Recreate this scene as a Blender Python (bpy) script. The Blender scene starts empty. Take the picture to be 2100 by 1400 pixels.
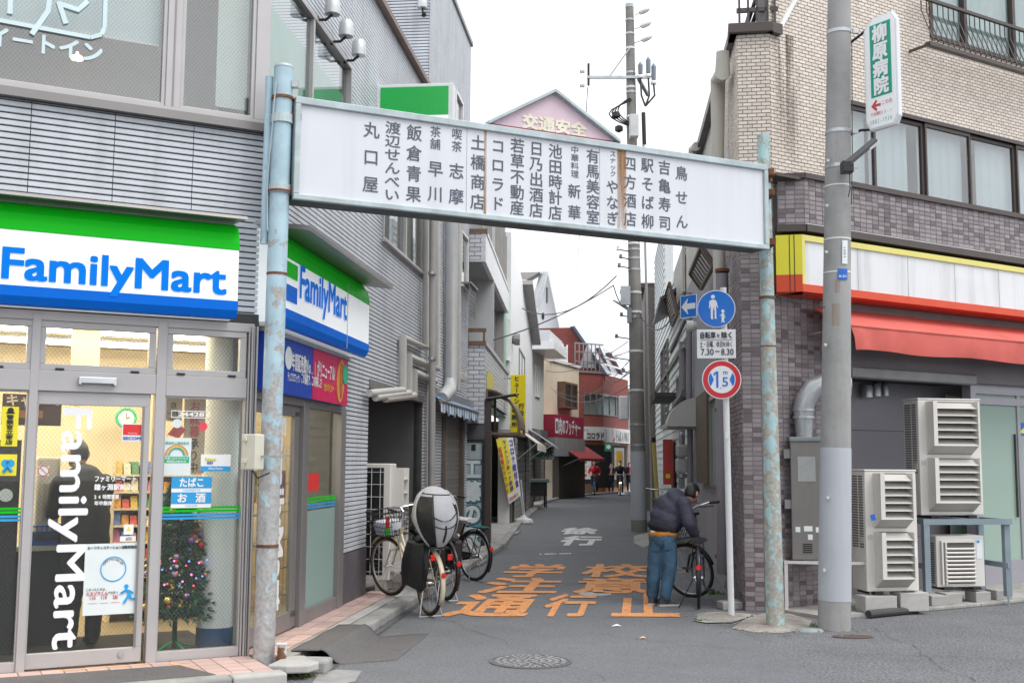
import bpy, bmesh, math, random
from mathutils import Vector, Matrix
R_=math.radians
random.seed(7)
SC=bpy.context.scene; COL=SC.collection
# ---------------- camera ----------------
F=2333.0; CH=1.6; PITCH=math.atan(247/F); ROLL=.006
_fw=Vector((0,math.cos(PITCH),math.sin(PITCH))); _u0=Vector((0,-math.sin(PITCH),math.cos(PITCH))); _r0=Vector((1,0,0))
_R=_r0*math.cos(ROLL)+_u0*math.sin(ROLL); _U=_u0*math.cos(ROLL)-_r0*math.sin(ROLL); CAM=Vector((0,0,CH))
cd=bpy.data.cameras.new('camera'); cam=bpy.data.objects.new('camera',cd); COL.objects.link(cam)
cd.sensor_width=36; cd.lens=F/2100*36; cd.clip_end=3000; cd.clip_start=.05
cam.matrix_world=Matrix(((_R.x,_U.x,-_fw.x,0),(_R.y,_U.y,-_fw.y,0),(_R.z,_U.z,-_fw.z,CH),(0,0,0,1)))
SC.camera=cam
# ---------------- sky and sun (bright overcast) ----------------
W=bpy.data.worlds.new('World'); SC.world=W; W.use_nodes=True
nt=W.node_tree; nt.nodes.clear()
sky=nt.nodes.new('ShaderNodeTexSky'); sky.sky_type='NISHITA'; sky.sun_disc=False
sky.sun_elevation=R_(60); sky.sun_rotation=R_(122); sky.air_density=1.0; sky.dust_density=4.0; sky.ozone_density=1.0
hs=nt.nodes.new('ShaderNodeHueSaturation'); hs.inputs['Saturation'].default_value=.10
mx=nt.nodes.new('ShaderNodeMix'); mx.data_type='RGBA'; mx.inputs[0].default_value=.72; mx.inputs[7].default_value=(9.6,9.8,10.2,1)
bg=nt.nodes.new('ShaderNodeBackground'); bg.inputs['Strength'].default_value=.132
wo=nt.nodes.new('ShaderNodeOutputWorld')
nt.links.new(sky.outputs[0],hs.inputs['Color']); nt.links.new(hs.outputs[0],mx.inputs[6]); nt.links.new(mx.outputs[2],bg.inputs[0]); nt.links.new(bg.outputs[0],wo.inputs[0])
sl=bpy.data.lights.new('sun','SUN'); sl.energy=1.4; sl.angle=R_(35); sl.color=(1,.97,.93)
sun=bpy.data.objects.new('sun',sl); COL.objects.link(sun)
_sd=Vector((math.sin(R_(122))*math.cos(R_(60)),math.cos(R_(122))*math.cos(R_(60)),math.sin(R_(60))))
sun.rotation_euler=_sd.to_track_quat('Z','Y').to_euler(); sun.location=(0,-5,20)
vs=SC.view_settings; vs.view_transform='Standard'; vs.look='None'; vs.exposure=0.42; vs.gamma=1; vs.use_curve_mapping=False
SC.cycles.max_bounces=8; SC.cycles.transparent_max_bounces=24; SC.cycles.use_denoising=True
SC.cycles.caustics_reflective=False; SC.cycles.caustics_refractive=False
# ---------------- pixel helpers ----------------
def ray(x,y): return _fw+_R*((x-1050)/F)+_U*((700-y)/F)
def G(x,y,z=0.0):
    d=ray(x,y); return CAM+d*((z-CH)/d.z)
def Y(x,y,yy):
    d=ray(x,y); return CAM+d*(yy/d.y)
class Fr:                                   # a vertical facade: u along, y inwards, z up
    def __init__(s,o,h):
        a=R_(h); s.h=h; s.o=Vector((o[0],o[1],0)); s.d=Vector((math.sin(a),math.cos(a),0)); s.n=Vector((s.d.y,-s.d.x,0))
        s.M=Matrix(((s.d.x,-s.n.x,0,s.o.x),(s.d.y,-s.n.y,0,s.o.y),(0,0,1,0),(0,0,0,1)))
    def at(s,x,y,out=0):
        d=ray(x,y); o=s.o+s.n*out; t=(o-CAM).dot(s.n)/d.dot(s.n); p=CAM+d*t
        return ((p-s.o).dot(s.d),p.z)
    def u(s,x,y,out=0): return s.at(x,y,out)[0]
    def z(s,x,y,out=0): return s.at(x,y,out)[1]
    def rect(s,x0,y0,x1,y1,out=0):
        a=s.at(x0,y0,out); b=s.at(x1,y1,out); return (a[0],b[0],b[1],a[1])   # u0,u1,z0,z1
    def pt(s,u,out,z): return s.o+s.d*u+s.n*out+Vector((0,0,z))
# ---------------- materials ----------------
MATS={}
def lin(c):
    return tuple(((v/255)/12.92 if v/255<=.04045 else ((v/255+.055)/1.055)**2.4) for v in c)
def hx(r,g,b): return lin((r,g,b))
class N:
    def __init__(s,name):
        m=bpy.data.materials.new(name); m.use_nodes=True; s.m=m; s.t=m.node_tree; s.t.nodes.clear()
        s.out=s.n('ShaderNodeOutputMaterial'); s.b=s.n('ShaderNodeBsdfPrincipled'); s.l(s.b.outputs[0],s.out.inputs[0])
        s.tc=s.n('ShaderNodeTexCoord')
    def n(s,k,**kw):
        x=s.t.nodes.new(k)
        for a,v in kw.items(): setattr(x,a,v)
        return x
    def l(s,a,b): s.t.links.new(a,b)
    def noise(s,scale,det=4,mp=None,rough=.55):
        x=s.n('ShaderNodeTexNoise'); x.inputs['Scale'].default_value=scale; x.inputs['Detail'].default_value=det; x.inputs['Roughness'].default_value=rough
        if mp:
            q=s.n('ShaderNodeMapping'); q.inputs['Scale'].default_value=mp; s.l(s.tc.outputs['Object'],q.inputs[0]); s.l(q.outputs[0],x.inputs[0])
        else: s.l(s.tc.outputs['Object'],x.inputs[0])
        return x.outputs['Fac']
    def ramp(s,fac,a,b,ca=(0,0,0,1),cb=(1,1,1,1)):
        x=s.n('ShaderNodeValToRGB'); e=x.color_ramp.elements; e[0].position=a; e[1].position=b; e[0].color=ca; e[1].color=cb; s.l(fac,x.inputs[0]); return x.outputs[0]
    def mix(s,fac,a,b,mode='MIX'):
        x=s.n('ShaderNodeMix'); x.data_type='RGBA'; x.blend_type=mode
        for i,v in ((0,fac),(6,a),(7,b)):
            if hasattr(v,'is_linked') or hasattr(v,'links'): s.l(v,x.inputs[i])
            elif i==0: x.inputs[0].default_value=v
            else: x.inputs[i].default_value=(*v,1) if len(v)==3 else v
        return x.outputs[2]
    def math(s,op,a,b=None):
        x=s.n('ShaderNodeMath'); x.operation=op
        for i,v in ((0,a),(1,b)):
            if v is None: continue
            if hasattr(v,'links'): s.l(v,x.inputs[i])
            else: x.inputs[i].default_value=v
        return x.outputs[0]
    def bump(s,h,st,dist=.01):
        x=s.n('ShaderNodeBump'); x.inputs['Strength'].default_value=st; x.inputs['Distance'].default_value=dist; s.l(h,x.inputs['Height']); s.l(x.outputs[0],s.b.inputs['Normal'])
def c3(c,k): return tuple(min(1,v*k) for v in c)
def mat(name,col,rough=.6,metal=0,var=.1,vs=4,bump=0,bs=80,streak=0,rnd=0,spec=.5,emit=0,spk=0,grime=0,wear=None):
    if name in MATS: return MATS[name]
    k=N(name); b=k.b
    b.inputs['Roughness'].default_value=rough; b.inputs['Metallic'].default_value=metal; b.inputs['Specular IOR Level'].default_value=spec
    c=k.mix(k.ramp(k.noise(vs,5),.3,.7),c3(col,1-var),c3(col,1+var))
    if spk:
        c=k.mix(k.ramp(k.noise(bs*1.3,2),.5,.64),c,c3(col,1+spk)); c=k.mix(k.ramp(k.noise(bs*.9,2),.34,.47,(1,1,1,1),(0,0,0,1)),c,c3(col,1-min(.8,spk*.8)))
    if streak:
        c=k.mix(k.math('MULTIPLY',k.ramp(k.noise(1,5,(7,7,.45)),.48,.75),streak),c,c3(col,.35))
    if grime:
        c=k.mix(k.math('MULTIPLY',k.ramp(k.noise(2.2,6,rough=.7),.45,.7),grime),c,(col[0]*.45,col[1]*.42,col[2]*.38))
    if wear:
        c=k.mix(k.math('MULTIPLY',k.ramp(k.noise(14,8,rough=.72),.56,.62),.8),c,wear)
    if rnd:
        oi=k.n('ShaderNodeObjectInfo'); v=k.math('ADD',k.math('MULTIPLY',oi.outputs['Random'],2*rnd),1-rnd)
        cc=k.n('ShaderNodeVectorMath',operation='SCALE'); k.l(c,cc.inputs[0]); k.l(v,cc.inputs['Scale']); c=cc.outputs[0]
    k.l(c,b.inputs['Base Color'])
    rr=k.math('ADD',k.math('MULTIPLY',k.noise(vs*3,3),.24),rough-.12); k.l(rr,b.inputs['Roughness'])
    if bump: k.bump(k.noise(bs,4),bump)
    if emit:
        b.inputs['Emission Color'].default_value=(*col,1); b.inputs['Emission Strength'].default_value=emit
    MATS[name]=k.m; return k.m
def mat_peel(name,paint,base,scale=9,lo=.46,hi=.5,zlo=0,zhi=4,shift=.25,rust=0):
    k=N(name); n=k.noise(scale,8,(1,1,.8),.62)
    s=k.n('ShaderNodeSeparateXYZ'); k.l(k.tc.outputs['Object'],s.inputs[0])
    mr=k.n('ShaderNodeMapRange'); mr.inputs[1].default_value=zlo; mr.inputs[2].default_value=zhi; mr.inputs[3].default_value=-shift; mr.inputs[4].default_value=shift; k.l(s.outputs[2],mr.inputs[0])
    f=k.ramp(k.math('ADD',n,mr.outputs[0]),lo,hi)
    b=k.mix(k.ramp(k.noise(30,5),.35,.7),c3(base,.75),c3(base,1.15)); p=k.mix(k.ramp(k.noise(5,5),.35,.7),c3(paint,.85),c3(paint,1.1))
    c=k.mix(f,b,p)
    dr=k.ramp(k.noise(3,6,(6,6,.5),.6),.55,.75); c=k.mix(k.math('MULTIPLY',dr,.28),c,(.16,.13,.1))
    if rust: c=k.mix(k.math('MULTIPLY',k.ramp(k.noise(7,6),.62,.68),rust),c,(.12,.045,.02))
    k.l(c,k.b.inputs['Base Color']); k.b.inputs['Roughness'].default_value=.6; k.bump(k.math('ADD',f,k.math('MULTIPLY',k.noise(60,3),.3)),.35,.004); MATS[name]=k.m; return k.m
def mat_glass(name,tint=(.93,.96,.95),wire=False,refl=1.0,haze=0,hcol=(.8,.85,.85)):
    k=N(name); k.t.nodes.remove(k.b)
    tr=k.n('ShaderNodeBsdfTransparent'); tr.inputs[0].default_value=(*tint,1); gl=k.n('ShaderNodeBsdfGlossy'); gl.inputs['Roughness'].default_value=.012
    lw=k.n('ShaderNodeLayerWeight'); lw.inputs[0].default_value=.5; fz=k.math('ADD',k.math('MULTIPLY',k.math('POWER',lw.outputs['Facing'],5.0),.9),.05)
    ms=k.n('ShaderNodeMixShader'); k.l(k.math('MULTIPLY',fz,refl),ms.inputs[0]); k.l(tr.outputs[0],ms.inputs[1]); k.l(gl.outputs[0],ms.inputs[2]); o=ms.outputs[0]
    if haze:
        df=k.n('ShaderNodeBsdfDiffuse'); df.inputs[0].default_value=(*hcol,1); m2=k.n('ShaderNodeMixShader'); m2.inputs[0].default_value=haze; k.l(o,m2.inputs[1]); k.l(df.outputs[0],m2.inputs[2]); o=m2.outputs[0]
    if wire:
        s=k.n('ShaderNodeSeparateXYZ'); k.l(k.tc.outputs['Object'],s.inputs[0]); fs=[]
        for sg in (1,-1):
            v=k.math('MULTIPLY',k.math('ADD',s.outputs[0],k.math('MULTIPLY',s.outputs[2],.8*sg)),1/.03)
            fs.append(k.math('LESS_THAN',k.math('FRACT',v),.075))
        f=k.math('MULTIPLY',k.math('MAXIMUM',fs[0],fs[1]),.25)
        df=k.n('ShaderNodeBsdfDiffuse'); df.inputs[0].default_value=(.3,.3,.29,1); m3=k.n('ShaderNodeMixShader'); k.l(f,m3.inputs[0]); k.l(o,m3.inputs[1]); k.l(df.outputs[0],m3.inputs[2]); o=m3.outputs[0]
    k.l(o,k.out.inputs[0]); MATS[name]=k.m; return k.m
def mat_light(name,col,st):
    k=N(name); k.t.nodes.remove(k.b); e=k.n('ShaderNodeEmission'); e.inputs[0].default_value=(*col,1); e.inputs[1].default_value=st; k.l(e.outputs[0],k.out.inputs[0]); MATS[name]=k.m; return k.m
# ---------------- mesh builder ----------------
class MB:
    def __init__(s): s.v=[]; s.f=[]; s.mi=[]; s.cur=0
    def add(s,vs,fs):
        b=len(s.v); s.v+= [tuple(p) for p in vs]
        for f in fs: s.f.append(tuple(b+i for i in f)); s.mi.append(s.cur)
        return s
    def box(s,x0,x1,y0,y1,z0,z1):
        if x0>x1:x0,x1=x1,x0
        if y0>y1:y0,y1=y1,y0
        if z0>z1:z0,z1=z1,z0
        return s.add([(x0,y0,z0),(x1,y0,z0),(x1,y1,z0),(x0,y1,z0),(x0,y0,z1),(x1,y0,z1),(x1,y1,z1),(x0,y1,z1)],[(0,3,2,1),(4,5,6,7),(0,1,5,4),(1,2,6,5),(2,3,7,6),(3,0,4,7)])
    def obox(s,c,a,b,d):      # oriented box: centre, half vectors
        c,a,b,d=map(Vector,(c,a,b,d)); vs=[c+i*a+j*b+k*d for k in(-1,1) for j in(-1,1) for i in(-1,1)]
        return s.add(vs,[(0,2,3,1),(4,5,7,6),(0,1,5,4),(1,3,7,5),(3,2,6,7),(2,0,4,6)])
    def poly(s,pts): return s.add(pts,[tuple(range(len(pts)))])
    def ext(s,pts,vec):       # extrude closed polygon (list of 3D) by vector
        n=len(pts); vec=Vector(vec); a=[Vector(p) for p in pts]; b=[p+vec for p in a]
        return s.add(a+b,[tuple(range(n))[::-1],tuple(range(n,2*n))]+[(i,(i+1)%n,n+(i+1)%n,n+i) for i in range(n)])
    def xz(s,pts,y0,y1): return s.ext([(p[0],y0,p[1]) for p in pts],(0,y1-y0,0))
    def yz(s,pts,x0,x1): return s.ext([(x0,p[0],p[1]) for p in pts],(x1-x0,0,0))
    def xy(s,pts,z0,z1): return s.ext([(p[0],p[1],z0) for p in pts],(0,0,z1-z0))
    def path(s,pts,r,n=8,closed=False,cap=True):
        P=[Vector(p) for p in pts]; m=len(P); rs=r if isinstance(r,(list,tuple)) else [r]*m; rings=[]; ref=None
        for i,p in enumerate(P):
            a=P[(i-1)%m] if (i>0 or closed) else p; b=P[(i+1)%m] if (i<m-1 or closed) else p
            t=(b-a); t=t.normalized() if t.length>1e-9 else Vector((0,0,1))
            if ref is None: ref=t.orthogonal().normalized()
            ref=(ref-t*ref.dot(t)); ref=ref.normalized() if ref.length>1e-6 else t.orthogonal().normalized()
            q=t.cross(ref); k=1.0
            if 0<i<m-1 or closed:
                d1=(p-a); d2=(b-p)
                if d1.length>1e-9 and d2.length>1e-9:
                    ca=max(.35,math.cos(d1.angle(d2)/2)); k=min(1/ca,1.6)
            rings.append([p+(ref*math.cos(6.28318*j/n)+q*math.sin(6.28318*j/n))*rs[i]*(1 if k==1 else (1+(k-1)*.5)) for j in range(n)])
        b=len(s.v); 
        for g in rings: s.v+=[tuple(x) for x in g]
        mm=m if closed else m-1
        for i in range(mm):
            for j in range(n):
                s.f.append((b+i*n+j,b+i*n+(j+1)%n,b+((i+1)%m)*n+(j+1)%n,b+((i+1)%m)*n+j)); s.mi.append(s.cur)
        if cap and not closed:
            s.f.append(tuple(b+j for j in range(n))[::-1]); s.f.append(tuple(b+(m-1)*n+j for j in range(n))); s.mi+=[s.cur]*2
        return s
    def tube(s,a,b,r0,r1=None,n=10): return s.path([a,b],[r0,r0 if r1 is None else r1],n)
    def lathe(s,prof,c=(0,0,0),n=16,ax=2):
        b=len(s.v); m=len(prof)
        for r,h in prof:
            for j in range(n):
                a=6.28318*j/n; q=[r*math.cos(a),r*math.sin(a),h]
                if ax==1: q=[q[0],h,q[1]]
                if ax==0: q=[h,q[0],q[1]]
                s.v.append((c[0]+q[0],c[1]+q[1],c[2]+q[2]))
        for i in range(m-1):
            for j in range(n): s.f.append((b+i*n+j,b+i*n+(j+1)%n,b+(i+1)*n+(j+1)%n,b+(i+1)*n+j)); s.mi.append(s.cur)
        s.f.append(tuple(b+j for j in range(n))[::-1]); s.f.append(tuple(b+(m-1)*n+j for j in range(n))); s.mi+=[s.cur]*2
        return s
    def ball(s,c,r,n=12,sz=1): return s.lathe([(max(.001,r*math.sin(math.pi*i/8)),-r*sz*math.cos(math.pi*i/8)) for i in range(9)],c,n)
    def ring(s,c,R,r,ax=0,n=32,m=6):      # torus, axis ax
        pts=[]
        for j in range(n):
            a=6.28318*j/n; q=(R*math.cos(a),R*math.sin(a))
            pts.append((c[0],c[1]+q[0],c[2]+q[1]) if ax==0 else (c[0]+q[0],c[1],c[2]+q[1]) if ax==1 else (c[0]+q[0],c[1]+q[1],c[2]))
        return s.path(pts,r,m,closed=True)
    def disc(s,cx,cz,r,y0,y1,n=40): return s.xz([(cx+r*math.cos(6.28318*i/n),cz+r*math.sin(6.28318*i/n)) for i in range(n)],y0,y1)
    def tf(s,M,i0=0):
        for i in range(i0,len(s.v)): s.v[i]=tuple(M@Vector(s.v[i]))
        return s
    def mesh(s,name):
        me=bpy.data.meshes.new(name); me.from_pydata(s.v,[],s.f); return me
    def build(s,name,m=None,parent=None,smooth=False,bevel=0,mats=None,seg=2):
        me=s.mesh(name)
        if mats:
            for q in mats: me.materials.append(q)
            me.polygons.foreach_set('material_index',s.mi)
        elif m: me.materials.append(m)
        bm=bmesh.new(); bm.from_mesh(me); bmesh.ops.recalc_face_normals(bm,faces=bm.faces); bm.to_mesh(me); bm.free()
        if smooth:
            me.polygons.foreach_set('use_smooth',[True]*len(me.polygons))
            try: me.set_sharp_from_angle(angle=R_(42))
            except Exception: pass
        return put(name,me,parent,bevel,seg)
def put(name,me,parent=None,bevel=0,seg=2):
    o=bpy.data.objects.new(name,me); COL.objects.link(o); setp(o,parent)
    if bevel:
        q=o.modifiers.new('bevel','BEVEL'); q.width=bevel; q.segments=seg; q.limit_method='ANGLE'; q.angle_limit=R_(40)
    return o
ROOTM={}
def setp(o,parent,loc=None):                # parent: an object, or (object, world matrix of a face of it)
    L=Matrix.Translation(Vector(loc)) if loc is not None else Matrix.Identity(4)
    if isinstance(parent,tuple):
        o.parent=parent[0]; o.matrix_local=ROOTM[parent[0].name].inverted()@parent[1]@L
    elif parent is not None: o.parent=parent; o.matrix_local=L
def tag(o,label=None,cat=None,group=None,kind=None):
    if label: o['label']=label
    if cat: o['category']=cat
    if group: o['group']=group
    if kind: o['kind']=kind
    return o
def thing(name,label,cat,M=None,group=None,kind=None):
    o=bpy.data.objects.new(name,None); COL.objects.link(o); o.empty_display_size=.1
    if M is not None: o.matrix_world=M
    ROOTM[o.name]=M.copy() if M is not None else Matrix.Identity(4)
    return tag(o,label,cat,group,kind)
def TM(p,rz=0): return Matrix.Translation(Vector(p))@Matrix.Rotation(R_(rz),4,'Z')
def fm(fr,u=0,out=0,z=0): return Matrix.Translation(fr.d*u+fr.n*out+Vector((0,0,z)))@fr.M
def copy_tree(o,parent=None):
    c=o.copy(); COL.objects.link(c); c.parent=parent
    for ch in list(o.children): copy_tree(ch,c)
    return c
# ---------------- lettering ----------------
_GL={}
def _base(ch):
    cu=bpy.data.curves.new('t','FONT'); cu.body=ch; cu.size=1; cu.resolution_u=3; cu.fill_mode='FRONT'
    o=bpy.data.objects.new('t',cu); me=o.to_mesh(); v=[(q.co.x,q.co.y) for q in me.vertices]; f=[tuple(p.vertices) for p in me.polygons]
    o.to_mesh_clear(); bpy.data.objects.remove(o); bpy.data.curves.remove(cu); return v,f
def glyph(ch,bold=0):          # outline font made bolder with shifted layers, each a hair above the last
    k=(ch,bold)
    if k in _GL: return _GL[k]
    b=('b',ch)
    if b not in _GL: _GL[b]=_base(ch)
    v,f=_GL[b]; V=[]; Fa=[]; q=bold*.85; d=q
    sh=[(0,0)] if bold<=0 else [(0,0),(q,0),(-q,0),(0,q),(0,-q)] if bold<.025 else [(0,0),(q,0),(-q,0),(0,q),(0,-q),(d,d),(-d,d),(d,-d),(-d,-d)]
    for i,(x,y) in enumerate(sh):
        n=len(V); V+=[(a+x,c+y,i*.00025) for a,c in v]; Fa+=[tuple(n+j for j in p) for p in f]
    _GL[k]=(V,Fa); return _GL[k]
def fit(mb,s,x0,z0,x1,z1,y=0,bold=0,rot=0,shear=0):      # a string stretched into a box (rot=-90: reads downwards)
    v,f=glyph(s,bold)
    if not v: return
    ax=min(p[0] for p in v); bx=max(p[0] for p in v); az=min(p[1] for p in v); bz=max(p[1] for p in v)
    o=[]
    for a,b,k in v:
        p=(a-ax)/max(1e-6,bx-ax); q=(b-az)/max(1e-6,bz-az)
        if rot==-90: o.append((x0+q*(x1-x0),y-k,z1-p*(z1-z0)))
        else: o.append((x0+p*(x1-x0),y-k,z0+q*(z1-z0)+shear*p))
    mb.add(o,f)
def em(mb,ch,cx,cz,w,h,y=0,bold=0):                # one character on its em square
    v,f=glyph(ch,bold); mb.add([(cx+(a-.5)*w,y-k,cz+(b-.38)*h) for a,b,k in v],f)
def column(mb,s,cx,z1,z0,w,y=0,bold=0,h=None):     # vertical writing, characters spread from z1 down to z0
    n=len(s); st=(z1-z0)/n
    for i,ch in enumerate(s):
        hh=h or min(st,w*1.08)
        if ch=='ー':
            v,f=glyph('ー',bold); mb.add([(cx-(b-.38)*w,y-k,z1-(i+.5)*st-(a-.5)*hh) for a,b,k in v],[q[::-1] for q in f]); continue
        em(mb,ch,cx,z1-(i+.5)*st,w,hh,y,bold)
def line(mb,s,x0,x1,cz,h,y=0,bold=0):              # horizontal writing on a fixed pitch
    n=len(s); st=(x1-x0)/n
    for i,ch in enumerate(s): em(mb,ch,x0+(i+.5)*st,cz,st*1.0,h,y,bold)
# ---------------- walls with holes, siding, tiles ----------------
def cells(u0,u1,z0,z1,holes):
    us=sorted({u0,u1,*[min(max(h[i],u0),u1) for h in holes for i in(0,1)]}); zs=sorted({z0,z1,*[min(max(h[i],z0),z1) for h in holes for i in(2,3)]}); out=[]
    for a,b in zip(us,us[1:]):
        if b-a<1e-4: continue
        run=None
        for c,d in zip(zs,zs[1:]):
            if d-c<1e-4: continue
            mu=(a+b)/2; mz=(c+d)/2; hole=any(h[0]<mu<h[1] and h[2]<mz<h[3] for h in holes)
            if hole:
                if run: out.append((a,b,*run)); run=None
            else: run=(run[0],d) if run else (c,d)
        if run: out.append((a,b,*run))
    return out
def ribs(mb,u0,u1,z0,z1,pitch=.05,dep=.012,gap=.0088,y=0):
    k=math.floor(z0/pitch)
    while k*pitch<z1:
        a=max(z0,k*pitch); b=min(z1,(k+1)*pitch-gap)
        if b-a>.006:
            mb.add([(u0,y,a),(u1,y,a),(u1,y-dep,a+.003),(u0,y-dep,a+.003),(u0,y-dep,b-.004),(u1,y-dep,b-.004),(u1,y,b),(u0,y,b)],[(0,1,2,3),(3,2,5,4),(4,5,6,7),(0,3,4,7),(1,6,5,2)])
        k+=1
def siding(parent,rects,m,pw=.9,pitch=.05,name='siding_panel',gap=.006,phase=0):
    for (a,b,c,d) in rects:
        k=math.floor((a-phase)/pw); 
        while phase+k*pw<b:
            x0=max(a,phase+k*pw+gap/2); x1=min(b,phase+(k+1)*pw-gap/2)
            if x1-x0>.01:
                mb=MB(); ribs(mb,x0,x1,c,d,pitch); mb.build(name,m,parent)
            k+=1
def slab(parent,rects,m,t=.15,name='wall',y=0):
    mb=MB()
    for (a,b,c,d) in rects: mb.box(a,b,y+.002,y+t,c,d)
    return mb.build(name,m,parent)
TILECOUNT={}
def tiles(parent,u0,u1,z0,z1,w,h,mats,weights,holes=(),joint=.006,dep=.006,bond=True,y=0,nparts=0,name='tile',poly=None,phase=0,pz=None,jit=.0015):
    """clay tiles: the first nparts full ones are objects of their own, the rest one joined part"""
    st=MB(); r=random.Random(hash((round(u0,2),round(z0,2),name))&0xffff); made=0; shared={}
    k0=math.floor(z0/h); k=k0; order=[]
    while k*h<z1-.001:
        off=(w/2 if (bond and k%2) else 0)+phase; j=math.floor((u0-off)/w)
        while off+j*w<u1-.001:
            a=max(u0,off+j*w+joint/2); b=min(u1,off+(j+1)*w-joint/2); c=max(z0,k*h+joint/2); d=min(z1,(k+1)*h-joint/2)
            mu=(a+b)/2; mz=(c+d)/2
            if b-a>.008 and d-c>.006 and not any(q[0]<mu<q[1] and q[2]<mz<q[3] for q in holes) and (poly is None or poly(mu,mz)): order.append((a,b,c,d))
            j+=1
        k+=1
    for (a,b,c,d) in order:
        mi=r.choices(range(len(mats)),weights)[0]; full=(b-a>w-joint-.002) and (d-c>h-joint-.002); q=dep+r.uniform(-jit,jit)
        if full and made<nparts:
            key=mi
            if key not in shared:
                mb=MB(); e=.0015; mb.add([(0,0,0),(b-a,0,0),(b-a,0,d-c),(0,0,d-c),(e,-dep,e),(b-a-e,-dep,e),(b-a-e,-dep,d-c-e),(e,-dep,d-c-e)],[(4,5,6,7),(0,1,5,4),(1,2,6,5),(2,3,7,6),(3,0,4,7)]); me=mb.mesh(name); me.materials.append(mats[mi]); shared[key]=me
            o=bpy.data.objects.new(name,shared[key]); COL.objects.link(o); setp(o,parent,(a,y+r.uniform(-jit,jit),c)); made+=1
        else:
            st.cur=mi; e=.0015; st.add([(a,y,c),(b,y,c),(b,y,d),(a,y,d),(a+e,y-q,c+e),(b-e,y-q,c+e),(b-e,y-q,d-e),(a+e,y-q,d-e)],[(4,5,6,7),(0,1,5,4),(1,2,6,5),(2,3,7,6),(3,0,4,7)])
    if st.f: tag(st.build(name+'_field',None,parent,mats=mats),kind='stuff')
# ---------------- frames ----------------
FF=Fr((-2.07,9.04),62); FS=Fr((-2.12,9.08),6.3); RF=Fr((2.93,12.62),58.5); RC=Fr((2.57,12.66),99); RS=Fr((2.57,12.66),185); LS=Fr((-.5,20.9),3.2)
# ---------------- materials ----------------
asph=mat('old_asphalt',(.135,.138,.146),.88,var=.16,vs=1.2,bump=.8,bs=42,spk=.7,grime=.22)
asphn=mat('new_asphalt',(.138,.145,.155),.85,var=.10,vs=.8,bump=.5,bs=60,spk=.42,grime=.2)
conc=mat('concrete',(.38,.37,.355),.85,var=.15,vs=3,bump=.35,bs=90,grime=.6,streak=.15)
concl=mat('pale_concrete',(.45,.44,.42),.85,var=.12,vs=3,bump=.3,bs=90,grime=.45)
kerbm=mat('kerb_stone',(.33,.33,.32),.85,var=.2,vs=5,bump=.5,bs=70,grime=.7)
pink=mat('pink_tile',(.56,.40,.36),.6,var=.07,vs=9,bump=.15,bs=120,rnd=.12,grime=.3)
grout=mat('dark_grout',(.16,.13,.12),.9,var=.2)
steel=mat('galvanised_steel',(.46,.48,.50),.42,.75,var=.12,vs=6,bump=.05,grime=.2)
rust=mat('rusty_iron',(.17,.07,.035),.85,.2,var=.45,vs=12,bump=.5,bs=60)
iron=mat('cast_iron',(.16,.155,.155),.6,.55,var=.2,vs=8,bump=.3,grime=.4)
black=mat('black_paint',(.012,.012,.013),.4,var=.2)
blackp=mat('black_plastic',(.018,.018,.02),.55,var=.2)
white=mat('white_paint',(.78,.78,.78),.4,var=.05,vs=3,grime=.1)
dark=mat('dark_cavity',(.02,.02,.021),.8)
orange=mat('orange_road_paint',(.74,.31,.10),.75,var=.12,vs=5,bump=.4,bs=50,spk=.22,grime=.4,wear=(.14,.14,.145))
wpaint=mat('white_road_paint',(.66,.66,.65),.75,var=.08,vs=5,bump=.3,bs=160,spk=.1,grime=.4,wear=(.14,.14,.145))
leafm=mat('weed_leaf',(.10,.20,.035),.6,var=.3,vs=9,rnd=.2)
# ---------------- ground and road ----------------
m=MB(); m.poly([(-300,-60,0),(300,-60,0),(300,400,0),(-300,400,0)]); tag(m.build('ground',asph),kind='structure')
edge=[G(1690,1400),G(1625,1356),G(1560,1318),G(1505,1290),G(1419,1277)]
d=(edge[0]-edge[1]).normalized()
pts=[(-9,-20),(edge[0]+d*12).to_2d()[:]]+[p.to_2d()[:] for p in edge]+[(2.3,13.2),(4.0,28),(4.6,40),(9,52),(40,75),(40,90),(-9,90)]
m=MB(); m.poly([(p[0],p[1],.004) for p in pts]); tag(m.build('road',asphn),kind='structure')
# patches and seams in the road
m=MB()
for q in ([(1300,1098),(1330,1090),(1345,1112),(1318,1122),(1300,1112)],):
    m.poly([G(a,b,.009) for a,b in q])
tag(m.build('concrete_patch',conc),kind='structure')
def px_strip(x0,y0,x1,y1,w,z,name,mm):
    a=G(x0,y0,z); b=G(x1,y1,z); t=(b-a).normalized(); n=Vector((-t.y,t.x,0))*w/2
    m=MB(); m.poly([a-n,b-n,b+n,a+n]); return tag(m.build(name,mm),kind='structure')
seam=mat('tar_seam',(.075,.078,.083),.7,var=.3)
px_strip(660,1385,905,1205,.035,.0085,'road_seam',seam)
px_strip(905,1205,1042,1122,.03,.0085,'road_seam',seam)
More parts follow.
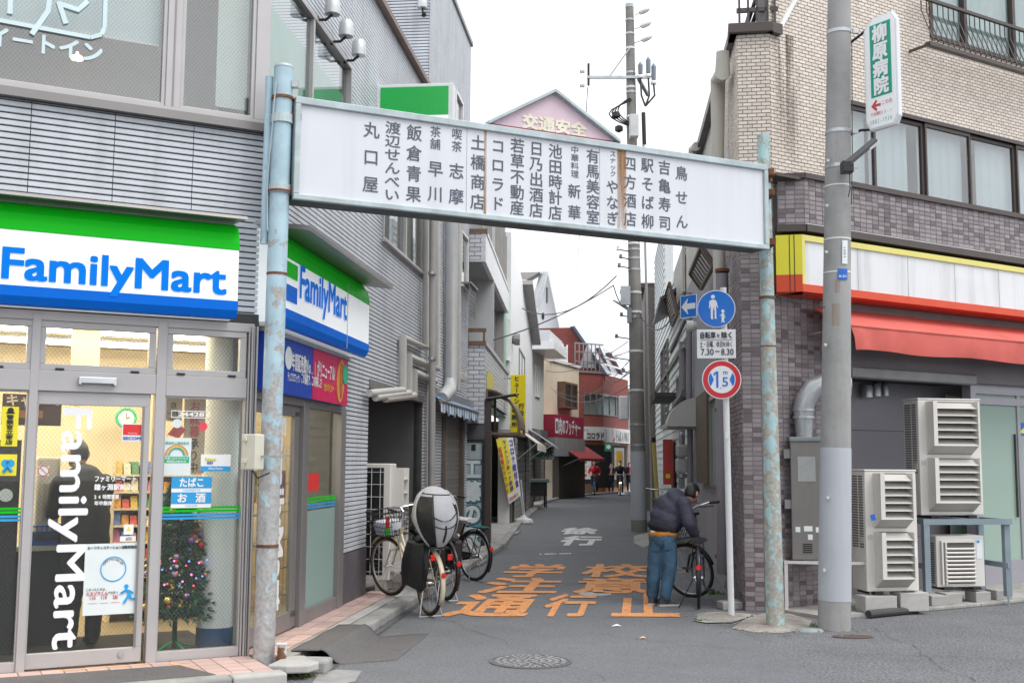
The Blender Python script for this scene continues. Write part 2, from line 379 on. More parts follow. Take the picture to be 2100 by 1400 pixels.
# ---------------- pavement in front of the shop ----------------
pv=thing('pavement',None,None,FF.M,kind='structure')
MB().box(-7,.05,-.80,.25,0,.092).build('paving_base',grout,pv)
me=MB().box(0,.142,0,.142,0,.012).mesh('tile'); me.materials.append(pink)
n=0
for i in range(-24,1):
    for j in range(5):
        o=bpy.data.objects.new('tile',me); COL.objects.link(o); o.parent=pv; o.location=(-.02+i*.15-.1,-.792+j*.15,.091+random.uniform(-.0015,.0015)); n+=1
for (a,b) in ((-7,-2.6),(-2.59,-1.3),(-1.29,-.33),(-.322,.06)):
    q=MB().box(a,b,-.96,-.803,0,.118+random.uniform(-.004,.006)).build('kerb_stone',kerbm if b<0 else concl,pv,bevel=.018)
pv2=thing('side_pavement',None,None,FS.M,kind='structure')
MB().box(-.05,12.6,-.30,.3,0,.085).build('paving_base',grout,pv2)
MB().box(.02,12.6,-.435,-.302,0,.092).build('gutter_slab',conc,pv2)
for i in range(0,30):
    for j in range(2):
        o=bpy.data.objects.new('tile',me); COL.objects.link(o); o.parent=pv2; o.location=(.02+i*.15,-.296+j*.15,.086+random.uniform(-.0015,.0015))
u=.98
while u<12.4:
    L=.6; MB().box(u+.003,u+L-.003,-.63,-.438,0,.10+random.uniform(-.006,.004)).build('kerb_stone',kerbm if u>1.9 else conc,pv2,bevel=.02); u+=L
MB().box(-.22,-.0,-.76,-.5,0,.10).build('kerb_stone',kerbm,pv2,bevel=.02)
MB().box(1.35,3.4,-.436,-.33,.088,.104).build('concrete_slab',concl,pv2,bevel=.004)
# broken slab by the pole
m=MB(); m.xy([(-.5,-.40),(-.12,-.42),(-.06,-.55),(-.18,-.62),(-.33,-.74),(-.47,-.70),(-.52,-.55)],.055,.115); tag(m.build('broken_slab',concl,None,bevel=.012),'broken concrete slab beside the blue pole base','slab').matrix_world=FS.M
# rubber ramp mat draped over the kerb
rub=mat('rubber_chip_mat',(.13,.125,.125),.95,var=.1,vs=3,bump=.9,bs=160,spk=.7)
m=MB(); NU,NV=14,26; prof=[]
for j in range(NV+1):
    t=j/NV; o=.36+t*.80
    z=.108 if o<.60 else (.108*(.5+.5*math.cos(math.pi*min(1,(o-.60)/.17)))+.010 if o<.77 else .010)
    prof.append((o,z))
vs_=[]
for i in range(NU+1):
    for (o,z) in prof:
        t=(o-.36)/.8; uu=(.2+.02*t+ (0.24*max(0,t-.55)/.45))+(1.45+.0*t)*i/NU
        vs_.append((uu,-o,z+.004*math.sin(uu*9+o*11)*(1 if o<.6 else .3)))
b=NV+1
m.add(vs_,[(i*b+j,i*b+j+1,(i+1)*b+j+1,(i+1)*b+j) for i in range(NU) for j in range(NV)])
o=m.build('rubber_mat',rub,None,smooth=True); o.matrix_world=FS.M; q=o.modifiers.new('s','SOLIDIFY'); q.thickness=.008
tag(o,'dark grey rubber mat draped over the kerb as a ramp','mat')
m=MB(); m.xy([(-1.9,-.26),(-.55,-.30),(-.40,-.79),(-1.9,-.79)],.1045,.114)
o=m.build('door_mat',rub,None,bevel=.003); o.matrix_world=FF.M; tag(o,'dark grey mat on pink tiles before the shop door','mat')
m=MB(); m.box(-1.35,-.72,-.12,-.09,.1035,.1055); m.xy([(-.60,-.12),(-.55,-.115),(-.46,-.48),(-.52,-.48)],.1035,.1055); o=m.build('floor_tape',mat('tape',(.75,.42,.22),.6,var=.1)); o.matrix_world=FF.M; tag(o,'faded orange tape stuck on pink tiles by the shop door','tape')
# rusty stub beside the pole
t=thing('rusty_stub','short rusty iron stub with white top beside the pole','stub',TM(G(577,1364,.06)))
m=MB(); m.lathe([(.036,0),(.037,.05),(.035,.10),(.034,.155)],n=14); m.build('post',mat_peel('stub_paint',(.6,.6,.58),(.16,.06,.03),14,.5,.55,0,.15,.1,.3),t,smooth=True)
MB().box(-.04,.04,-.036,.036,.155,.166).build('cap',mat('stub_cap',(.62,.62,.6),.6,grime=.5),t,bevel=.003)
# far left pavement following the bend
pv3=thing('far_pavement',None,None,None,kind='structure')
L0=[(-.72,21.2),(-.07,22.3),(.25,29),(.72,36),(1.25,44),(2.1,50),(3.3,54.5),(5.5,60),(9,66)]
for a,b in zip(L0,L0[1:]):
    m=MB(); m.poly([(a[0]-2.5,a[1],.0),(a[0],a[1],.0),(b[0],b[1],.0),(b[0]-2.5,b[1],.0)]); m.v=[(x,y,.06) for x,y,z in m.v]; m.build('paving_slab',conc,pv3)
    nn=max(1,int((Vector(b)-Vector(a)).length/1.2))
    for i in range(nn):
        p=Vector((*a,0)).lerp(Vector((*b,0)),i/nn); q=Vector((*a,0)).lerp(Vector((*b,0)),(i+.99)/nn); t_=(q-p).normalized(); nv=Vector((-t_.y,t_.x,0))*.15
        MB().ext([p,q,q+nv,p+nv],(0,0,.09)).build('kerb_stone',kerbm,pv3,bevel=.02)
# grates in the gutter
for k,(px,py,w,h,lb) in enumerate(((1040,1092,.55,.95,'steel drain grate in the gutter beside the white flag base'),(965,1153,.45,1.1,'ribbed steel plate over the gutter behind the black bicycle'))):
    p=G(px,py,.02); t=thing('drain_grate',lb,'grate',TM((p.x,p.y,.012),-6)); 
    for i in range(9): MB().box(-w/2,w/2,-h/2+i*h/9,-h/2+i*h/9+h/14,0,.03+.0*i).build('bar',steel,t)
    MB().box(-w/2,w/2,-h/2,h/2,-.004,.008).build('plate',iron,t)
# ---------------- road paint ----------------
AX=Vector((math.sin(R_(6.5)),math.cos(R_(6.5)),0))/math.cos(R_(6.5))
def roadtext(ch,xl,xr,yb,yt,mm,label,bold=.028,grp=None):
    a=G(xl,yb); b=G(xr,yb); H=G((xl+xr)/2,yt).y-a.y
    v,f=glyph(ch,bold); ax=min(p[0] for p in v); bx=max(p[0] for p in v); az=min(p[1] for p in v); bz=max(p[1] for p in v)
    m=MB(); m.add([Vector((0,0,.009))+Vector(((b.x-a.x)*(p-ax)/(bx-ax),0,0))+AX*(H*(q-az)/(bz-az)) +Vector((0,0,k)) for p,q,k in v],f)
    o=m.build('road_lettering',mm); o.location=(a.x,a.y,0); tag(o,label,'road marking',grp); return o
for ch,xl,xr,yb,yt,w in (('通',901,1078,1265,1219,'leftmost in the nearest row'),('行',1102,1212,1265,1219,'middle one in the nearest row'),('止',1253,1394,1265,1217,"under the man's feet"),('注',971,1138,1217,1185,'left one in the middle row'),('意',1172,1332,1217,1185,'right one in the middle row'),('学',1020,1146,1184,1157,'left one in the farthest row'),('校',1188,1330,1184,1157,'right one in the farthest row')):
    roadtext(ch,xl,xr,yb,yt,orange,'orange painted character %s on the road, %s'%(ch,w),.03,'orange road characters')
roadtext('徐',1143,1220,1095.5,1082,wpaint,'small white painted character 徐 on the road','.'and .045,'white road characters')
roadtext('行',1140,1227,1118.5,1099,wpaint,'small white painted character 行 on the road below 徐',.045,'white road characters')
# manhole covers
def manhole(px,py,r,label,seed):
    p=G(px,py); t=thing('manhole_cover',label,'manhole',TM((p.x,p.y,.004)))
    m=MB(); m.lathe([(r*1.0,.0),(r,.008),(r*.93,.008),(r*.92,.003)],n=48); m.build('rim',iron,t)
    MB().lathe([(r*.91,.0),(r*.91,.0045)],n=48).build('plate',iron,t)
    q=MB(); R2=random.Random(seed)
    for ring in range(5):
        rr=r*(.14+.165*ring); cnt=5+ring*6
        for i in range(cnt):
            a=6.283*(i+R2.uniform(-.25,.25))/cnt; w=R2.uniform(.35,.75)*6.283/cnt; d2=r*R2.uniform(.05,.075)
            pts=[((rr+dd)*math.cos(a+ww),(rr+dd)*math.sin(a+ww)) for dd,ww in ((-d2,-w/2),(-d2*.4,-w*.1),(-d2,w/2),(d2,w/2*.8),(d2*.6,0),(d2,-w/2*.9))]
            q.xy(pts,.0045,.0105)
    q.build('relief',mat('worn_iron',(.36,.36,.37),.5,.5,var=.2,vs=20),t)
    return t
manhole(1088,1357,.335,'round cast iron manhole cover with raised pattern in the foreground',3)
p=G(1220,1218.5); MB().lathe([(.20,0),(.20,.011),(.18,.011)],n=30).build('manhole_cover',mat('grey_lid',(.42,.42,.41),.7,grime=.5)); o=bpy.context.scene.objects['manhole_cover.001']; o.location=p; tag(o,'small plain grey lid between the orange characters','manhole')
p=G(1749,1306); MB().lathe([(.19,0),(.19,.010),(.17,.012)],n=24).build('valve_cover',mat('brown_iron',(.085,.06,.055),.7,var=.2)); o=SC.objects['valve_cover']; o.location=p; o.scale=(1,.5,1); tag(o,'small rusty valve lid in the road beside the big pole','valve cover')
# litter
for (x,y,s,lb,cc) in ((1264,1283,.05,'crumpled white paper scrap on the road before the orange 止',(.75,.75,.78)),(1318,1308,.035,'small orange scrap lying on the foreground road',(.7,.4,.25)),(1095,1127,.0,'',(0,0,0))):
    if s:
        m=MB(); m.add([(-s,-s*.5,0),(s*.2,-s*.8,.01),(s,0,.0),(s*.5,s*.7,.012),(-s*.6,s*.6,.006),(0,0,.022)],[(0,1,5),(1,2,5),(2,3,5),(3,4,5),(4,0,5)]); o=m.build('paper_scrap',mat('scrap%d'%x,cc,.7)); o.location=G(x,y,.006); tag(o,lb,'litter')
m=MB(); m.poly([G(a,b,.0085) for a,b in ((655,1378),(690,1372),(742,1374),(728,1396),(700,1402),(640,1400))]); tag(m.build('concrete_patch',mat('pale_patch',(.30,.30,.295),.85,var=.2,vs=4,bump=.5,bs=60,grime=.7)),kind='structure')
m=MB(); RQ=random.Random(9)
for i in range(14):
    if RQ.random()<.75: m.poly([G(x_,y_,.0088) for x_,y_ in ((1107+i*5,1136.6-i*.12),(1107+i*5+RQ.uniform(3,5),1136.4-i*.12),(1107+i*5+RQ.uniform(3,5),1134.4-i*.12),(1107+i*5,1134.6-i*.12))])
tag(m.build('worn_line',wpaint),'worn white line fragment on the road beyond the orange characters','road marking')
# fine cracks in the asphalt
cr=mat('crack_dark',(.045,.047,.05),.9)
def crack(x0,y0,x1,y1,seed,w=.006,n=16):
    r=random.Random(seed); a=G(x0,y0,.0087); b=G(x1,y1,.0087); t=(b-a).normalized(); nv=Vector((-t.y,t.x,0)); P=[a.lerp(b,i/n)+nv*r.uniform(-.06,.06) for i in range(n+1)]; m=MB(); V=[]
    for p in P: q=w*r.uniform(.3,1.2); V+=[p-nv*q,p+nv*q]
    m.add(V,[(2*i,2*i+1,2*i+3,2*i+2) for i in range(n)]); tag(m.build('road_crack',cr),kind='structure')
crack(905,1268,1250,1392,1,.003); crack(1230,1300,1480,1330,2,.004); crack(1620,1330,2090,1352,3,.003); crack(1800,1285,1990,1395,4,.003); crack(1060,1150,1290,1142,5,.006); crack(1130,1060,1260,1050,6,.008)
# bits of grit and dry leaves swept to the edges
def debris(label,pts_,n,seed,z=.006,spread=.12):
    r=random.Random(seed); m=MB()
    for i in range(n):
        k=r.randrange(len(pts_)-1); a=G(*pts_[k],z); b=G(*pts_[k+1],z); c=a.lerp(b,r.random())+Vector((r.gauss(0,spread),r.gauss(0,spread),0)); s=r.choice((.004,.006,.008,.012,.018)); m.cur=0 if r.random()<.6 else 1
        if s<.01: m.ball(c,s,5,.6)
        else:
            an=r.uniform(0,6.28); u_=Vector((math.cos(an),math.sin(an),.15))*s; w_=Vector((-math.sin(an),math.cos(an),.1))*s*.5; m.add([c-u_,c+w_,c+u_,c-w_],[(0,1,2,3)])
    o=m.build('grit',None,None,mats=[mat('grit_grey',(.26,.25,.24),.9,var=.3),mat('dry_leaf',(.24,.15,.07),.8,var=.4)]); tag(o,label,'grit',kind='stuff')
debris('grit and dry leaves along the left kerb',[(690,1330),(760,1300),(860,1236),(960,1165),(1040,1120)],260,1,spread=.07); debris('grit and dry leaves at the right verge around the posts',[(1400,1262),(1470,1262),(1540,1290),(1660,1296),(1760,1290)],420,2,.012,.16); debris('grit along the kerb of the right shop',[(1740,1264),(1860,1252),(2000,1238),(2100,1228)],260,3,spread=.06); debris('grit around the broken slab',[(585,1388),(640,1385),(680,1375)],160,4,spread=.07)
# ---------------- right verge ----------------
m=MB(); m.poly([G(a,b,.012) for a,b in ((1425,1272),(1432,1262),(1470,1257),(1528,1256),(1530,1266),(1500,1275),(1450,1276))]); tag(m.build('concrete_patch',conc),kind='structure')
rough=mat('rough_footing',(.33,.305,.275),.9,var=.25,vs=6,bump=.8,bs=30,grime=.8)
m=MB(); P=[G(a,b) for a,b in ((1500,1288),(1545,1296),(1605,1298),(1660,1288),(1665,1272),(1620,1258),(1560,1258),(1530,1268))]; c=sum(P,Vector())/len(P)
m.add([p+Vector((0,0,.004)) for p in P]+[p.lerp(c,.3)+Vector((0,0,.035)) for p in P]+[c+Vector((0,0,.05))],[(i,(i+1)%8,8+(i+1)%8,8+i) for i in range(8)]+[(8+i,8+(i+1)%8,16) for i in range(8)]); tag(m.build('concrete_footing',rough,smooth=True),kind='structure')
m=MB(); m.lathe([(.30,0),(.26,.022),(.15,.034),(.01,.036)],n=28); RJ=random.Random(4); m.v=[(x*(1+.22*math.sin(3*math.atan2(y,x)+1)+.1*math.sin(7*math.atan2(y,x))),y*(1+.22*math.sin(3*math.atan2(y,x)+1)+.1*math.sin(5*math.atan2(y,x))),z+RJ.uniform(-.004,.004)*(z>.01)) for x,y,z in m.v]; o=m.build('concrete_footing',rough,smooth=True); o.location=G(1485,1264); o.scale=(1,.75,1); tag(o,kind='structure')
m=MB(); m.lathe([(.13,0),(.11,.022),(.02,.03)],n=14); o=m.build('grey_stone',mat('grey_green_stone',(.25,.29,.28),.8,var=.2,bump=.3)); o.location=G(1660,1293); o.scale=(1.1,.7,1); tag(o,'flat grey green stone lying at the foot of the big pole','stone')
o=MB().box(-.12,.12,-.09,.09,0,.085).build('concrete_block',conc,bevel=.01); o.matrix_world=TM(G(1497,1248),12); tag(o,'small weathered block behind the white sign post','block')
# apron along the right shop
ap=thing('shop_apron',None,None,RF.M,kind='structure')
MB().box(-.05,7,-.72,.9,0,.036).build('apron_slab',conc,ap)
u=.55
while u<7:
    MB().box(u+.003,u+.897,-.80,-.722,0,.042).build('kerb_stone',kerbm,ap,bevel=.012); u+=.9
m=MB(); m.path([RF.pt(.42,.86,.045),RF.pt(1.05,.84,.045),RF.pt(1.2,.83,.04)],.042,10); o=m.build('drain_pipe',mat('black_pipe',(.05,.05,.052),.6,var=.3)); tag(o,'black drain pipe lying on the kerb behind the big pole','pipe')
# weeds
def weeds(x,y,n,label,s=.05,z=0.0):
    p=G(x,y,z); R2=random.Random(int(x)); m=MB()
    for i in range(n):
        a=R2.uniform(0,6.28); r=R2.uniform(0,s*1.8); c=Vector((r*math.cos(a)*1.6,r*math.sin(a),0)); a2=R2.uniform(0,6.28); L=s*R2.uniform(.6,1.3); dv=Vector((math.cos(a2),math.sin(a2),R2.uniform(.4,1.6))).normalized()*L; sd=Vector((-math.sin(a2),math.cos(a2),0))*L*.28
        m.add([c,c+dv*.5+sd,c+dv,c+dv*.5-sd],[(0,1,2,3)])
    o=m.build('weed',leafm); o.location=p; tag(o,label,'weed'); return o
weeds(612,1386,60,'green weeds growing by the broken slab',.05); weeds(1440,1274,30,'weeds on the verge just left of the white sign post',.035); weeds(1462,1218,60,'weeds beside the wheels of the bicycle at the wall',.05); weeds(1525,1266,26,'weeds between white sign post and grey tiles',.035); weeds(1668,1282,20,'weeds at the left foot of the big pole',.035); weeds(1965,1232,30,'yellowish weeds on the kerb below the small air conditioner',.03,.04)
# ================= corner shop (left) =================
sidg=mat('grey_siding',(.58,.61,.655),.5,var=.05,vs=2,bump=.12,bs=140,streak=.24,grime=.22)
sidb=mat('siding_joint',(.05,.05,.05),.8)
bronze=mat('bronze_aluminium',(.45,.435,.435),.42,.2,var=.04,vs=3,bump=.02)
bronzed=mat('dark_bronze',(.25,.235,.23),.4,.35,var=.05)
cream=mat('cream_interior',(.74,.63,.44),.8,var=.04)
ceilm=mat('store_ceiling',(.42,.36,.24),.8,var=.05)
glassw=mat_glass('wired_glass',(.94,.96,.95),wire=True,refl=.55); glassu=mat_glass('upper_wired_glass',(.94,.96,.95),wire=True,refl=2.6); glass=mat_glass('clear_glass',(.93,.96,.95)); glassl=mat_glass('sky_glass',(.86,.9,.9),refl=1.25)
frost=mat_glass('frosted_glass',(.75,.85,.8),haze=.82,hcol=(.30,.40,.37))
fgreen=mat('sign_green',(.006,.44,.012),.45,spec=.12,var=.03,vs=2,emit=.10); fblue=mat('sign_blue',(.002,.13,.60),.45,spec=.12,var=.03,emit=.10); fwhite=mat('sign_white',(.82,.85,.86),.4,var=.02,emit=.22)
ltxt=mat('logo_blue',(.0,.17,.66),.5,spec=.08,var=.02,emit=.15); wtxt=mat('white_vinyl',(.85,.86,.87),.4,var=.02)
blk=mat('black_ink',(.02,.02,.025),.5,var=.1); red=mat('red_print',(.70,.03,.03),.4,var=.05); redk=mat('red_ink',(.55,.06,.05),.5,var=.05)
yel=mat('yellow_print',(.82,.72,.03),.45,var=.03); green2=mat('green_print',(.02,.45,.22),.45,var=.03); sky2=mat('cyan_print',(.02,.33,.68),.4,var=.03)
paper=mat('white_paper',(.72,.78,.78),.6,var=.04); bluep=mat('blue_print',(.01,.12,.5),.4,var=.04)
B=thing('convenience_store','grey corrugated corner building with green white and blue shop signs','building',FF.M)
BF=B; BS=(B,FS.M)
# --- openings
w1=FF.rect(-330,-320,337,205); win2=[(-3.6,-.70,4.44,6.6),(-.60,.0,4.44,6.6)]
slab(BF,cells(-7,.04,2.66,7.15,[(-3.62,.0,FF.z(0,172),6.62)]),sidb)
siding(BF,[(-7,.045,2.72,FF.z(0,198)-.004)],sidg,pw=FF.u(395,330)-FF.u(233,320),phase=FF.u(233,320),pitch=.0487)
siding(BF,[(-7,-3.62,4.42,7.15),(-3.62,.045,6.62,7.15)],sidg,pw=.7)
zq0=FF.z(0,198); zq1=FF.z(0,180); ZG=FF.z(0,171)
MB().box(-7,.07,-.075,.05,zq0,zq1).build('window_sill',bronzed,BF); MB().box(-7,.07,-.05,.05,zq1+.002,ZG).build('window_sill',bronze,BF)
# upper windows
x_m0,x_m1=FF.u(337,200),FF.u(367,200); xr=FF.u(520,200)
for (a,b) in ((-3.6,x_m0),(x_m1,xr)):
    w=MB(); w.box(a,a+.03,-.03,.04,ZG,6.6); w.box(b-.03,b,-.03,.04,ZG,6.6); w.box(a,b,-.028,.04,ZG,ZG+.028); w.box(a,b,-.028,.04,6.55,6.6)
    w=w.build('window',bronze,BF,bevel=.003)
    MB().box(a+.03,b-.03,0.0,.006,ZG+.028,6.55).build('pane',glassu,w)
MB().box(x_m0,x_m1,-.045,.05,ZG,6.62).build('mullion',bronze,BF,bevel=.004); MB().box((x_m0+x_m1)/2-.006,(x_m0+x_m1)/2+.006,-.05,-.04,ZG,6.62).build('mullion_bead',bronzed,BF); MB().box(xr,.06,-.045,.08,ZG,6.62).build('corner_post',bronze,BF,bevel=.006)
MB().box(-3.6,.0,1.0,1.05,4.1,6.7).build('upper_room_wall',mat('upper_room',(.68,.61,.59),.8,var=.05),BF); MB().box(-3.6,.0,.06,1.0,4.2,4.24).build('upper_room_floor',mat('upper_floor',(.35,.31,.29),.7),BF)
MB().box(-3.6,.0,.06,1.25,6.62,6.68).build('upper_room_ceiling',mat('upper_ceiling',(.6,.57,.55),.8),BF)
a=FF.at(330,93,-.1); MB().box(-3.6,x_m0-.04,.1,.108,a[1],6.55).build('roller_blind',mat('blind',(.62,.72,.74),.7,var=.03),BF); MB().box(-3.6,x_m0-.04,.092,.116,a[1]-.02,a[1]).build('blind_rail',white,BF)
MB().box(FF.u(442,200,-.1),xr-.03,.1,.11,4.45,6.6).build('curtain',mat('pale_curtain',(.66,.74,.70),.8,var=.04),BF)
lamp=MB(); lamp.lathe([(.05,0),(.04,.025),(.012,.04),(.01,.06)],(0,0,0),14); 
pp=FF.at(158,122,-.6); l_=lamp.tf(Matrix.Translation((pp[0],.6,pp[1]))).build('ceiling_lamp',mat_light('lamp_warm',(1,.70,.42),5.0),BF)
cy=mat('pale_cyan_vinyl',(.60,.74,.76),.5,var=.03); m=MB()
zt=FF.at(100,95,.01); line(m,'イートイン',FF.u(-28,80,.01),FF.u(212,120,.01),zt[1]+.01,.17,-.008,.035)
pa=[FF.at(x,y,.01) for x,y in ((-300,-5),(0,43),(185,78),(208,72),(214,58),(216,0),(218,-120))]
for p,q in zip(pa,pa[1:]): m.path([(p[0],-.008,p[1]),(q[0],-.008,q[1])],[.022,.022],4)
for seg in (((65,72),(98,25),(105,-30)),((120,5),(135,50)),((118,8),(160,22),(180,5)),((20,30),(22,-30))):
    P=[FF.at(x,y,.01) for x,y in seg]; m.path([(p[0],-.008,p[1]) for p in P],.026,4)
m.build('eat_in_lettering',cy,BF)
# --- shop sign boxes
def signbox(parent,u0,u1,z0,H,out,name,endcap=True):
    g=[(out*.97,.74*H),(out*.9,.84*H),(out*.72,.94*H),(out*.4,H),(0,H)]
    prof=[(0,0),(out*.8,0),(out,.15*H),(out,.74*H)]+g[1:]
    s=MB()
    s.yz([(-o,z0+z) for o,z in [(0,0),(out*.8,0),(out*.99,.15*H),(out*.99,.735*H),(out*.7,.93*H),(0,.98*H)]],u0,u1); o=s.build(name,fwhite,parent)
    e=.004
    q=MB(); P=[(out,.70*H),(out*.985,.77*H),(out*.92,.86*H),(out*.74,.95*H),(out*.4,1.0*H)]
    for a,b in zip(P,P[1:]): q.ext([(u0-e,-a[0]-e,z0+a[1]),(u1+e,-a[0]-e,z0+a[1]),(u1+e,-b[0]-e,z0+b[1]+e),(u0-e,-b[0]-e,z0+b[1]+e)],(0,.012,-.008))
    q.build('green_band',fgreen,o,smooth=True)
    q=MB(); P=[(out*.72,-.012),(out*.86,.0),(out*.985,.07*H),(out*1.0,.165*H)]
    for a,b in zip(P,P[1:]): q.ext([(u0-e,-a[0]-e,z0+a[1]),(u1+e,-a[0]-e,z0+a[1]),(u1+e,-b[0]-e,z0+b[1]),(u0-e,-b[0]-e,z0+b[1])],(0,.012,.004))
    q.build('blue_band',fblue,o,smooth=True); return o
so=.30; za=FF.z(488,652,so*.85); zb=FF.z(490,462,so*.5)
uR=FF.u(489,560,so)
S1=signbox(BF,-7,uR,za,zb-za,so,'shop_sign')
m=MB(); fit(m,'FamilyMart',FF.u(3,545,so),FF.z(247,609,so),FF.u(465,575,so),FF.z(6,505,so),-so-.004,.027); m.build('lettering',ltxt,S1)
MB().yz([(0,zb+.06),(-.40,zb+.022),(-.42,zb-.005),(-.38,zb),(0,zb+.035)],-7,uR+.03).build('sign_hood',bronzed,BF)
so2=.26; S2u0,S2u1=.12,FS.u(757,660,so2); z2a=FS.z(755,733,so2*.9); z2b=FS.z(764,600,so2*.5)
S2=signbox(BS,-.03,S2u1,z2a,z2b-z2a,so2,'shop_sign')
m=MB(); fit(m,'FamilyMart',FS.u(613,620,so2),z2a+.22*(z2b-z2a),FS.u(710,650,so2),z2a+.70*(z2b-z2a),-so2-.006,.025); m.build('lettering',ltxt,S2)
uu0,uu1=FS.u(576,600,so2),FS.u(608,610,so2); hh=z2b-z2a
MB().box(uu0,uu1,-so2-.007,-so2-.002,z2a+.50*hh,z2a+.66*hh).build('logo_green',fgreen,S2); MB().box(uu0,uu1,-so2-.007,-so2-.002,z2a+.25*hh,z2a+.42*hh).build('logo_blue',fblue,S2)
MB().box(FS.u(712,650,so2)-.004,FS.u(712,650,so2)+.004,-so2-.007,-so2-.001,z2a,z2b-.2*hh).build('panel_joint',mat('joint_grey',(.5,.52,.52),.5),S2)
MB().yz([(0,z2b+.03),(-.5,z2b-.02),(-.5,z2b-.06),(0,z2b)],-.05,S2u1+.06).build('sign_hood',bronzed,BS)
# --- ground floor shopfront (front face)
zT,zB,zH=2.66,.10,FF.z(200,805)
tz1=FF.z(200,664); tz0=FF.z(200,764)
posts=[(FF.u(59,800),FF.u(77,800)),(FF.u(317,812),FF.u(337,812)),(FF.u(503,812),.02)]
fb=MB()
for a,b in posts[:2]: fb.box(a,b,-.05,.06,zB,zT)
fb.build('post',bronze,BF,bevel=.004)
fb=MB(); a=posts[2][0]
for k in range(4): fb.box(a+k*(.03-a)/4+.003,a+(k+1)*(.03-a)/4-.003,-.05-.014*(k%2),.06,zB,zT)
fb.build('corner_post',bronze,BF,bevel=.004)
MB().box(-7,.0,-.045,.05,tz1+.0,zT+.02).build('top_rail',bronze,BF,bevel=.004)
MB().box(-7,posts[1][0],-.046,.05,zH,tz0).build('transom_rail',bronze,BF,bevel=.004); MB().box(posts[1][1],posts[2][0],-.04,.05,zH-.01,tz0).build('transom_rail',bronze,BF,bevel=.004)
MB().box(-7,.04,-.02,.3,zT,zT+.1).build('soffit',sidb,BF)
edges=[(-3.2,FF.u(-20,700)),(FF.u(0,700)-1.05,FF.u(70,700)),(FF.u(79,700),FF.u(318,720)),(FF.u(341,700),FF.u(503,720))]
for a,b in edges[1:]:
    w=MB(); t=.05
    for f in ((a,b,tz1-t,tz1),(a,b,tz0,tz0+t),(a,a+t,tz0+t,tz1-t),(b-t,b,tz0+t,tz1-t)): w.box(f[0],f[1],-.035,.03,f[2],f[3])
    w=w.build('transom_window',bronze,BF,bevel=.004); MB().box(a+t,b-t,.0,.006,tz0+t,tz1-t).build('pane',glassw,w)
    for k in (.18,.82):
        x=a+(b-a)*k; MB().box(x-.03,x+.03,-.05,-.035,tz0+.006,tz0+.02).build('catch',blackp,w)
# sliding door
du0,du1=posts[0][1],posts[1][0]; gz0=FF.z(100,1337); gz1=FF.z(100,829); gu1=FF.u(293,830)
D=MB()
for f in ((du0,du1-.03,gz1,zH),(du0,du1-.03,zB+.012,gz0),(gu1,du1-.03,gz0,gz1),(du0,du0+.012,gz0,gz1)): D.box(f[0],f[1],-.02,.025,f[2],f[3])
D=D.build('sliding_door',bronze,BF,bevel=.004)
MB().box(du0+.012,gu1,.0,.006,gz0,gz1).build('pane',glassw,D)
MB().box(gu1-.004,gu1+.012,-.026,-.018,gz0,gz1).build('edge_seal',bronzed,D); MB().disc(FF.u(246,1340),FF.z(246,1340),.02,-.032,-.02,16).build('lock',steel,D)
m=MB(); fit(m,'FamilyMart',FF.u(109,850),FF.z(85,1333),FF.u(189,850),FF.z(150,836),-.006,.024,rot=-90); m.build('lettering',wtxt,D)
m=MB(); line(m,'ファミリーマート',FF.u(193,980),FF.u(280,980),FF.z(236,981),.048,-.006,.03); line(m,'鐘ヶ淵駅前店',FF.u(193,998),FF.u(271,998),FF.z(232,998),.048,-.006,.03); line(m,'24時間営業',FF.u(193,1018),FF.u(244,1018),FF.z(218,1018),.036,-.006,.03); line(m,'年中無休',FF.u(193,1031),FF.u(230,1031),FF.z(211,1031),.036,-.006,.03); m.build('shop_name',wtxt,D)
# fixed panes
def pane_group(a,b,z0,z1,nm,gl):
    w=MB(); t=.012
    for f in ((a,b,z1-t,z1),(a,b,zB,z0),(a,a+t,z0,z1-t),(b-t,b,z0,z1-t)): w.box(f[0],f[1],-.03,.03,f[2],f[3])
    w=w.build(nm,bronze,BF,bevel=.003); MB().box(a+t,b-t,0,.006,z0,z1-t).build('pane',gl,w); return w
PR=pane_group(posts[1][1],posts[2][0],FF.z(420,1328),zH-.012,'shop_window',glassw); PL=pane_group(-4.2,posts[0][0],FF.z(20,1357),zH,'shop_window',glassw)
def stripes(par,fr,x0,x1,ys,y,mats,th=.010,u0=None,u1=None,zs=None):
    a=u0 if u0 is not None else fr.u(x0,ys[0]); b=u1 if u1 is not None else fr.u(x1,ys[0])
    for i,yy in enumerate(ys):
        z=zs[i] if zs else fr.z(x0,yy); MB().box(a,b,y-.002,y,z-th,z+th).build('stripe',mats[i],par)
zst=[FF.z(330,q) for q in (1041,1048,1056,1063)]
stripes(PR,FF,0,0,(0,0,0,0),-.001,(fgreen,fgreen,sky2,sky2),.0085,posts[1][1]+.012,posts[2][0]-.012,zst); stripes(PL,FF,0,0,(0,0,0,0),-.001,(fgreen,fgreen,sky2,sky2),.0085,-4.0,posts[0][0]-.012,[z+.008 for z in zst])
def sticker(par,fr,x0,y0,x1,y1,m_,nm='sticker',y=-.004,t=.002,round_=False):
    r=fr.rect(x0,y0,x1,y1); return MB().box(r[0],r[1],y-t,y,r[2],r[3]).build(nm,m_,par),r
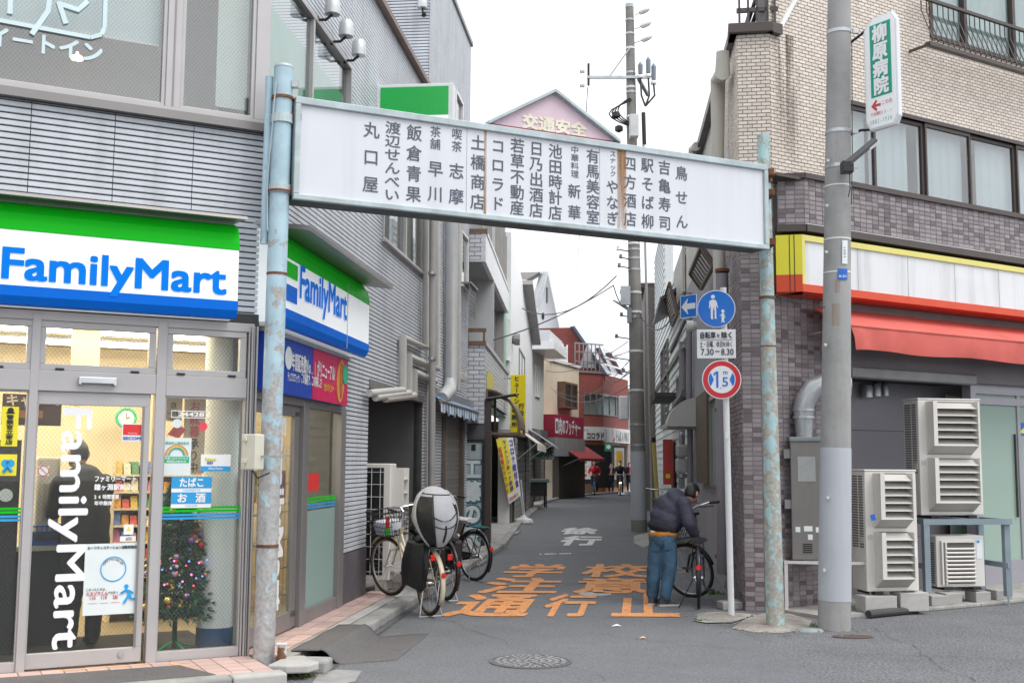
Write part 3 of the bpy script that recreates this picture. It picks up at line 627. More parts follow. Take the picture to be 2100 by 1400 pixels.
# stickers on the right pane
o,r=sticker(PR,FF,352,977,432,1040,wtxt); h=(r[3]-r[2])
m=MB(); m.box(r[0],r[1],-.008,-.0062,r[2]+.13*h,r[2]+.50*h); m.box(r[0],r[1],-.008,-.0062,r[2]+.63*h,r[3]); m.build('print',sky2,o)
m=MB(); w=r[1]-r[0]; line(m,'たばこ',r[0]+.18*w,r[0]+.82*w,r[2]+.815*h,.075,-.0085,.03); line(m,'お',r[0]+.14*w,r[0]+.4*w,r[2]+.32*h,.075,-.0085,.03); line(m,'酒',r[0]+.6*w,r[0]+.86*w,r[2]+.32*h,.075,-.0085,.03); m.build('lettering',wtxt,o)
m=MB(); fit(m,'CIGARETTE',r[0]+.28*w,r[2]+.535*h,r[0]+.72*w,r[2]+.595*h,-.0085); fit(m,'LIQUOR',r[0]+.36*w,r[2]+.035*h,r[0]+.66*w,r[2]+.095*h,-.0085); m.build('small_lettering',sky2,o)
o,r=sticker(PR,FF,333,897,390,974,paper,'notice'); w=r[1]-r[0]; h=r[3]-r[2]
m=MB(); line(m,'感染防止徹底宣言',r[0]+.1*w,r[1]-.08*w,r[2]+.86*h,.024,-.0085,.01); m.box(r[0]+.08*w,r[1]-.06*w,-.008,-.0062,r[2]+.33*h,r[2]+.5*h); m.build('print',green2,o)
for k,cc in enumerate(((.75,.1,.08),(.8,.5,.05),(.75,.7,.1),(.1,.5,.15),(.05,.25,.65))):
    q=MB(); rad=w*(.38-.035*k); q.path([(r[0]+w*.5+rad*math.cos(a),-.008,r[2]+.53*h+rad*.95*math.sin(a)) for a in [math.pi*i/14 for i in range(15)]],w*.016,4); q.build('rainbow_arc',mat('rb%d'%k,cc,.5),o)
m=MB(); line(m,'新型コロナウイルス',r[0]+.1*w,r[1]-.1*w,r[2]+.455*h,.019,-.0085,.02); line(m,'感染拡大防止中',r[0]+.16*w,r[1]-.16*w,r[2]+.37*h,.019,-.0085,.02); m.build('lettering',wtxt,o)
o,r=sticker(PR,FF,412,931,472,966,wtxt); w=r[1]-r[0]; h=r[3]-r[2]
MB().box(r[0],r[1],-.008,-.0062,r[2],r[2]+.3*h).build('print',sky2,o); m=MB(); fit(m,'Official Partner',r[0]+.25*w,r[2]+.1*h,r[0]+.75*w,r[2]+.24*h,-.0085,.02); m.build('lettering',wtxt,o)
m=MB(); fit(m,'Pokémon',r[0]+.13*w,r[2]+.60*h,r[0]+.5*w,r[2]+.82*h,-.0085,.04); m.build('title_lettering',yel,o); m=MB(); fit(m,'GO',r[0]+.2*w,r[2]+.42*h,r[0]+.4*w,r[2]+.57*h,-.0085,.05); m.build('logo_lettering',bluep,o)
r=FF.rect(351,841,431,858); m=MB(); e=.006
for f in ((r[0],r[1],r[2],r[2]+e),(r[0],r[1],r[3]-e,r[3]),(r[0],r[0]+e,r[2],r[3]),(r[1]-e,r[1],r[2],r[3])): m.box(f[0],f[1],-.006,-.004,f[2],f[3])
fit(m,'24428',r[0]+.17*(r[1]-r[0]),r[2]+.012,r[0]+.84*(r[1]-r[0]),r[3]-.012,-.0065,.03); m.build('number_sticker',wtxt,PR)
c=FF.at(363,868); MB().disc(c[0],c[1],.035,-.006,-.004,24).build('oval_sticker',paper,PR)
c=FF.at(416,874); MB().disc(c[0],c[1],.034,-.006,-.004,24).build('round_sticker',mat('pink_red',(.75,.07,.1),.5),PR)
# stickers on the door and left pane
o,r=sticker(D,FF,251,868,290,905,wtxt); w=r[1]-r[0]; h=r[3]-r[2]
MB().box(r[0]+.006,r[1]-.006,-.008,-.0062,r[2]+.36*h,r[3]-.006).build('print',red,o); m=MB(); fit(m,'SECOM',r[0]+.05*w,r[2]+.09*h,r[1]-.05*w,r[2]+.27*h,-.0085,.03); m.build('lettering',bluep,o); m=MB(); fit(m,'Security by',r[0]+.3*w,r[2]+.42*h,r[1]-.25*w,r[2]+.5*h,-.0085); m.build('small_lettering',wtxt,o)
o,r=sticker(D,FF,175,1115,278,1256,paper,'poster'); w=r[1]-r[0]; h=r[3]-r[2]
m=MB(); line(m,'セーフティステーション活動実施店',r[0]+.04*w,r[1]-.03*w,r[2]+.945*h,.024,-.0085,.03); line(m,'こまったときは…',r[0]+.04*w,r[0]+.45*w,r[2]+.36*h,.022,-.0085,.01); line(m,'のお店へ!',r[0]+.46*w,r[0]+.68*w,r[2]+.31*h,.02,-.0085,.01); m.build('lettering',blk,o)
m=MB(); line(m,'エスゾウくん',r[0]+.05*w,r[0]+.46*w,r[2]+.305*h,.028,-.0085,.03)
for k,tx in enumerate(('110','119','店')):
    x=r[0]+(.10+.21*k)*w; fit(m,tx,x+.01,r[2]+.215*h,x+.13*w,r[2]+.262*h,-.0085,.02)
    for f in ((x,x+.16*w,.165,.168),(x,x+.16*w,.272,.275)): m.box(f[0],f[1],-.0085,-.0062,r[2]+f[2]*h,r[2]+f[3]*h)
m.build('red_lettering',redk,o)
m=MB(); m.ring((r[0]+.54*w,-.0075,r[2]+.64*h),.235*min(w,h),.0045,1,40,4)
fig=[(.80,.40,.045),]
m.disc(r[0]+.80*w,r[2]+.385*h,.032*h,-.0085,-.0062,16)
for pts_ in (((.80,.35),(.86,.27)),((.80,.34),(.70,.29)),((.84,.33),(.93,.29)),((.86,.27),(.76,.15)),((.86,.27),(.90,.21),(.97,.205))): m.path([(r[0]+a*w,-.0075,r[2]+b*h) for a,b in pts_],.011,4)
m.build('blue_print',sky2,o)
m=MB()
for i,ch in enumerate('SAFETYSTATION'):
    a=math.pi*(.86-.72*i/12); em(m,ch,r[0]+.54*w+.18*w*math.cos(a)*1.02,r[2]+.64*h+.155*w*math.sin(a)+.012,.024,.024,-.0085)
m.build('arc_lettering',blk,o)
c=FF.at(263,1083); o,r=sticker(D,FF,254,1075,273,1095,wtxt); m=MB(); m.xz([(r[0]+.02,r[2]+.03),(r[1]-.02,r[2]+.03),((r[0]+r[1])/2,r[3]-.01)],-.009,-.0062); m.build('print',yel,o)
o,r=sticker(D,FF,246,1099,278,1109,wtxt); m=MB(); fit(m,'AUTO',r[0]+.04,r[2]+.008,r[1]-.03,r[3]-.008,-.0085,.02); m.build('lettering',blk,o)
c=FF.at(89,965); m=MB(); m.ring((c[0],-.008,c[1]),.036,.0035,1,28,4); m.path([(c[0]-.024,-.008,c[1]+.024),(c[0]+.024,-.008,c[1]-.024)],.003,4); o,r=sticker(D,FF,79,955,100,975,paper); m.build('print',redk,o)
o,r=sticker(PL,FF,5,833,35,915,yel); w=r[1]-r[0]; h=r[3]-r[2]
m=MB(); column(m,'警察官立寄店',r[0]+.5*w,r[2]+.80*h,r[2]+.04*h,.05,-.0085,.03); m.disc(r[0]+.5*w,r[2]+.90*h,.022,-.0085,-.0062,16); m.box(r[0]+.25*w,r[0]+.75*w,-.0085,-.0062,r[2]+.82*h,r[2]+.86*h); m.build('lettering',blk,o)
o,r=sticker(PL,FF,-3,931,33,975,yel); w=r[1]-r[0]; h=r[3]-r[2]
m=MB(); m.path([(r[0]+.3*w,-.0085,r[2]+.15*h),(r[0]+.5*w,-.0085,r[2]+.45*h),(r[0]+.75*w,-.0085,r[2]+.2*h)],.014,5); m.disc(r[0]+.38*w,r[2]+.58*h,.028,-.0085,-.0062,16); m.disc(r[0]+.66*w,r[2]+.58*h,.028,-.0085,-.0062,16); m.build('blue_ribbon',sky2,o)
r=FF.rect(164,772,236,791,.08); b=MB().box(r[0],r[1],-.10,-.047,r[2]+.012,r[3]); b.box(r[0]-.008,r[0]+.012,-.10,-.047,r[2],r[3]); b.box(r[1]-.012,r[1]+.008,-.10,-.047,r[2],r[3]); b.build('door_sensor',mat('sensor_silver',(.6,.62,.65),.3,.5),BF,bevel=.005)
# --- side face: shopfront, banner
zs1=FS.z(692,846)
us=[.06,FS.u(600,1050),FS.u(613,1050),FS.u(622,1050),FS.u(690,1000),FS.u(699,1000)]
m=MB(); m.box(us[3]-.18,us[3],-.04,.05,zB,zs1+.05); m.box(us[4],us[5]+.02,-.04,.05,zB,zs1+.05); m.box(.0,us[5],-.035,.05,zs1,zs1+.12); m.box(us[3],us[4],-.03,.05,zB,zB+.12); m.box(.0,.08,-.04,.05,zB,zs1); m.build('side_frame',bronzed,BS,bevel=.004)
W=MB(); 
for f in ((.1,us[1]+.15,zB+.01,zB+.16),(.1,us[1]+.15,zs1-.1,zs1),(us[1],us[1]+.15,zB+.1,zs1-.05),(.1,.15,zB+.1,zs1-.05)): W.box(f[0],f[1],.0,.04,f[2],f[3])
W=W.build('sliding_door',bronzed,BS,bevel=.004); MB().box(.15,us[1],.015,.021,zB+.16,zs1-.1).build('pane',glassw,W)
m=MB(); ua,ub=FS.u(560,1000),FS.u(586,1000); fit(m,'FamilyMart',ua,zB+.2,ub,zs1-.12,.012,.03,rot=-90); m.build('lettering',wtxt,W)
W2=MB().box(us[3],us[3]+.012,0,.03,zB+.12,zs1).build('shop_window',bronzed,BS); MB().box(us[3],us[4],.012,.018,FS.z(650,1045),zs1).build('pane',glass,W2); MB().box(us[3],us[4],.012,.018,zB+.12,FS.z(650,1045)).build('frosted_pane',frost,W2)
zz=FS.z(655,1026); stripes(W2,FS,0,0,(0,0,0,0),.010,(fgreen,fgreen,sky2,sky2),.009,us[3]+.01,us[4],[zz+.03,zz,zz-.03,zz-.06])
o,r=sticker(W2,FS,634,970,655,1005,red,y=.008)
r=FS.rect(580,700,711,832,.10); ub0=.10; zb0,zb1=FS.z(711,832,.1),FS.z(711,738,.1)
BN=MB().box(ub0,r[1],-.10,-.04,zb0,zb1).build('advert_banner',mat('banner_blue',(.01,.06,.42),.35,var=.05),BS)
um=FS.u(641,760,.1); MB().box(um,r[1]+.001,-.104,-.1005,zb0,zb1).build('red_half',mat('banner_red',(.62,.01,.10),.35,var=.05),BN)
MB().box(ub0-.02,r[1]+.03,-.12,.0,zb1,zb1+.04).build('top_rail',steel,BN)
hb=zb1-zb0; m=MB(); line(m,'年間販売数No.1がリニューアル!',FS.u(597,740,.1),FS.u(689,770,.1),zb0+.62*hb,.17,-.106,.03); line(m,'この価格で、この美味しさ!',FS.u(616,775,.1),FS.u(661,790,.1),zb0+.36*hb,.11,-.106,.03); line(m,'チョコクロワッサン',FS.u(588,780,.1),FS.u(614,785,.1),zb0+.33*hb,.09,-.106,.02); m.build('lettering',wtxt,BN)
m=MB(); line(m,'大きいウインナー',FS.u(663,790,.1),FS.u(684,800,.1),zb0+.30*hb,.09,-.106,.02); m.build('yellow_lettering',yel,BN)
m=MB(); uc=FS.u(697,780,.1); 
m.xz([(uc+.14*math.cos(a)+.03*math.sin(a),zb0+.5*hb+.46*hb*math.sin(a)) for a in [6.283*i/24 for i in range(24)]],-.112,-.1045); m.build('bun_print',mat('bun',(.62,.30,.07),.5,var=.15,vs=10),BN)
m=MB(); m.xz([(uc+.05*math.cos(a),zb0+.5*hb+.38*hb*math.sin(a)) for a in [6.283*i/24 for i in range(24)]],-.118,-.113); m.build('sausage_print',mat('sausage',(.45,.12,.04),.4,var=.2,vs=12),BN)
m=MB(); m.disc(uc+.14,zb0+.66*hb,.1,-.122,-.119,24); m.build('round_badge',green2,BN); m=MB(); m.disc(FS.u(590,755,.1),zb0+.66*hb,.10,-.108,-.105,24); m.build('round_badge',paper,BN)
# --- side wall: openings
HS=[(-.1,us[5]+.02,0,zs1+.13),(4.12,7.5,0,FS.z(752,778)),(9.1,11.3,0,2.55),(.10,FS.u(718,150),4.42,FS.z(712,134)+.03),(FS.u(783,488)-.03,FS.u(868,560)+.03,4.30,5.75),(FS.u(944,560),11.72,4.72,5.7),(10.1,10.9,6.55,8.0)]
ue=11.85
slab(BS,cells(0.0,7.62,.0,7.1,HS)+cells(7.62,ue,0,9.42,HS),sidb,t=.12)
HS2=[HS[0],(HS[0][1],HS[1][0],0,.62)]+HS[1:]
siding(BS,cells(.0,7.62,.10,7.08,HS2)+cells(7.62,ue,.1,9.42,HS),sidg,pw=.91,pitch=.0487)
MB().box(us[5]+.03,4.12,-.02,.05,.0,.62).build('plinth',mat('dark_plinth',(.11,.105,.12),.7,var=.15,streak=.3,grime=.3),BS)
FB=Fr(FS.pt(7.62,0,0).to_2d(),96.3)
siding((B,FB.M),[(-5,0,7.0,9.42)],sidg,pw=.91,pitch=.0487); MB().box(-5,0,.002,.1,6.9,9.42).build('wall',sidb,(B,FB.M))
MB().box(7.6,ue+.03,-.05,.2,9.42,9.5).build('parapet_cap',bronzed,BS); MB().box(-5.05,.05,-.05,.2,9.42,9.5).build('parapet_cap',bronzed,(B,FB.M))
# roof band of the lower front block
q=MB(); q.box(-.0,7.62,-.10,.1,7.08,7.15); q.build('eave',mat('brown_eave',(.22,.16,.14),.6),BS)
for k in range(7):
    y0=.0+.085*k; z0=7.16+.11*k; MB().obox((3.8,y0-.01,z0+.045),(3.81,0,0),(0,.033,.043),(0,.012,-.009)).build('roof_panel',sidg,BS)
MB().box(0,7.6,.0,.62,7.10,7.14).build('roof_deck',sidb,BS)
MB().box(-7,.0,0.1,4,7.12,7.2).build('roof_deck',sidb,BF)
def window(par,u0,u1,z0,z1,nm='window',fm_=bronze,gl=glassl,n=2,fw_=.045,dep=.05,back=None,sill=True):
    w=MB(); 
    for f in ((u0,u1,z0,z0+fw_),(u0,u1,z1-fw_,z1),(u0,u0+fw_,z0+fw_,z1-fw_),(u1-fw_,u1,z0+fw_,z1-fw_)): w.box(f[0],f[1],-.03,dep,f[2],f[3])
    for i in range(1,n): x=u0+(u1-u0)*i/n; w.box(x-fw_*.5,x+fw_*.5,-.025,dep,z0+fw_,z1-fw_)
    if sill: w.box(u0-.03,u1+.03,-.07,.0,z0-.03,z0-.001)
    w=w.build(nm,fm_,par,bevel=.003)
    for i in range(n):
        a=u0+(u1-u0)*i/n+fw_*.55; b=u0+(u1-u0)*(i+1)/n-fw_*.55; MB().box(a,b,.012+.012*(i%2),.017+.012*(i%2),z0+fw_,z1-fw_).build('pane',gl,w)
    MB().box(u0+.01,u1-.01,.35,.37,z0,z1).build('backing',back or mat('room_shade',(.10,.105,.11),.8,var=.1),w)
    return w
curt=mat('white_curtain',(.76,.81,.81),.8,var=.05,vs=2); 
def curtain(par,u0,u1,z0,z1,y,m_,nf=None):
    nf=nf or max(4,int((u1-u0)/.055)); m=MB(); P=[]
    for i in range(nf*4+1):
        t=i/(nf*4); P.append((u0+(u1-u0)*t,y+.018*math.sin(t*nf*6.283)+.006*math.sin(t*nf*2.1)))
    vs_=[(a,b,z) for z in (z0,z1) for a,b in P]; n_=len(P); m.add(vs_,[(i,i+1,n_+i+1,n_+i) for i in range(n_-1)]); return m.build('curtain',m_,par,smooth=True)
h=HS[3]; w=window(BS,h[0],h[1],h[2],h[3],n=2,back=mat('pale_room',(.5,.53,.53),.8)); MB().box(h[0],h[1],.06,.07,h[2],FS.z(700,178)).build('green_film',mat('green_film',(.30,.52,.40),.6),w)
h=HS[4]; w=window(BS,*h,n=2,back=mat('pale_room',(.5,.53,.53),.8)); curtain(w,h[0]+.9*(h[1]-h[0])-.5,h[1]-.1,h[2]+.05,h[3],.12,mat('beige_curtain',(.45,.42,.36),.8))
w=window(BS,*HS[5],n=1,fm_=white); w2=window(BS,*HS[6],n=1,fm_=white)
lat=MB()
for i in range(9): x=10.95+i*.095; lat.path([(x,-.16,4.2),(x,-.16,4.74)],.008,4)
for i in range(7): lat.path([(10.95,-.16,4.22+i*.085),(11.75,-.16,4.22+i*.085)],.008,4)
lat.box(10.9,11.8,-.2,.0,4.735,4.765); lat.build('window_grille',mat('grey_grille',(.25,.24,.24),.5),BS)
lat=MB()
for i in range(9): x=10.05+i*.095; lat.path([(x,-.16,6.1),(x,-.16,6.5)],.008,4)
lat.box(10.0,10.95,-.2,.0,6.5,6.53); lat.box(10.0,10.95,-.2,-.1,6.08,6.1); lat.build('window_grille',mat('grey_grille',(.25,.24,.24),.5),BS)
# recess
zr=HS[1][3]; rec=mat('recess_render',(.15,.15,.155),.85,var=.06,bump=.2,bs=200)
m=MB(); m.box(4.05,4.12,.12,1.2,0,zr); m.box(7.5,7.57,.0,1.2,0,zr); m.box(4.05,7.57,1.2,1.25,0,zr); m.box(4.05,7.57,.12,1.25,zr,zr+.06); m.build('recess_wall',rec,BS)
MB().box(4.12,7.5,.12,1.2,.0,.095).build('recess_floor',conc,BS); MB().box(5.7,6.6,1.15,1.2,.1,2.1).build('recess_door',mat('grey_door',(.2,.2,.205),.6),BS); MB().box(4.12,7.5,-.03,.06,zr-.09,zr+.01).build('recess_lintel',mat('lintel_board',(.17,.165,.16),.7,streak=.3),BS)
# second siding pier plinth and shutter
SH=MB(); SH.box(9.1,9.3,-.05,.1,0,2.55); SH.box(11.1,11.3,-.05,.1,0,2.55); SH.box(9.1,11.3,-.05,.1,2.35,2.56); SH=SH.build('shutter_frame',mat('brown_frame',(.12,.095,.08),.6,grime=.4),BS)
me=MB().box(9.3,11.1,.02,.04,0,.072).mesh('shutter_slat'); me.materials.append(mat('shutter_steel',(.23,.215,.20),.5,.3,var=.08,streak=.3,rnd=.08))
for i in range(30): o=bpy.data.objects.new('shutter_slat',me); COL.objects.link(o); setp(o,SH,(0,0,.08+i*.078)) if False else None; o.parent=SH; o.location=(0,(i%2)*.004,.09+i*.076)
# striped awning over the shutter
st1=mat('awning_blue',(.16,.26,.42),.8,var=.08); st2=mat('awning_white',(.62,.66,.68),.8,var=.08,grime=.4)
aw=thing('striped_awning','small blue and white striped awning over the brown shutter','awning',FS.M)
ao=.2; ua,za_=FS.at(903,823,ao); ub_,zb_=FS.at(988,846,ao); zc=(za_+zb_)/2
MB().path([(ua,-ao,zc),(ub_,-ao,zc)],.028,8).build('front_bar',steel,aw)
MB().ext([(ua,-ao,zc+.01),(ub_,-ao,zc+.01),(ub_,-.02,zc+.16),(ua,-.02,zc+.16)],(0,.004,-.012)).build('canvas',st1,aw)
MB().box(ua+.1,ub_-.1,-.12,-.02,zc+.08,zc+.2).build('cassette',steel,aw)
ns=34
for k in range(ns):
    a=ua+(ub_-ua)*k/ns; b=ua+(ub_-ua)*(k+1)/ns; m=MB(); zl=zc-.17-.03*math.sin(k*1.57)
    m.add([(a,-ao-.005,zc),(b,-ao-.005,zc),(b,-ao-.012-.01*math.sin((k+1)*2.1),zl),(a,-ao-.012-.01*math.sin(k*2.1),zl)],[(0,1,2,3)]); m.build('valance_stripe',st1 if k%2 else st2,aw)
for x in (ua+.1,ub_-.1): MB().path([(x,-ao,zc),(x,-.03,zc-.05)],.012,6).build('arm',black,aw)
# pipes on the side wall
pipe=mat('cream_duct',(.50,.49,.46),.5,var=.05,grime=.15); pg=mat('grey_pipe',(.38,.37,.36),.5,var=.06,grime=.2)
def wpipe(pts,r,out,nm,m_,n=12,par=BS):
    m=MB(); P=[]
    for p in pts:
        a=FS.at(p[0],p[1],out); P.append((a[0],-out,a[1]))
    m.path(P,r,n); return m.build(nm,m_,par,smooth=True),P
wpipe([(873,430),(873,713),(826,692),(826,800),(757,806)],.043,.09,'wall_duct',pipe); wpipe([(897,430),(897,757),(838,731),(838,806),(770,815)],.043,.10,'wall_duct',pipe); wpipe([(893,782),(849,763),(849,811),(790,818)],.043,.10,'wall_duct',pipe)
wpipe([(926,430),(926,775),(922,800),(905,818)],.105,.14,'exhaust_duct',mat('pale_duct',(.46,.47,.47),.45,var=.05,grime=.15),16); wpipe([(941,430),(940,800)],.04,.08,'wall_duct',pipe)
o,P=wpipe([(888,420),(887,640),(885,1010)],.05,.22,'downpipe',pg); 
for yy in (560,735,908): a=FS.at(886,yy,.22); MB().lathe([(.058,-.02),(.058,.02)],(a[0],-.22,a[1]),12).build('pipe_bracket',steel,BS)
wpipe([(877,1030),(879,430)],.03,.06,'wall_duct',pipe)
m=MB(); a=FS.at(895,803,.1); m.lathe([(.07,0),(.07,.08),(.05,.11)],(0,0,0),14,1); m.tf(Matrix.Translation((a[0],-.1,a[1]))); m.build('alarm_lamp',red,BS)
m=MB(); m.path([(4.35,.25,1.65),(4.35,.25,2.3)],.05,10); m.build('recess_pipe',pipe,BS); m=MB(); m.lathe([(.10,0),(.10,.14),(.07,.2),(.02,.22)],(4.36,.22,1.62),14); m.build('pipe_cowl',steel,BS,smooth=True)
for x,y in ((942,772),(952,775)):
    a=FS.at(x,y,.08); m=MB(); m.lathe([(.07,-.06),(.07,.04),(.05,.09),(.01,.1)],(a[0],-.08,a[1]),12); m.build('vent_cap',pg,BS,smooth=True)
# bell shaped wall lamps
lampm=mat('lamp_silver',(.55,.57,.58),.35,.5,var=.04)
for k,(x,y,wh) in enumerate(((682,12,'nearest of three above the upper corner window'),(710,58,'middle one of three beside the upper corner window'),(736,98,'lowest looking of three beside the upper corner window'),(866,5,'alone high on the taller rear block'))):
    fr_=FS if k<3 else FB; out=.16; a=fr_.at(x,y,out); t=thing('wall_lamp','silver bell shaped wall lamp, '+wh,'lamp',fm(fr_,a[0],out,a[1]),'bell shaped wall lamps')
    m=MB(); m.lathe([(.075,-.09),(.078,-.03),(.07,.05),(.05,.085),(.012,.1)],n=18); m.build('bell',lampm,t,smooth=True); MB().path([(0,0,-.09),(0,.06,-.14),(0,out,-.14)],.014,6).build('arm',blackp,t); MB().lathe([(.035,-.02),(.035,.0)],(0,out,-.14),12,1).build('base_plate',blackp,t)
# green projecting sign
uG=4.25; FG=Fr(FS.pt(uG,0,0).to_2d(),96.3); r=FG.rect(772,172,930,330)
t=thing('projecting_sign','blank green and white projecting sign box high on the grey wall','sign',FG.M)
zg0,zg1=4.9,FG.z(850,172); u0,u1=FG.u(772,200),FG.u(930,200)
MB().box(u0,u1,0,.16,zg0,zg1).build('case',mat('sign_case',(.72,.74,.75),.4,var=.04),t,bevel=.01); zs_=FG.z(850,237)
MB().box(u0+.05,u1-.06,-.008,-.001,zs_,zg1-.04).build('green_panel',mat('panel_green',(.01,.36,.06),.3,var=.06,vs=1,emit=.1),t); MB().box(u0+.05,u1-.06,-.008,-.001,zg0+.05,zs_-.004).build('white_panel',fwhite,t)
for z in (5.2,5.8): MB().box(u0-.5,u0,.05,.09,z,z+.04).build('bracket',steel,t)
# ---------------- shop interior ----------------
zc_=2.78
IN=[FF.pt(-7,-.07,0),FF.pt(-.05,-.07,0),FS.pt(.12,-.08,0),FS.pt(4.0,-.08,0),FF.pt(1.95,-3.9,0),FF.pt(-7,-3.9,0)]
inv=FF.M.inverted(); INl=[inv@p for p in IN]
m=MB(); m.poly([(p.x,p.y,.096) for p in INl]); m.build('store_floor',mat('store_floor',(.36,.29,.19),.35,var=.05),BF)
m=MB(); m.poly([(p.x,p.y,zc_) for p in INl[::-1]]); m.build('store_ceiling',ceilm,BF)
m=MB()
for a,b in ((INl[4],INl[5]),(INl[3],INl[4]),(INl[5],INl[0])): m.poly([(a.x,a.y,.09),(b.x,b.y,.09),(b.x,b.y,zc_),(a.x,a.y,zc_)])
m.build('store_wall',cream,BF)
pa=[inv@FS.pt(u_,-.13,0) for u_ in (3.0,4.02)]; m=MB(); m.poly([(pa[0].x,pa[0].y,.09),(pa[1].x,pa[1].y,.09),(pa[1].x,pa[1].y,zc_),(pa[0].x,pa[0].y,zc_)]); m.build('store_wall',cream,BF)
MB().box(-2.6,-.1,.1,1.5,.097,.101).build('entrance_carpet',mat('entry_carpet',(.03,.03,.032),.9,spk=.5,bs=200),BF)
tubem=mat_light('fluorescent',(1,.86,.62),22.0)
for k,(a,b,y0) in enumerate(((-6,.3,.75),(-6,.8,1.7),(-6,1.2,2.8))): 
    MB().box(a,b,y0-.06,y0+.06,zc_-.07,zc_-.03).build('ceiling_light',tubem,BF); MB().box(a,b,y0-.09,y0+.09,zc_-.03,zc_-.002).build('light_fitting',white,BF)
MB().box(FF.u(147,715,-1.1),FF.u(205,715,-1.1),1.1,1.13,2.2,2.76).build('hanging_board',mat('pale_board',(.8,.68,.42),.7),BF)
# column
cx,_=FF.at(447,1100,-.45); m=MB(); m.lathe([(.145,.10),(.145,zc_)],(cx,.45,0),24); m.build('column',mat('column_white',(.84,.87,.85),.5,var=.03),BF,smooth=True); m=MB(); m.lathe([(.15,.0),(.15,.17)],(cx,.45,.10),24); m.build('column_base',mat('column_blue',(.03,.1,.22),.5),BF,smooth=True)
MB().box(cx+.16,cx+.24,.3,.36,.10,1.5).build('dark_red_panel',mat('dark_red_panel',(.12,.02,.02),.5),BF)
# paper signs hung inside the right pane
kp=mat('kraft_paper',(.50,.38,.26),.8,var=.05); u0,u1=FF.u(376,900,-.12),FF.u(420,900,-.12); z0,z1=FF.z(400,970,-.12),zH-.02
t=thing('hanging_poster','brown paper year end gift poster hanging inside the right window','poster',FF.M); MB().box(u0,u1,.12,.123,z0,z1).build('sheet',kp,t)
m=MB(); column(m,'お歳暮',(u0+u1)/2,z1-.01,z1-.3,.085,.118,.02); m.build('red_lettering',redk,t); m=MB(); column(m,'承り中',(u0+u1)/2,z1-.30,z1-.58,.08,.118,.02); m.build('lettering',mat('brown_ink',(.06,.04,.02),.6),t)
t=thing('atm_notice','small brown notice reading ATM at top of the right window','notice',FF.M); u0,u1=FF.u(337,830,-.1),FF.u(374,830,-.1); MB().box(u0,u1,.1,.103,FF.z(350,862,-.1),zH-.01).build('sheet',kp,t)
m=MB(); fit(m,'ATM',u0+.05,zH-.10,u1-.05,zH-.05,.098,.03); line(m,'一階左奥',u0+.03,u1-.03,zH-.135,.04,.098,.02); line(m,'にあります',u0+.03,u1-.03,zH-.185,.035,.098,.02); m.build('lettering',mat('brown_ink',(.06,.04,.02),.6),t)
m=MB(); m.xz([(u0+.03,zH-.3),(u0+.12,zH-.33),(u0+.17,zH-.26),(u0+.10,zH-.21)],.096,.098); m.build('red_arrow',redk,t)
# campaign board
t=thing('campaign_board','dark brown campaign board hanging inside above the shop door','board',FF.M); u0,u1=FF.u(5,830,-.9),FF.u(125,860,-.9); MB().box(u0,u1,.9,.93,FF.z(60,872,-.9),zH+.02).build('panel',mat('board_brown',(.06,.03,.025),.6,var=.2),t)
m=MB(); line(m,'キャンペーン',u0+.02,u0+.62,zH-.03,.1,.895,.03); m.build('lettering',mat('board_cream',(.6,.52,.4),.6),t); m=MB(); m.box(u0+.05,u0+.3,.892,.898,zH-.17,zH-.11); m.build('orange_patch',mat('board_orange',(.35,.12,.04),.6),t)
# wall clock
c=FF.at(259,857,-3.4); t=thing('wall_clock','round green rimmed clock on the cream wall inside the shop','clock',fm(FF,c[0],-3.4,c[1])); m=MB(); m.ring((0,0,0),.095,.014,1,32,8); m.build('rim',green2,t,smooth=True); MB().disc(0,0,.09,.0,.02).build('face',paper,t); m=MB(); m.path([(0,-.006,0),(0,-.006,.06)],.004,4); m.path([(0,-.006,0),(.04,-.006,.012)],.005,4); m.build('hands',blk,t); MB().box(-.05,.05,.02,.3,-.05,.05).build('mount',white,t)
# shelf with packets
prodm=[mat('pack%d'%i,c,.45,var=.25,vs=30) for i,c in enumerate(((.6,.08,.06),(.65,.45,.08),(.7,.65,.5),(.1,.25,.12),(.5,.15,.3),(.12,.2,.45),(.65,.3,.05)))]
def shelf(label,u0,u1,y0,z1,rows,seed):
    t=thing('display_shelf',label,'shelf',FF.M); r=random.Random(seed); MB().box(u0,u1,y0+.30,y0+.34,.1,z1).build('back_panel',cream,t); 
    for s in (u0,u1): MB().box(s-.015,s+.015,y0,y0+.34,.1,z1).build('side_panel',cream,t)
    dz=(z1-.2)/rows
    for k in range(rows):
        z=.2+k*dz; MB().box(u0,u1,y0,y0+.3,z-.02,z).build('shelf_board',cream,t)
        for mi in range(7):
            m=MB(); 
            for i in range(mi,int((u1-u0)/.075),7): 
                x=u0+.02+i*.075; hh=dz*r.uniform(.5,.82); m.ext([(x,y0+.02,z+.001),(x+.062,y0+.02,z+.001),(x+.062,y0+.20,z+.001),(x,y0+.20,z+.001)],(0,.03,hh))
            if m.f: m.build('packet_row',prodm[(mi+k)%7],t)
    return t
a=FF.u(232,1000,-2.3); shelf('packed snack shelf behind the door glass of the shop',a,a+1.3,2.3,1.62,9,4)
a=FF.u(332,1000,-2.9); shelf('low shelf of goods behind the christmas tree',a,a+.7,2.9,1.3,6,5)
a=FS.u(640,900); 
t=thing('wire_rack','wire magazine rack inside the shop behind the side window','rack',FS.M)
for i in range(14): MB().path([(1.2+i*.12,.45,.12),(1.2+i*.12,.45,1.75)],.006,4).build('wire',steel,t)
for i in range(6): MB().path([(1.2,.45,.25+i*.28),(2.8,.45,.25+i*.28)],.008,4).build('rail',steel,t)
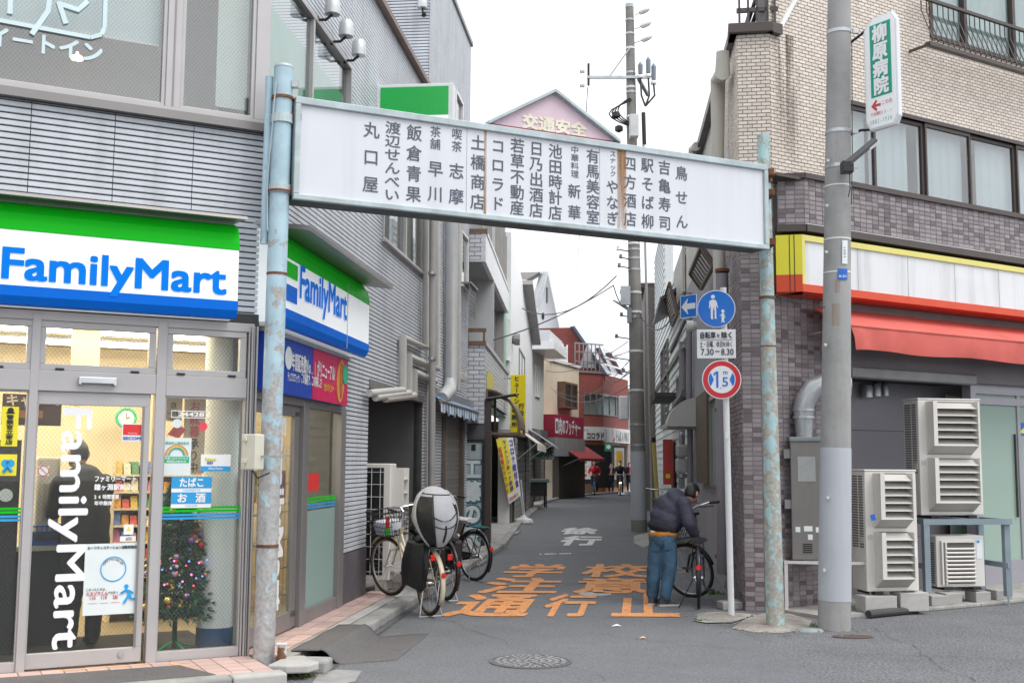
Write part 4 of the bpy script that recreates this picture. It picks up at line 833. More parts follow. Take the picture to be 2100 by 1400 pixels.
for i in range(5): MB().box(1.3+i*.3,1.5+i*.3,.5,.54,1.2,1.5).build('magazine',prodm[i],t)
# counter, baskets, machine
ctop=mat('counter_top',(.42,.42,.38),.4); u0,u1=-4.0,FF.u(170,1100,-1.3)
t=thing('shop_counter','grey shop counter seen through the door glass','counter',FF.M); MB().box(u0,u1,1.1,1.7,.86,.90).build('top',ctop,t,bevel=.006); MB().box(u0,u1-.04,1.16,1.66,.1,.858).build('base',mat('counter_base',(.03,.03,.032),.6),t)
t=thing('coffee_machine','pale coffee machine on the counter behind the door glass','machine',FF.M); a,b=FF.u(72,980,-1.35),FF.u(150,980,-1.35); MB().box(a,b-.12,1.2,1.65,.90,1.62).build('body',mat('machine_grey',(.5,.47,.42),.5),t,bevel=.02); MB().box(a+.05,b-.16,1.18,1.199,1.1,1.4).build('panel',mat('machine_panel',(.35,.33,.30),.4),t); MB().box(b-.3,b-.12,1.1,1.199,.95,1.0).build('spout',blackp,t)
bm=mat('basket_blue',(.01,.08,.38),.5)
for k,x in enumerate((FF.u(66,1080,-1.15),FF.u(118,1080,-1.15))):
    t=thing('basket','blue plastic basket on the counter, %s'%('left one under the letter l' if k==0 else 'right one behind the letter y'),'basket',fm(FF,x,-1.15,.905),'blue baskets'); m=MB()
    for z in (.0,.05,.10,.15): m.path([(0,0,z),(.3,0,z),(.3,.25,z),(0,.25,z)],.007,4,closed=True)
    for i in range(9): m.path([(i*.0375,0,0),(i*.0375,0,.15)],.005,4); m.path([(.3,i*.031,0),(.3,i*.031,.15)],.005,4)
    m.box(0,.3,0,.25,-.004,.004); m.box(.0,.3,-.004,.002,.0,.11); m.build('mesh',bm,t)
t=thing('dark_display','dark display cabinet with steel kettle behind the left shop pane','cabinet',FF.M); MB().box(-3.2,FF.u(40,1000,-.8),.8,1.05,.1,1.75).build('case',blackp,t); c=FF.at(12,1015,-.78); m=MB(); m.disc(c[0],c[1],.05,.77,.80,20); m.build('dial',paper,t)
# christmas tree
tc=FF.at(358,1300,-.42); T=thing('christmas_tree','decorated green christmas tree inside the right shop window','tree',fm(FF,tc[0],-.42,.10)); R3=random.Random(5)
nd=mat('pine_needles',(.03,.10,.06),.7,var=.4,vs=20); H=1.32; m=MB()
for k in range(1900):
    z=.28+(H-.28)*(R3.random()**1.1); rr=(.06+.26*(1-(z-.28)/(H-.26)))*R3.uniform(.25,1.08); a=R3.uniform(0,6.283); c=Vector((rr*math.cos(a),rr*math.sin(a)*.8,z-.10*rr)); dv=Vector((math.cos(a),math.sin(a)*.8,-.25)).normalized()
    for q in range(7):
        w=(dv+Vector((R3.uniform(-.9,.9),R3.uniform(-.9,.9),R3.uniform(-.7,.7)))).normalized()*R3.uniform(.03,.065); s=w.orthogonal().normalized()*.006; m.add([c-s,c+s,c+w],[(0,1,2)])
tag(m.build('needles',nd,T),kind='stuff'); m=MB(); m.tube((0,0,0),(0,0,H),.022,.006,8); 
for k in range(14):
    z=.3+k*.07; a=k*2.4; L=.33*(1-(z-.28)/(H-.2)); m.tube((0,0,z),(L*math.cos(a),L*math.sin(a)*.8,z-.03),.007,.003,5)
m.build('trunk',mat('tree_wire',(.02,.05,.03),.8),T)
for k in range(4): a=k*1.57+.4; MB().path([(0,0,.08),(.18*math.cos(a),.18*math.sin(a),.006)],.008,5).build('foot',green2,T)
om=[mat('bauble%d'%i,c,.15,.6,var=.1) for i,c in enumerate(((.5,.35,.55),(.7,.7,.72),(.6,.03,.05),(.3,.12,.4),(.65,.5,.15)))]
for k in range(22):
    z=.3+R3.random()*(H-.4); rr=(.07+.26*(1-(z-.28)/(H-.26))); a=R3.uniform(-3.6,.4); m=MB(); m.ball((rr*math.cos(a),rr*math.sin(a)*.8,z),R3.choice((.018,.024,.03)),10); m.build('bauble',om[k%5],T,smooth=True)
gl_=[mat_light('fairy%d'%i,c,1.6) for i,c in enumerate(((1,.1,.1),(.2,.3,1),(1,.3,.8)))]
for k in range(26):
    a=-2.9+2.4*k/25; z=.62+.10*math.sin(k*1.3); rr=.24; m=MB(); m.ball((rr*math.cos(a),rr*math.sin(a)*.85,z),.0085,6); m.build('fairy_light',gl_[k%3],T)
# ================= tiled corner building (right) =================
mv=[mat('mauve_tile_a',(.27,.235,.245),.4,var=.06,vs=14,rnd=.08,grime=.15),mat('mauve_tile_b',(.225,.19,.20),.4,var=.06,vs=14,rnd=.08,grime=.15),mat('mauve_tile_c',(.14,.11,.118),.4,var=.06,vs=14,rnd=.08),mat('mauve_tile_d',(.31,.275,.285),.4,var=.06,vs=14,rnd=.08,grime=.15)]
mw=(40,26,17,17)
tan=[mat('tan_tile_a',(.68,.605,.53),.5,var=.04,vs=10,rnd=.05,grime=.06),mat('tan_tile_b',(.64,.565,.49),.5,var=.04,vs=10,rnd=.05,grime=.1),mat('tan_tile_c',(.72,.65,.575),.5,var=.04,vs=10,rnd=.05)]
groutm=mat('mauve_grout',(.33,.31,.31),.9,var=.06); groutt=mat('tan_grout',(.27,.235,.21),.9,var=.1)
brown=mat('brown_metal',(.075,.06,.055),.45,.2,var=.08); lav=mat('lavender_alu',(.34,.33,.37),.4,.3,var=.04)
R=thing('corner_building','tiled corner building with mauve lower tiles and cream brick upper floor','building',RF.M)
PF=R; PC=(R,RC.M); PS=(R,RS.M)
ZM=4.62; ucR=.37
Wn=RF.rect(1745,216,2100,447); zw0=RF.z(1900,415); zw1=RF.z(1900,252)
uw0=RF.u(1712,300); uw1=6.8
hole=(uw0,uw1,zw0,zw1); up=(RF.u(1905,40),6.8,RF.z(1905,70),9.2)
ur0=RF.u(1728,900); recH=2.62
lowh=[(ur0,7,0,3.3)]
slab(PF,cells(0,7,0,ZM,lowh)+cells(0,7,ZM,9.3,[hole,up]),groutm,t=.2)
slab(PF,cells(0,7,ZM,9.3,[hole,up]),groutt,t=.02,name='brick_backing',y=-.003)
tiles(PF,0,ur0,.04,3.55,.102,.0525,mv,mw,bond=False,nparts=0)
tiles(PF,0,7,ZM,9.3,.104,.0425,tan,(5,3,3),[hole,up],joint=.008,name='brick',nparts=40)
slab(PC,[(0,ucR,0,ZM)],groutm); slab(PC,[(0,ucR,ZM,6.5)],groutt,y=-.002)
tiles(PC,0,ucR,.0,ZM,.102,.0525,mv,mw,bond=False,nparts=170)
tiles(PC,0,ucR,ZM,6.5,.104,.0425,tan,(5,3,3),joint=.008,name='brick',nparts=90)
slab(PS,[(-2.32,0,0,ZM),],groutm); slab(PS,[(-1.25,0,ZM,6.5)],groutt,y=-.002)
tiles(PS,-2.32,0,.0,ZM,.102,.0525,mv,mw,bond=False)
tiles(PS,-1.25,0,ZM,6.5,.104,.0425,tan,(5,3,3),joint=.008,name='brick')
# rain stain down the brick below the terrace
stn=N('rain_stain'); stn.t.nodes.remove(stn.b); tr_=stn.n('ShaderNodeBsdfTransparent'); df_=stn.n('ShaderNodeBsdfDiffuse'); df_.inputs[0].default_value=(.05,.035,.03,1); ms_=stn.n('ShaderNodeMixShader')
sp_=stn.n('ShaderNodeSeparateXYZ'); stn.l(stn.tc.outputs['Generated'],sp_.inputs[0])
ed=stn.math('MULTIPLY',stn.math('MULTIPLY',sp_.outputs[0],stn.math('SUBTRACT',1.0,sp_.outputs[0])),4.0)
f_=stn.math('MULTIPLY',stn.math('MULTIPLY',stn.ramp(stn.noise(1,5,(16,16,.7)),.42,.72),stn.math('MULTIPLY',sp_.outputs[2],.75)),ed); stn.l(f_,ms_.inputs[0]); stn.l(tr_.outputs[0],ms_.inputs[1]); stn.l(df_.outputs[0],ms_.inputs[2]); stn.l(ms_.outputs[0],stn.out.inputs[0])
MB().box(.02,.5,-.0105,-.0100,5.0,6.55).build('rain_stain',stn.m,PF)
# terrace coping and railing
m=MB(); m.box(-.1,ucR+.04,-.08,.25,6.5,6.62); m.build('coping',brown,PC,bevel=.01); MB().box(-1.6,.04,-.08,.2,6.5,6.60).build('coping',brown,PS); MB().box(-.05,.14,-.08,.2,6.5,6.62).build('coping',brown,PF)
rl=MB(); rl.box(.0,ucR+.1,.02,.06,6.78,6.83); rl.box(.0,ucR+.1,.02,.06,7.1,7.15)
for i in range(5): rl.box(.02+i*.1,.045+i*.1,.02,.05,6.62,7.1)
rl.build('terrace_railing',brown,PC)
g=MB(); zg=6.55; g.ext([(.12,.0,6.6),(.45,.0,7.1),(.49,.0,7.08),(.15,.0,6.55)],(0,-.04,0)); g.build('gable_trim',white,PF)
# protruding tiled ledge
o1=.36; uc=RF.u(1650,457,o1); C0=RF.pt(uc,o1,0); RL=Fr(C0.to_2d(),99); ul=RL.u(1597,470); zl0=RF.z(1760,490,o1)+.0; zl0=RF.z(1690,467,o1); zl1=RF.z(1690,374,o1)
PLd=(R,RL.M); PFo=(R,fm(RF,0,o1,0))
slab(PFo,[(uc,7,zl0,zl1)],groutm,t=o1); tiles(PFo,uc,7,zl0,zl1,.102,.0525,mv,mw,bond=False,name='tile',nparts=0)
slab(PLd,[(ul,0,zl0,zl1)],groutm,t=.3); tiles(PLd,ul,0,zl0,zl1,.102,.0525,mv,mw,bond=False)
for z0,z1,e in ((zl1,zl1+.06,.04),(zl0-.08,zl0,.05)):
    MB().box(uc-.01,7,-e,.3,z0,z1).build('ledge_trim',brown,PFo); MB().box(ul-.02,.012,-e,.28,z0+.001,z1-.001).build('ledge_trim',brown,PLd)
MB().box(uc,7,-.03,.02,zl0-.012,zl0+.012).build('ledge_bead',white,PFo)
MB().box(ul,7,-.0,.3,zl1-.02,zl1+.01).build('ledge_top',brown,PFo)
# upper windows with curtains
gw=mat_glass('window_glass_grey',(.90,.93,.94),refl=2.4)
nz=[uw0,RF.u(1797,320),RF.u(1900,330),RF.u(1993,340),RF.u(2087,350),uw1]
fr_=MB(); fr_.box(uw0,uw1,-.02,.06,zw1,zw1+.05); fr_.box(uw0,uw1,-.05,.06,zw0-.06,zw0); fr_.build('window_frame',brown,PF)
for i,(a,b) in enumerate(zip(nz,nz[1:])):
    t=.045 if i%2 else .03; w=MB()
    for f in ((a,b,zw0,zw0+.05),(a,b,zw1-.05,zw1),(a,a+t,zw0+.05,zw1-.05),(b-t,b,zw0+.05,zw1-.05)): w.box(f[0],f[1],.005+.03*(i%2),.05+.03*(i%2),f[2],f[3])
    w=w.build('window',brown,PF,bevel=.003); MB().box(a+t,b-t,.025+.03*(i%2),.03+.03*(i%2),zw0+.05,zw1-.05).build('pane',gw,w)
    k=(.02,.62,.1,.7,.05)[i]; k2=(.98,.98,.72,.98,.9)[i]; k,k2=((.02,.95),(.05,.8),(.02,.98),(.3,.98),(0,1))[i]
    curtain(w,a+(b-a)*k,a+(b-a)*k2,zw0,zw1,.16,curt)
MB().box(uw0,uw1,.9,.95,zw0-.2,zw1+.2).build('upper_room_wall',mat('beige_room',(.40,.36,.31),.8),PF); MB().box(uw0,uw1,.2,.9,zw0-.1,zw0-.05).build('upper_room_floor',mat('beige_room',(.4,.36,.31),.8),PF); MB().box(uw0,uw1,.2,.9,zw1+.1,zw1+.15).build('upper_room_ceiling',white,PF)
# top right window and bowed railing
w=MB(); a,b=up[0],up[1]; 
for x in (a,RF.u(1975,40),RF.u(2075,60),b-.06): w.box(x,x+.06,-.02,.06,up[2],9.2)
w.box(a,b,-.03,.06,up[2]-.05,up[2]); w=w.build('window',brown,PF); MB().box(a,b,.03,.036,up[2],9.2).build('pane',gw,w); curtain(w,a,b,up[2],9.2,.16,mat('green_white_curtain',(.55,.68,.65),.8))
MB().box(a,b,.8,.85,up[2]-.2,9.2).build('upper_room_wall',mat('beige_room',(.4,.36,.31),.8),PF)
bo=.30; ua,zb_=RF.at(1905,85,bo); _,zt_=RF.at(1905,-2,bo*.6); rr=MB()
x=ua+.08
while x<6.5:
    P=[]
    for k in range(9):
        s=k/8; P.append((x,-(.10+.22*math.sin(min(1,s*1.15)*math.pi*.62)) if s<.98 else -.12,zt_-(zt_-zb_)*s))
    rr.path([(x,-.14,zt_),(x,-.14,zt_-.16),(x,-.17,zt_-.24),(x,-.28,zb_+.10),(x,-.30,zb_+.05),(x,-.27,zb_)],.008,5); x+=.105
rr.box(ua,6.6,-.165,-.125,zt_-.01,zt_+.03); rr.box(ua,6.6,-.32,-.24,zb_-.05,zb_); rr.path([(ua,-.3,zb_-.04),(ua,0,zb_-.04)],.02,4); rr.build('window_railing',brown,PF)
# fascia sign: yellow top, red bottom, blank white panels
fo=.40; fy=mat('fascia_yellow',(.72,.66,.03),.4,var=.04); fyp=mat('fascia_pale_yellow',(.70,.64,.18),.45,var=.05); fr2=mat('fascia_red',(.62,.06,.012),.4,var=.05); fwp=mat('fascia_white',(.70,.72,.74),.45,var=.03,streak=.34,vs=1.5,grime=.1)
uF=RF.u(1646,560,fo); zf1=RF.z(1720,492,fo); zf0=RF.z(1739,608,fo)
S=MB().box(uF+.04,7,-fo+.02,0,zf0+.08,zf1-.06).build('fascia_sign',fwp,PF)
MB().box(uF,7,-fo,0,zf1-.065,zf1).build('yellow_trim',fyp,S); MB().box(uF,7,-fo,0,zf0,zf0+.085).build('red_trim',fr2,S); MB().box(uF,uF+.045,-fo,0,zf0+.085,zf1-.065).build('end_trim',fyp,S)
FE=Fr(RF.pt(uF,fo,0).to_2d(),103); ue_=FE.u(1592,560); zmid=zf0+.30*(zf1-zf0)
MB().box(ue_,-.001,0,.25,zmid,zf1).build('yellow_end',fy,(R,FE.M)); MB().box(ue_-.0,-.001,0,.25,zf0,zmid).build('red_end',fr2,(R,FE.M))
for x in (ue_*.48,ue_*.3): MB().box(x-.004,x+.004,-.004,.0,zf0,zf1).build('panel_joint',dark,(R,FE.M))
u=uF+.9
while u<7: MB().box(u-.003,u+.003,-fo+.016,-fo+.02,zf0+.085,zf1-.065).build('panel_joint',mat('joint_grey',(.5,.52,.52),.5),S); u+=.85
# red awning
awm=mat('awning_red',(.60,.12,.095),.7,var=.10,vs=3,bump=.1,bs=200,grime=.25)
A=thing('red_awning','faded red shop awning under the blank fascia sign','awning',RF.M); oo=.62; u0,z0=RF.at(1740,667,oo); z0=RF.z(1920,684,oo); zv=RF.z(1920,730,oo)-z0
MB().ext([(u0,-oo,z0),(7,-oo,z0),(7,-.1,z0+.26),(u0,-.1,z0+.26)],(0,.003,-.01)).build('canvas',awm,A)
m=MB(); NU=60; 
P0=[]; P1=[]; PM=[]
for i in range(NU+1):
    t=i/NU; u=u0+.03+(6.9-u0)*t; ed_=math.exp(-t*14); P0.append((u,-oo-.004,z0-.004)); PM.append((u+.05*ed_,-oo-.012-.02*ed_*math.sin(i*1.3)-.004*math.sin(i*.8),z0+zv*.5)); P1.append((u+.09*ed_,-oo+.01-.035*ed_*math.sin(i*1.1)-.008*math.sin(i*.55),z0+zv*(1-.0*ed_)+.012*math.sin(i*.4)))
n_=NU+1; m.add(P0+PM+P1,[(r_*n_+i,r_*n_+i+1,(r_+1)*n_+i+1,(r_+1)*n_+i) for r_ in (0,1) for i in range(NU)]); m.build('valance',awm,A,smooth=True)
MB().path([(u0,-oo,z0),(7,-oo,z0)],.016,6).build('front_bar',awm,A); MB().path([(u0+.02,-oo,z0),(u0+.02,-.02,z0-.05)],.014,6).build('arm',steel,A)
# shutter box and recess
MB().box(ur0,7,-.12,.2,recH,3.32).build('shutter_box',mat('grey_box',(.17,.165,.175),.55,var=.05,grime=.2),PF); MB().box(ur0+.02,3.3,-.16,-.02,recH-.03,recH+.10).build('shutter_roll',mat('grey_roll',(.24,.24,.25),.5,.3),PF,bevel=.02)
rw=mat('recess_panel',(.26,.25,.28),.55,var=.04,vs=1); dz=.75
ug=RF.u(1996,900); ugr=6.8
me=None
for k in range(4):
    MB().box(ur0-.05,ug,.55,.58,.04+k*.66,.04+(k+1)*.66-.006).build('wall_panel',rw,PF)
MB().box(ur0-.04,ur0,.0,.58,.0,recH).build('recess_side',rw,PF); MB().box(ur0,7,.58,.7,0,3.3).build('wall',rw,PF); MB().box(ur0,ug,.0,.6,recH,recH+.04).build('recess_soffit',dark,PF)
MB().box(ug-.06,ug+.04,-.03,.1,.04,recH).build('door_post',lav,PF,bevel=.004); MB().box(ug,7,-.02,.06,RF.z(2040,830),RF.z(2040,815)).build('transom_rail',lav,PF); MB().box(ug,7,-.02,.06,2.5,recH).build('head_rail',lav,PF)
zsl=RF.z(2040,1150); MB().box(ug,7,-.02,.06,.04,zsl).build('bottom_rail',lav,PF); MB().box(ug,7,-.06,.2,.0,.10).build('step',conc,PF)
fg=mat_glass('green_frosted',(.7,.85,.78),haze=.78,hcol=(.40,.52,.46)); w=MB().box(ug+.9,ug+.96,-.01,.05,zsl,2.5).build('glass_door',lav,PF); MB().box(ug+.04,6.9,.01,.016,zsl,2.5).build('pane',fg,w)
MB().box(ug+.04,6.9,.4,.42,0,2.5).build('interior_screen',mat('inner_green',(.35,.42,.38),.8),PF)
r=RF.rect(2087,866,2112,893,.0); q=MB().box(r[0],r[1],.002,.006,r[2],r[3]).build('sticker',bluep,w); MB().xz([(r[0],r[2]+.03),(r[1],r[3]),(r[1],r[2]+.03)],-.001,.001).build('print',yel,q)
MB().box(RF.u(2081,960),RF.u(2081,960)+.012,-.03,.0,RF.z(2081,1060),RF.z(2081,890)).build('pull_handle',brown,w)
# flue: big elbow duct, vents
fl=mat('spiral_duct',(.42,.44,.46),.35,.6,var=.08,vs=20)
D1=Fr(RF.pt(ur0+.02,.28,0).to_2d(),80); 
HT=thing('water_heater','grey box water heater with big elbow flue beside the tiles','water heater',TM(Y(1657,1150,12.55).to_2d().to_3d()+Vector((0,0,.0)),-8))
yh=12.55; s=yh/F
def hp(x,y): p=Y(x,y,yh); return p
xa,xb=hp(1629,900).x,hp(1690,900).x; za0,za1=hp(1657,1148).z,hp(1657,905).z; cxh=(xa+xb)/2; wh=(xb-xa)/2; off=hp(1657,1150).x
hm=mat('heater_grey',(.20,.19,.18),.5,.2,var=.06,streak=.25,grime=.2)
MB().box(-wh,wh,0,.24,za0,za1).build('body',hm,HT,bevel=.008); MB().box(-wh-.01,wh+.01,-.012,.25,za1,za1+.05).build('lid',mat('heater_lid',(.2,.23,.24),.5),HT,bevel=.01)
for k in range(5): MB().box(-.05,.05,-.006,.0,za0+.08+k*.022,za0+.09+k*.022).build('slot',dark,HT)
for a,b,c in ((-.10,.30,.05),(.01,.31,.09),(.11,.30,.04),(.03,.22,.05)): MB().box(a-c/2,a+c/2,-.003,.0,za0+b,za0+b+.07*.8).build('label_sticker',paper,HT)
MB().box(-.09,.10,-.003,-.0005,za0+.85,za0+1.12).build('film_remnant',mat('film',(.33,.34,.34),.3),HT)
for z in (.55,1.1): MB().box(-wh-.07,-wh,.02,.06,za0+z,za0+z+.1).build('bracket',mat('bracket_grey',(.25,.25,.25),.5,.5),HT)
cz=za1+.05; yy=.12; m=MB(); r_=.115
e=hp(1672,800).z
m.path([(0,yy,cz),(0,yy,cz+.32),(.03,yy,cz+.42),(.12,yy+.01,cz+.55),(.24,yy+.03,cz+.60),(.36,yy+.05,cz+.58)],[.09,.115,.118,.118,.118,.118],18); m.build('flue_duct',fl,HT,smooth=True)
for q_ in ((0,yy,cz+.22),(0,yy,cz+.30)): MB().lathe([(.122,-.012),(.122,.012)],q_,18).build('flue_band',steel,HT)
m=MB(); m.path([(.40,yy+.05,cz+.57),(.52,yy+.05,cz+.57)],.128,18); m.build('flue_end',fl,HT,smooth=True)
for x,y,s_ in ((1778,800,.07),(1797,798,.06),(1815,797,.045)):
    p=RF.at(x,y,-.45); m=MB(); m.lathe([(s_,-.09),(s_,.03),(s_*.8,.07),(.01,.09)],(p[0],.45,p[1]),12); m.build('vent_cap',fl,PF,smooth=True)
# heater stand
ST=thing('heater_stand','white steel frame stand under the grey water heater','stand',HT.matrix_world.copy()); wf=mat('stand_white',(.62,.61,.60),.5,.2,var=.05,grime=.3)
xs=(-.30,.02,.32,.62); zt=za0-.005
for a,b,y0 in ((-.24,-.24,-.05),(.30,.30,-.10),(.66,.66,.02)): MB().box(a-.018,a+.018,y0-.018,y0+.018,.0,zt-.03).build('leg',wf,ST); MB().box(a-.04,a+.04,y0-.04,y0+.04,0,.01).build('foot',steel,ST)
for a,y0 in ((-.24,.28),(.66,.3)): MB().box(a-.018,a+.018,y0-.018,y0+.018,.0,zt-.03).build('leg',wf,ST)
MB().ext([(-.26,-.07,zt-.03),(.30,-.12,zt-.03),(.68,.0,zt-.03),(.68,.05,zt-.03),(.3,-.06,zt-.03),(-.26,-.02,zt-.03)],(0,0,.028)).build('rail',wf,ST)
MB().box(-.26,.68,.26,.30,zt-.03,zt-.004).build('rail',wf,ST); MB().box(-.26,-.22,-.02,.27,zt-.03,zt-.004).build('rail',wf,ST)
# ---------------- air conditioner outdoor units ----------------
acm=mat('ac_ivory',(.68,.66,.62),.45,var=.03,vs=2,grime=.08,streak=.06); acd=mat('ac_shadow',(.13,.125,.12),.6); lvm=mat('ac_louver',(.52,.505,.47),.5,var=.04)
def ac_tall(label,M,w,h,d,z0):
    t=thing('air_conditioner',label,'air conditioner',M,'outdoor air conditioner units'); MB().box(-w/2,w/2,0,d,z0,z0+h).build('case',acm,t,bevel=.012)
    MB().box(-w/2-.006,w/2+.006,-.006,d+.006,z0+h,z0+h+.018).build('lid',acm,t,bevel=.006)
    for k in (0,1):
        a,b=z0+.05+k*(h*.49),z0+.05+k*(h*.49)+h*.455; x0,x1=-w/2+.10,w/2-.13; pj=.16
        MB().add([(x0,-.002,a),(x0,-pj,a+.10),(x0,-pj,b),(x0,-.002,b)],[(0,1,2,3)]).add([(x0+.008,-.002,a),(x0+.008,-pj,a+.10),(x0+.008,-pj,b),(x0+.008,-.002,b)],[(3,2,1,0)]).build('guide_cheek',acm,t)
        m=MB(); m.ext([(x0,-pj,a+.10),(x0+.05,-pj,a+.10),(x0+.05,-pj,b),(x0,-pj,b)],(0,.006,0)); m.build('guide_front',acm,t)
        m=MB(); m.add([(x1,-.002,a),(x1,-pj,a+.10),(x1,-pj,b),(x1,-.002,b)],[(0,1,2,3)]); m.build('guide_cheek',acm,t)
        MB().box(x0+.01,x1,-.02,-.001,a,b).build('fan_opening',acd,t)
        n=6
        for i in range(n):
            z=a+.10+(b-a-.10)*i/n; zz=(b-a-.10)/n
            MB().ext([(x0+.05,-pj+.004,z),(x1-.004,-pj+.004,z),(x1-.004,-.03,z+zz*.80),(x0+.05,-.03,z+zz*.80)],(0,.003,.004)).build('louver',lvm,t)
        MB().ext([(x0,-.002,a),(x1,-.002,a),(x1,-pj,a+.10),(x0,-pj,a+.10)],(0,-.003,-.006)).build('guide_base',lvm,t)
    m=MB()
    for i in range(int(h*.62/.028)): z=z0+h*.36+i*.028; m.box(-w/2-.003,-w/2+.001,d*.15,d*.42,z,z+.017); m.box(-w/2-.003,-w/2+.001,d*.50,d*.9,z,z+.017)
    m.build('side_slots',acd,t)
    for s in (-1,1):
        q=MB(); q.box(s*w/2-.006*s,s*w/2+.004*s,.05,.12,z0+h*.40,z0+h*.45); q.build('handle_recess',lvm,t)
    MB().box(-w/2+.02,-w/2+.075,-.006,-.001,z0+h*.43,z0+h*.47).build('handle_recess',lvm,t)
    for (x,z,w2,h2,mm) in ((w/2-.10,z0+h-.16,.055,.10,paper),(w/2-.09,z0+h*.28,.07,.15,paper)): MB().box(x,x+w2,-.004,-.0005,z,z+h2).build('label_sticker',mm,t)
    MB().box(w/2-.10,w/2-.06,-.0065,-.0045,z0+h-.085,z0+h-.065).build('brand_mark',sky2,t); MB().box(w/2-.075,w/2-.045,-.0065,-.0045,z0+h-.155,z0+h-.14).build('red_mark',redk,t)
    for s in (-.3,.3): MB().box(s*w-.05,s*w+.05,-.03,d+.03,z0-.035,z0).build('foot',blackp,t)
    return t
def ac_at(xl,xr,yt,yb,yy,d):
    a=Y(xl,yb,yy); b=Y(xr,yb,yy); w=(b.x-a.x); z0=Y((xl+xr)/2,yb,yy).z; z1=Y((xl+xr)/2,yt,yy).z; return TM(((a.x+b.x)/2,yy,0),10),w,z1-z0,z0
M1,w,h,z0=ac_at(1775,1890,966,1212,12.45,.33); A1=ac_tall('tall ivory air conditioner standing on concrete blocks beside the big pole',M1,w,h,.34,z0)
M2,w2,h2,z2=ac_at(1884,2024,820,1056,13.3,.34); A2=ac_tall('tall ivory air conditioner raised on the blue grey steel stand',M2,w2,h2,.34,z2)
q=MB(); q.obox((-.30,-.165,z0+h*.62),(.025,0,.008),(0,.002,0),(-.008,0,.03)); q.build('dark_sticker',bluep,A1)
# steel stand under it
ST2=thing('steel_stand','blue grey steel stand carrying the raised air conditioner','stand',M2); bl=mat('blue_grey_steel',(.24,.30,.34),.5,.3,var=.08,grime=.25)
for x,y in ((-w2/2-.02,-.14),(w2/2+.22,-.10),(-w2/2-.02,.42),(w2/2+.22,.42)): 
    q=MB(); q.box(x-.035,x+.035,y-.006,y,.10,z2-.05); q.box(x-.035,x-.028,y,y+.06,.1,z2-.05); q.build('leg',bl,ST2); MB().path([(x,y+.02,.0),(x,y+.02,.12)],.012,6).build('bolt_foot',steel,ST2)
for y in (-.15,.40): MB().box(-w2/2-.06,w2/2+.26,y,y+.045,z2-.10,z2-.036).build('beam',bl,ST2)
for x in (-w2/2-.02,w2/2+.22): MB().box(x-.02,x+.02,-.12,.42,.42,.48).build('cross_bar',bl,ST2); MB().box(x-.02,x+.02,-.12,.42,z2-.095,z2-.04).build('cross_beam',bl,ST2)
# small unit below with bar grille
M3,w3,h3,z3=ac_at(1918,2026,1098,1203,13.25,.3)
t=thing('air_conditioner','small ivory air conditioner with bar grille under the steel stand','air conditioner',M3,'outdoor air conditioner units'); MB().box(-w3/2,w3/2,0,.30,z3,z3+h3).build('case',acm,t,bevel=.012); x0,x1=-w3/2+.05,w3/2-.13
MB().box(x0,x1,-.006,-.001,z3+.04,z3+h3-.08).build('fan_opening',acd,t)
for i in range(9): z=z3+.07+i*(h3-.17)/9; MB().path([(x0+.05,-.035,z),(x1-.01,-.035,z)],.0135,8).build('grille_bar',acm,t)
for x in (x0+.0,x0+.045): MB().box(x,x+.018,-.04,.0,z3+.035,z3+h3-.07).build('grille_side',acm,t)
MB().box(x0,x1,-.03,.0,z3+h3-.075,z3+h3-.055).build('grille_top',acm,t)
m=MB()
for i in range(18): z=z3+.04+i*.026; m.box(-w3/2-.003,-w3/2+.001,.04,.26,z,z+.014)
m.build('side_slots',acd,t); MB().box(w3/2-.10,w3/2-.03,-.004,-.0005,z3+h3*.55,z3+h3*.92).build('label_sticker',paper,t); MB().box(w3/2-.095,w3/2-.06,-.0065,-.0045,z3+h3*.86,z3+h3*.91).build('brand_mark',sky2,t)
for s in (-.3,.3): MB().box(s*w3-.05,s*w3+.05,-.03,.33,z3-.03,z3).build('foot',blackp,t)
# blocks
for (x0,x1,yt,yb,yy,lb) in ((1772,1843,1222,1246,12.3,'pale concrete block under the tall air conditioner, left one'),(1844,1908,1215,1240,12.42,'pale concrete block under the tall air conditioner, right one'),(1909,1946,1221,1234,12.9,'small concrete block under the near leg of the steel stand'),(1938,1975,1216,1230,13.05,'small concrete block under the left foot of the small unit'),(2000,2034,1213,1226,13.25,'small concrete block under the right foot of the small unit'),(2042,2078,1210,1224,13.5,'small concrete block under the far leg of the steel stand')):
    a=Y(x0,yb,yy); b=Y(x1,yt,yy); o=MB().box(-(b.x-a.x)/2,(b.x-a.x)/2,0,.22,.036,max(.07,b.z)).build('concrete_block',concl if 'pale' in lb else conc,None,bevel=.008); o.matrix_world=TM(((a.x+b.x)/2,yy,0),12); tag(o,lb,'block','concrete blocks under the units')
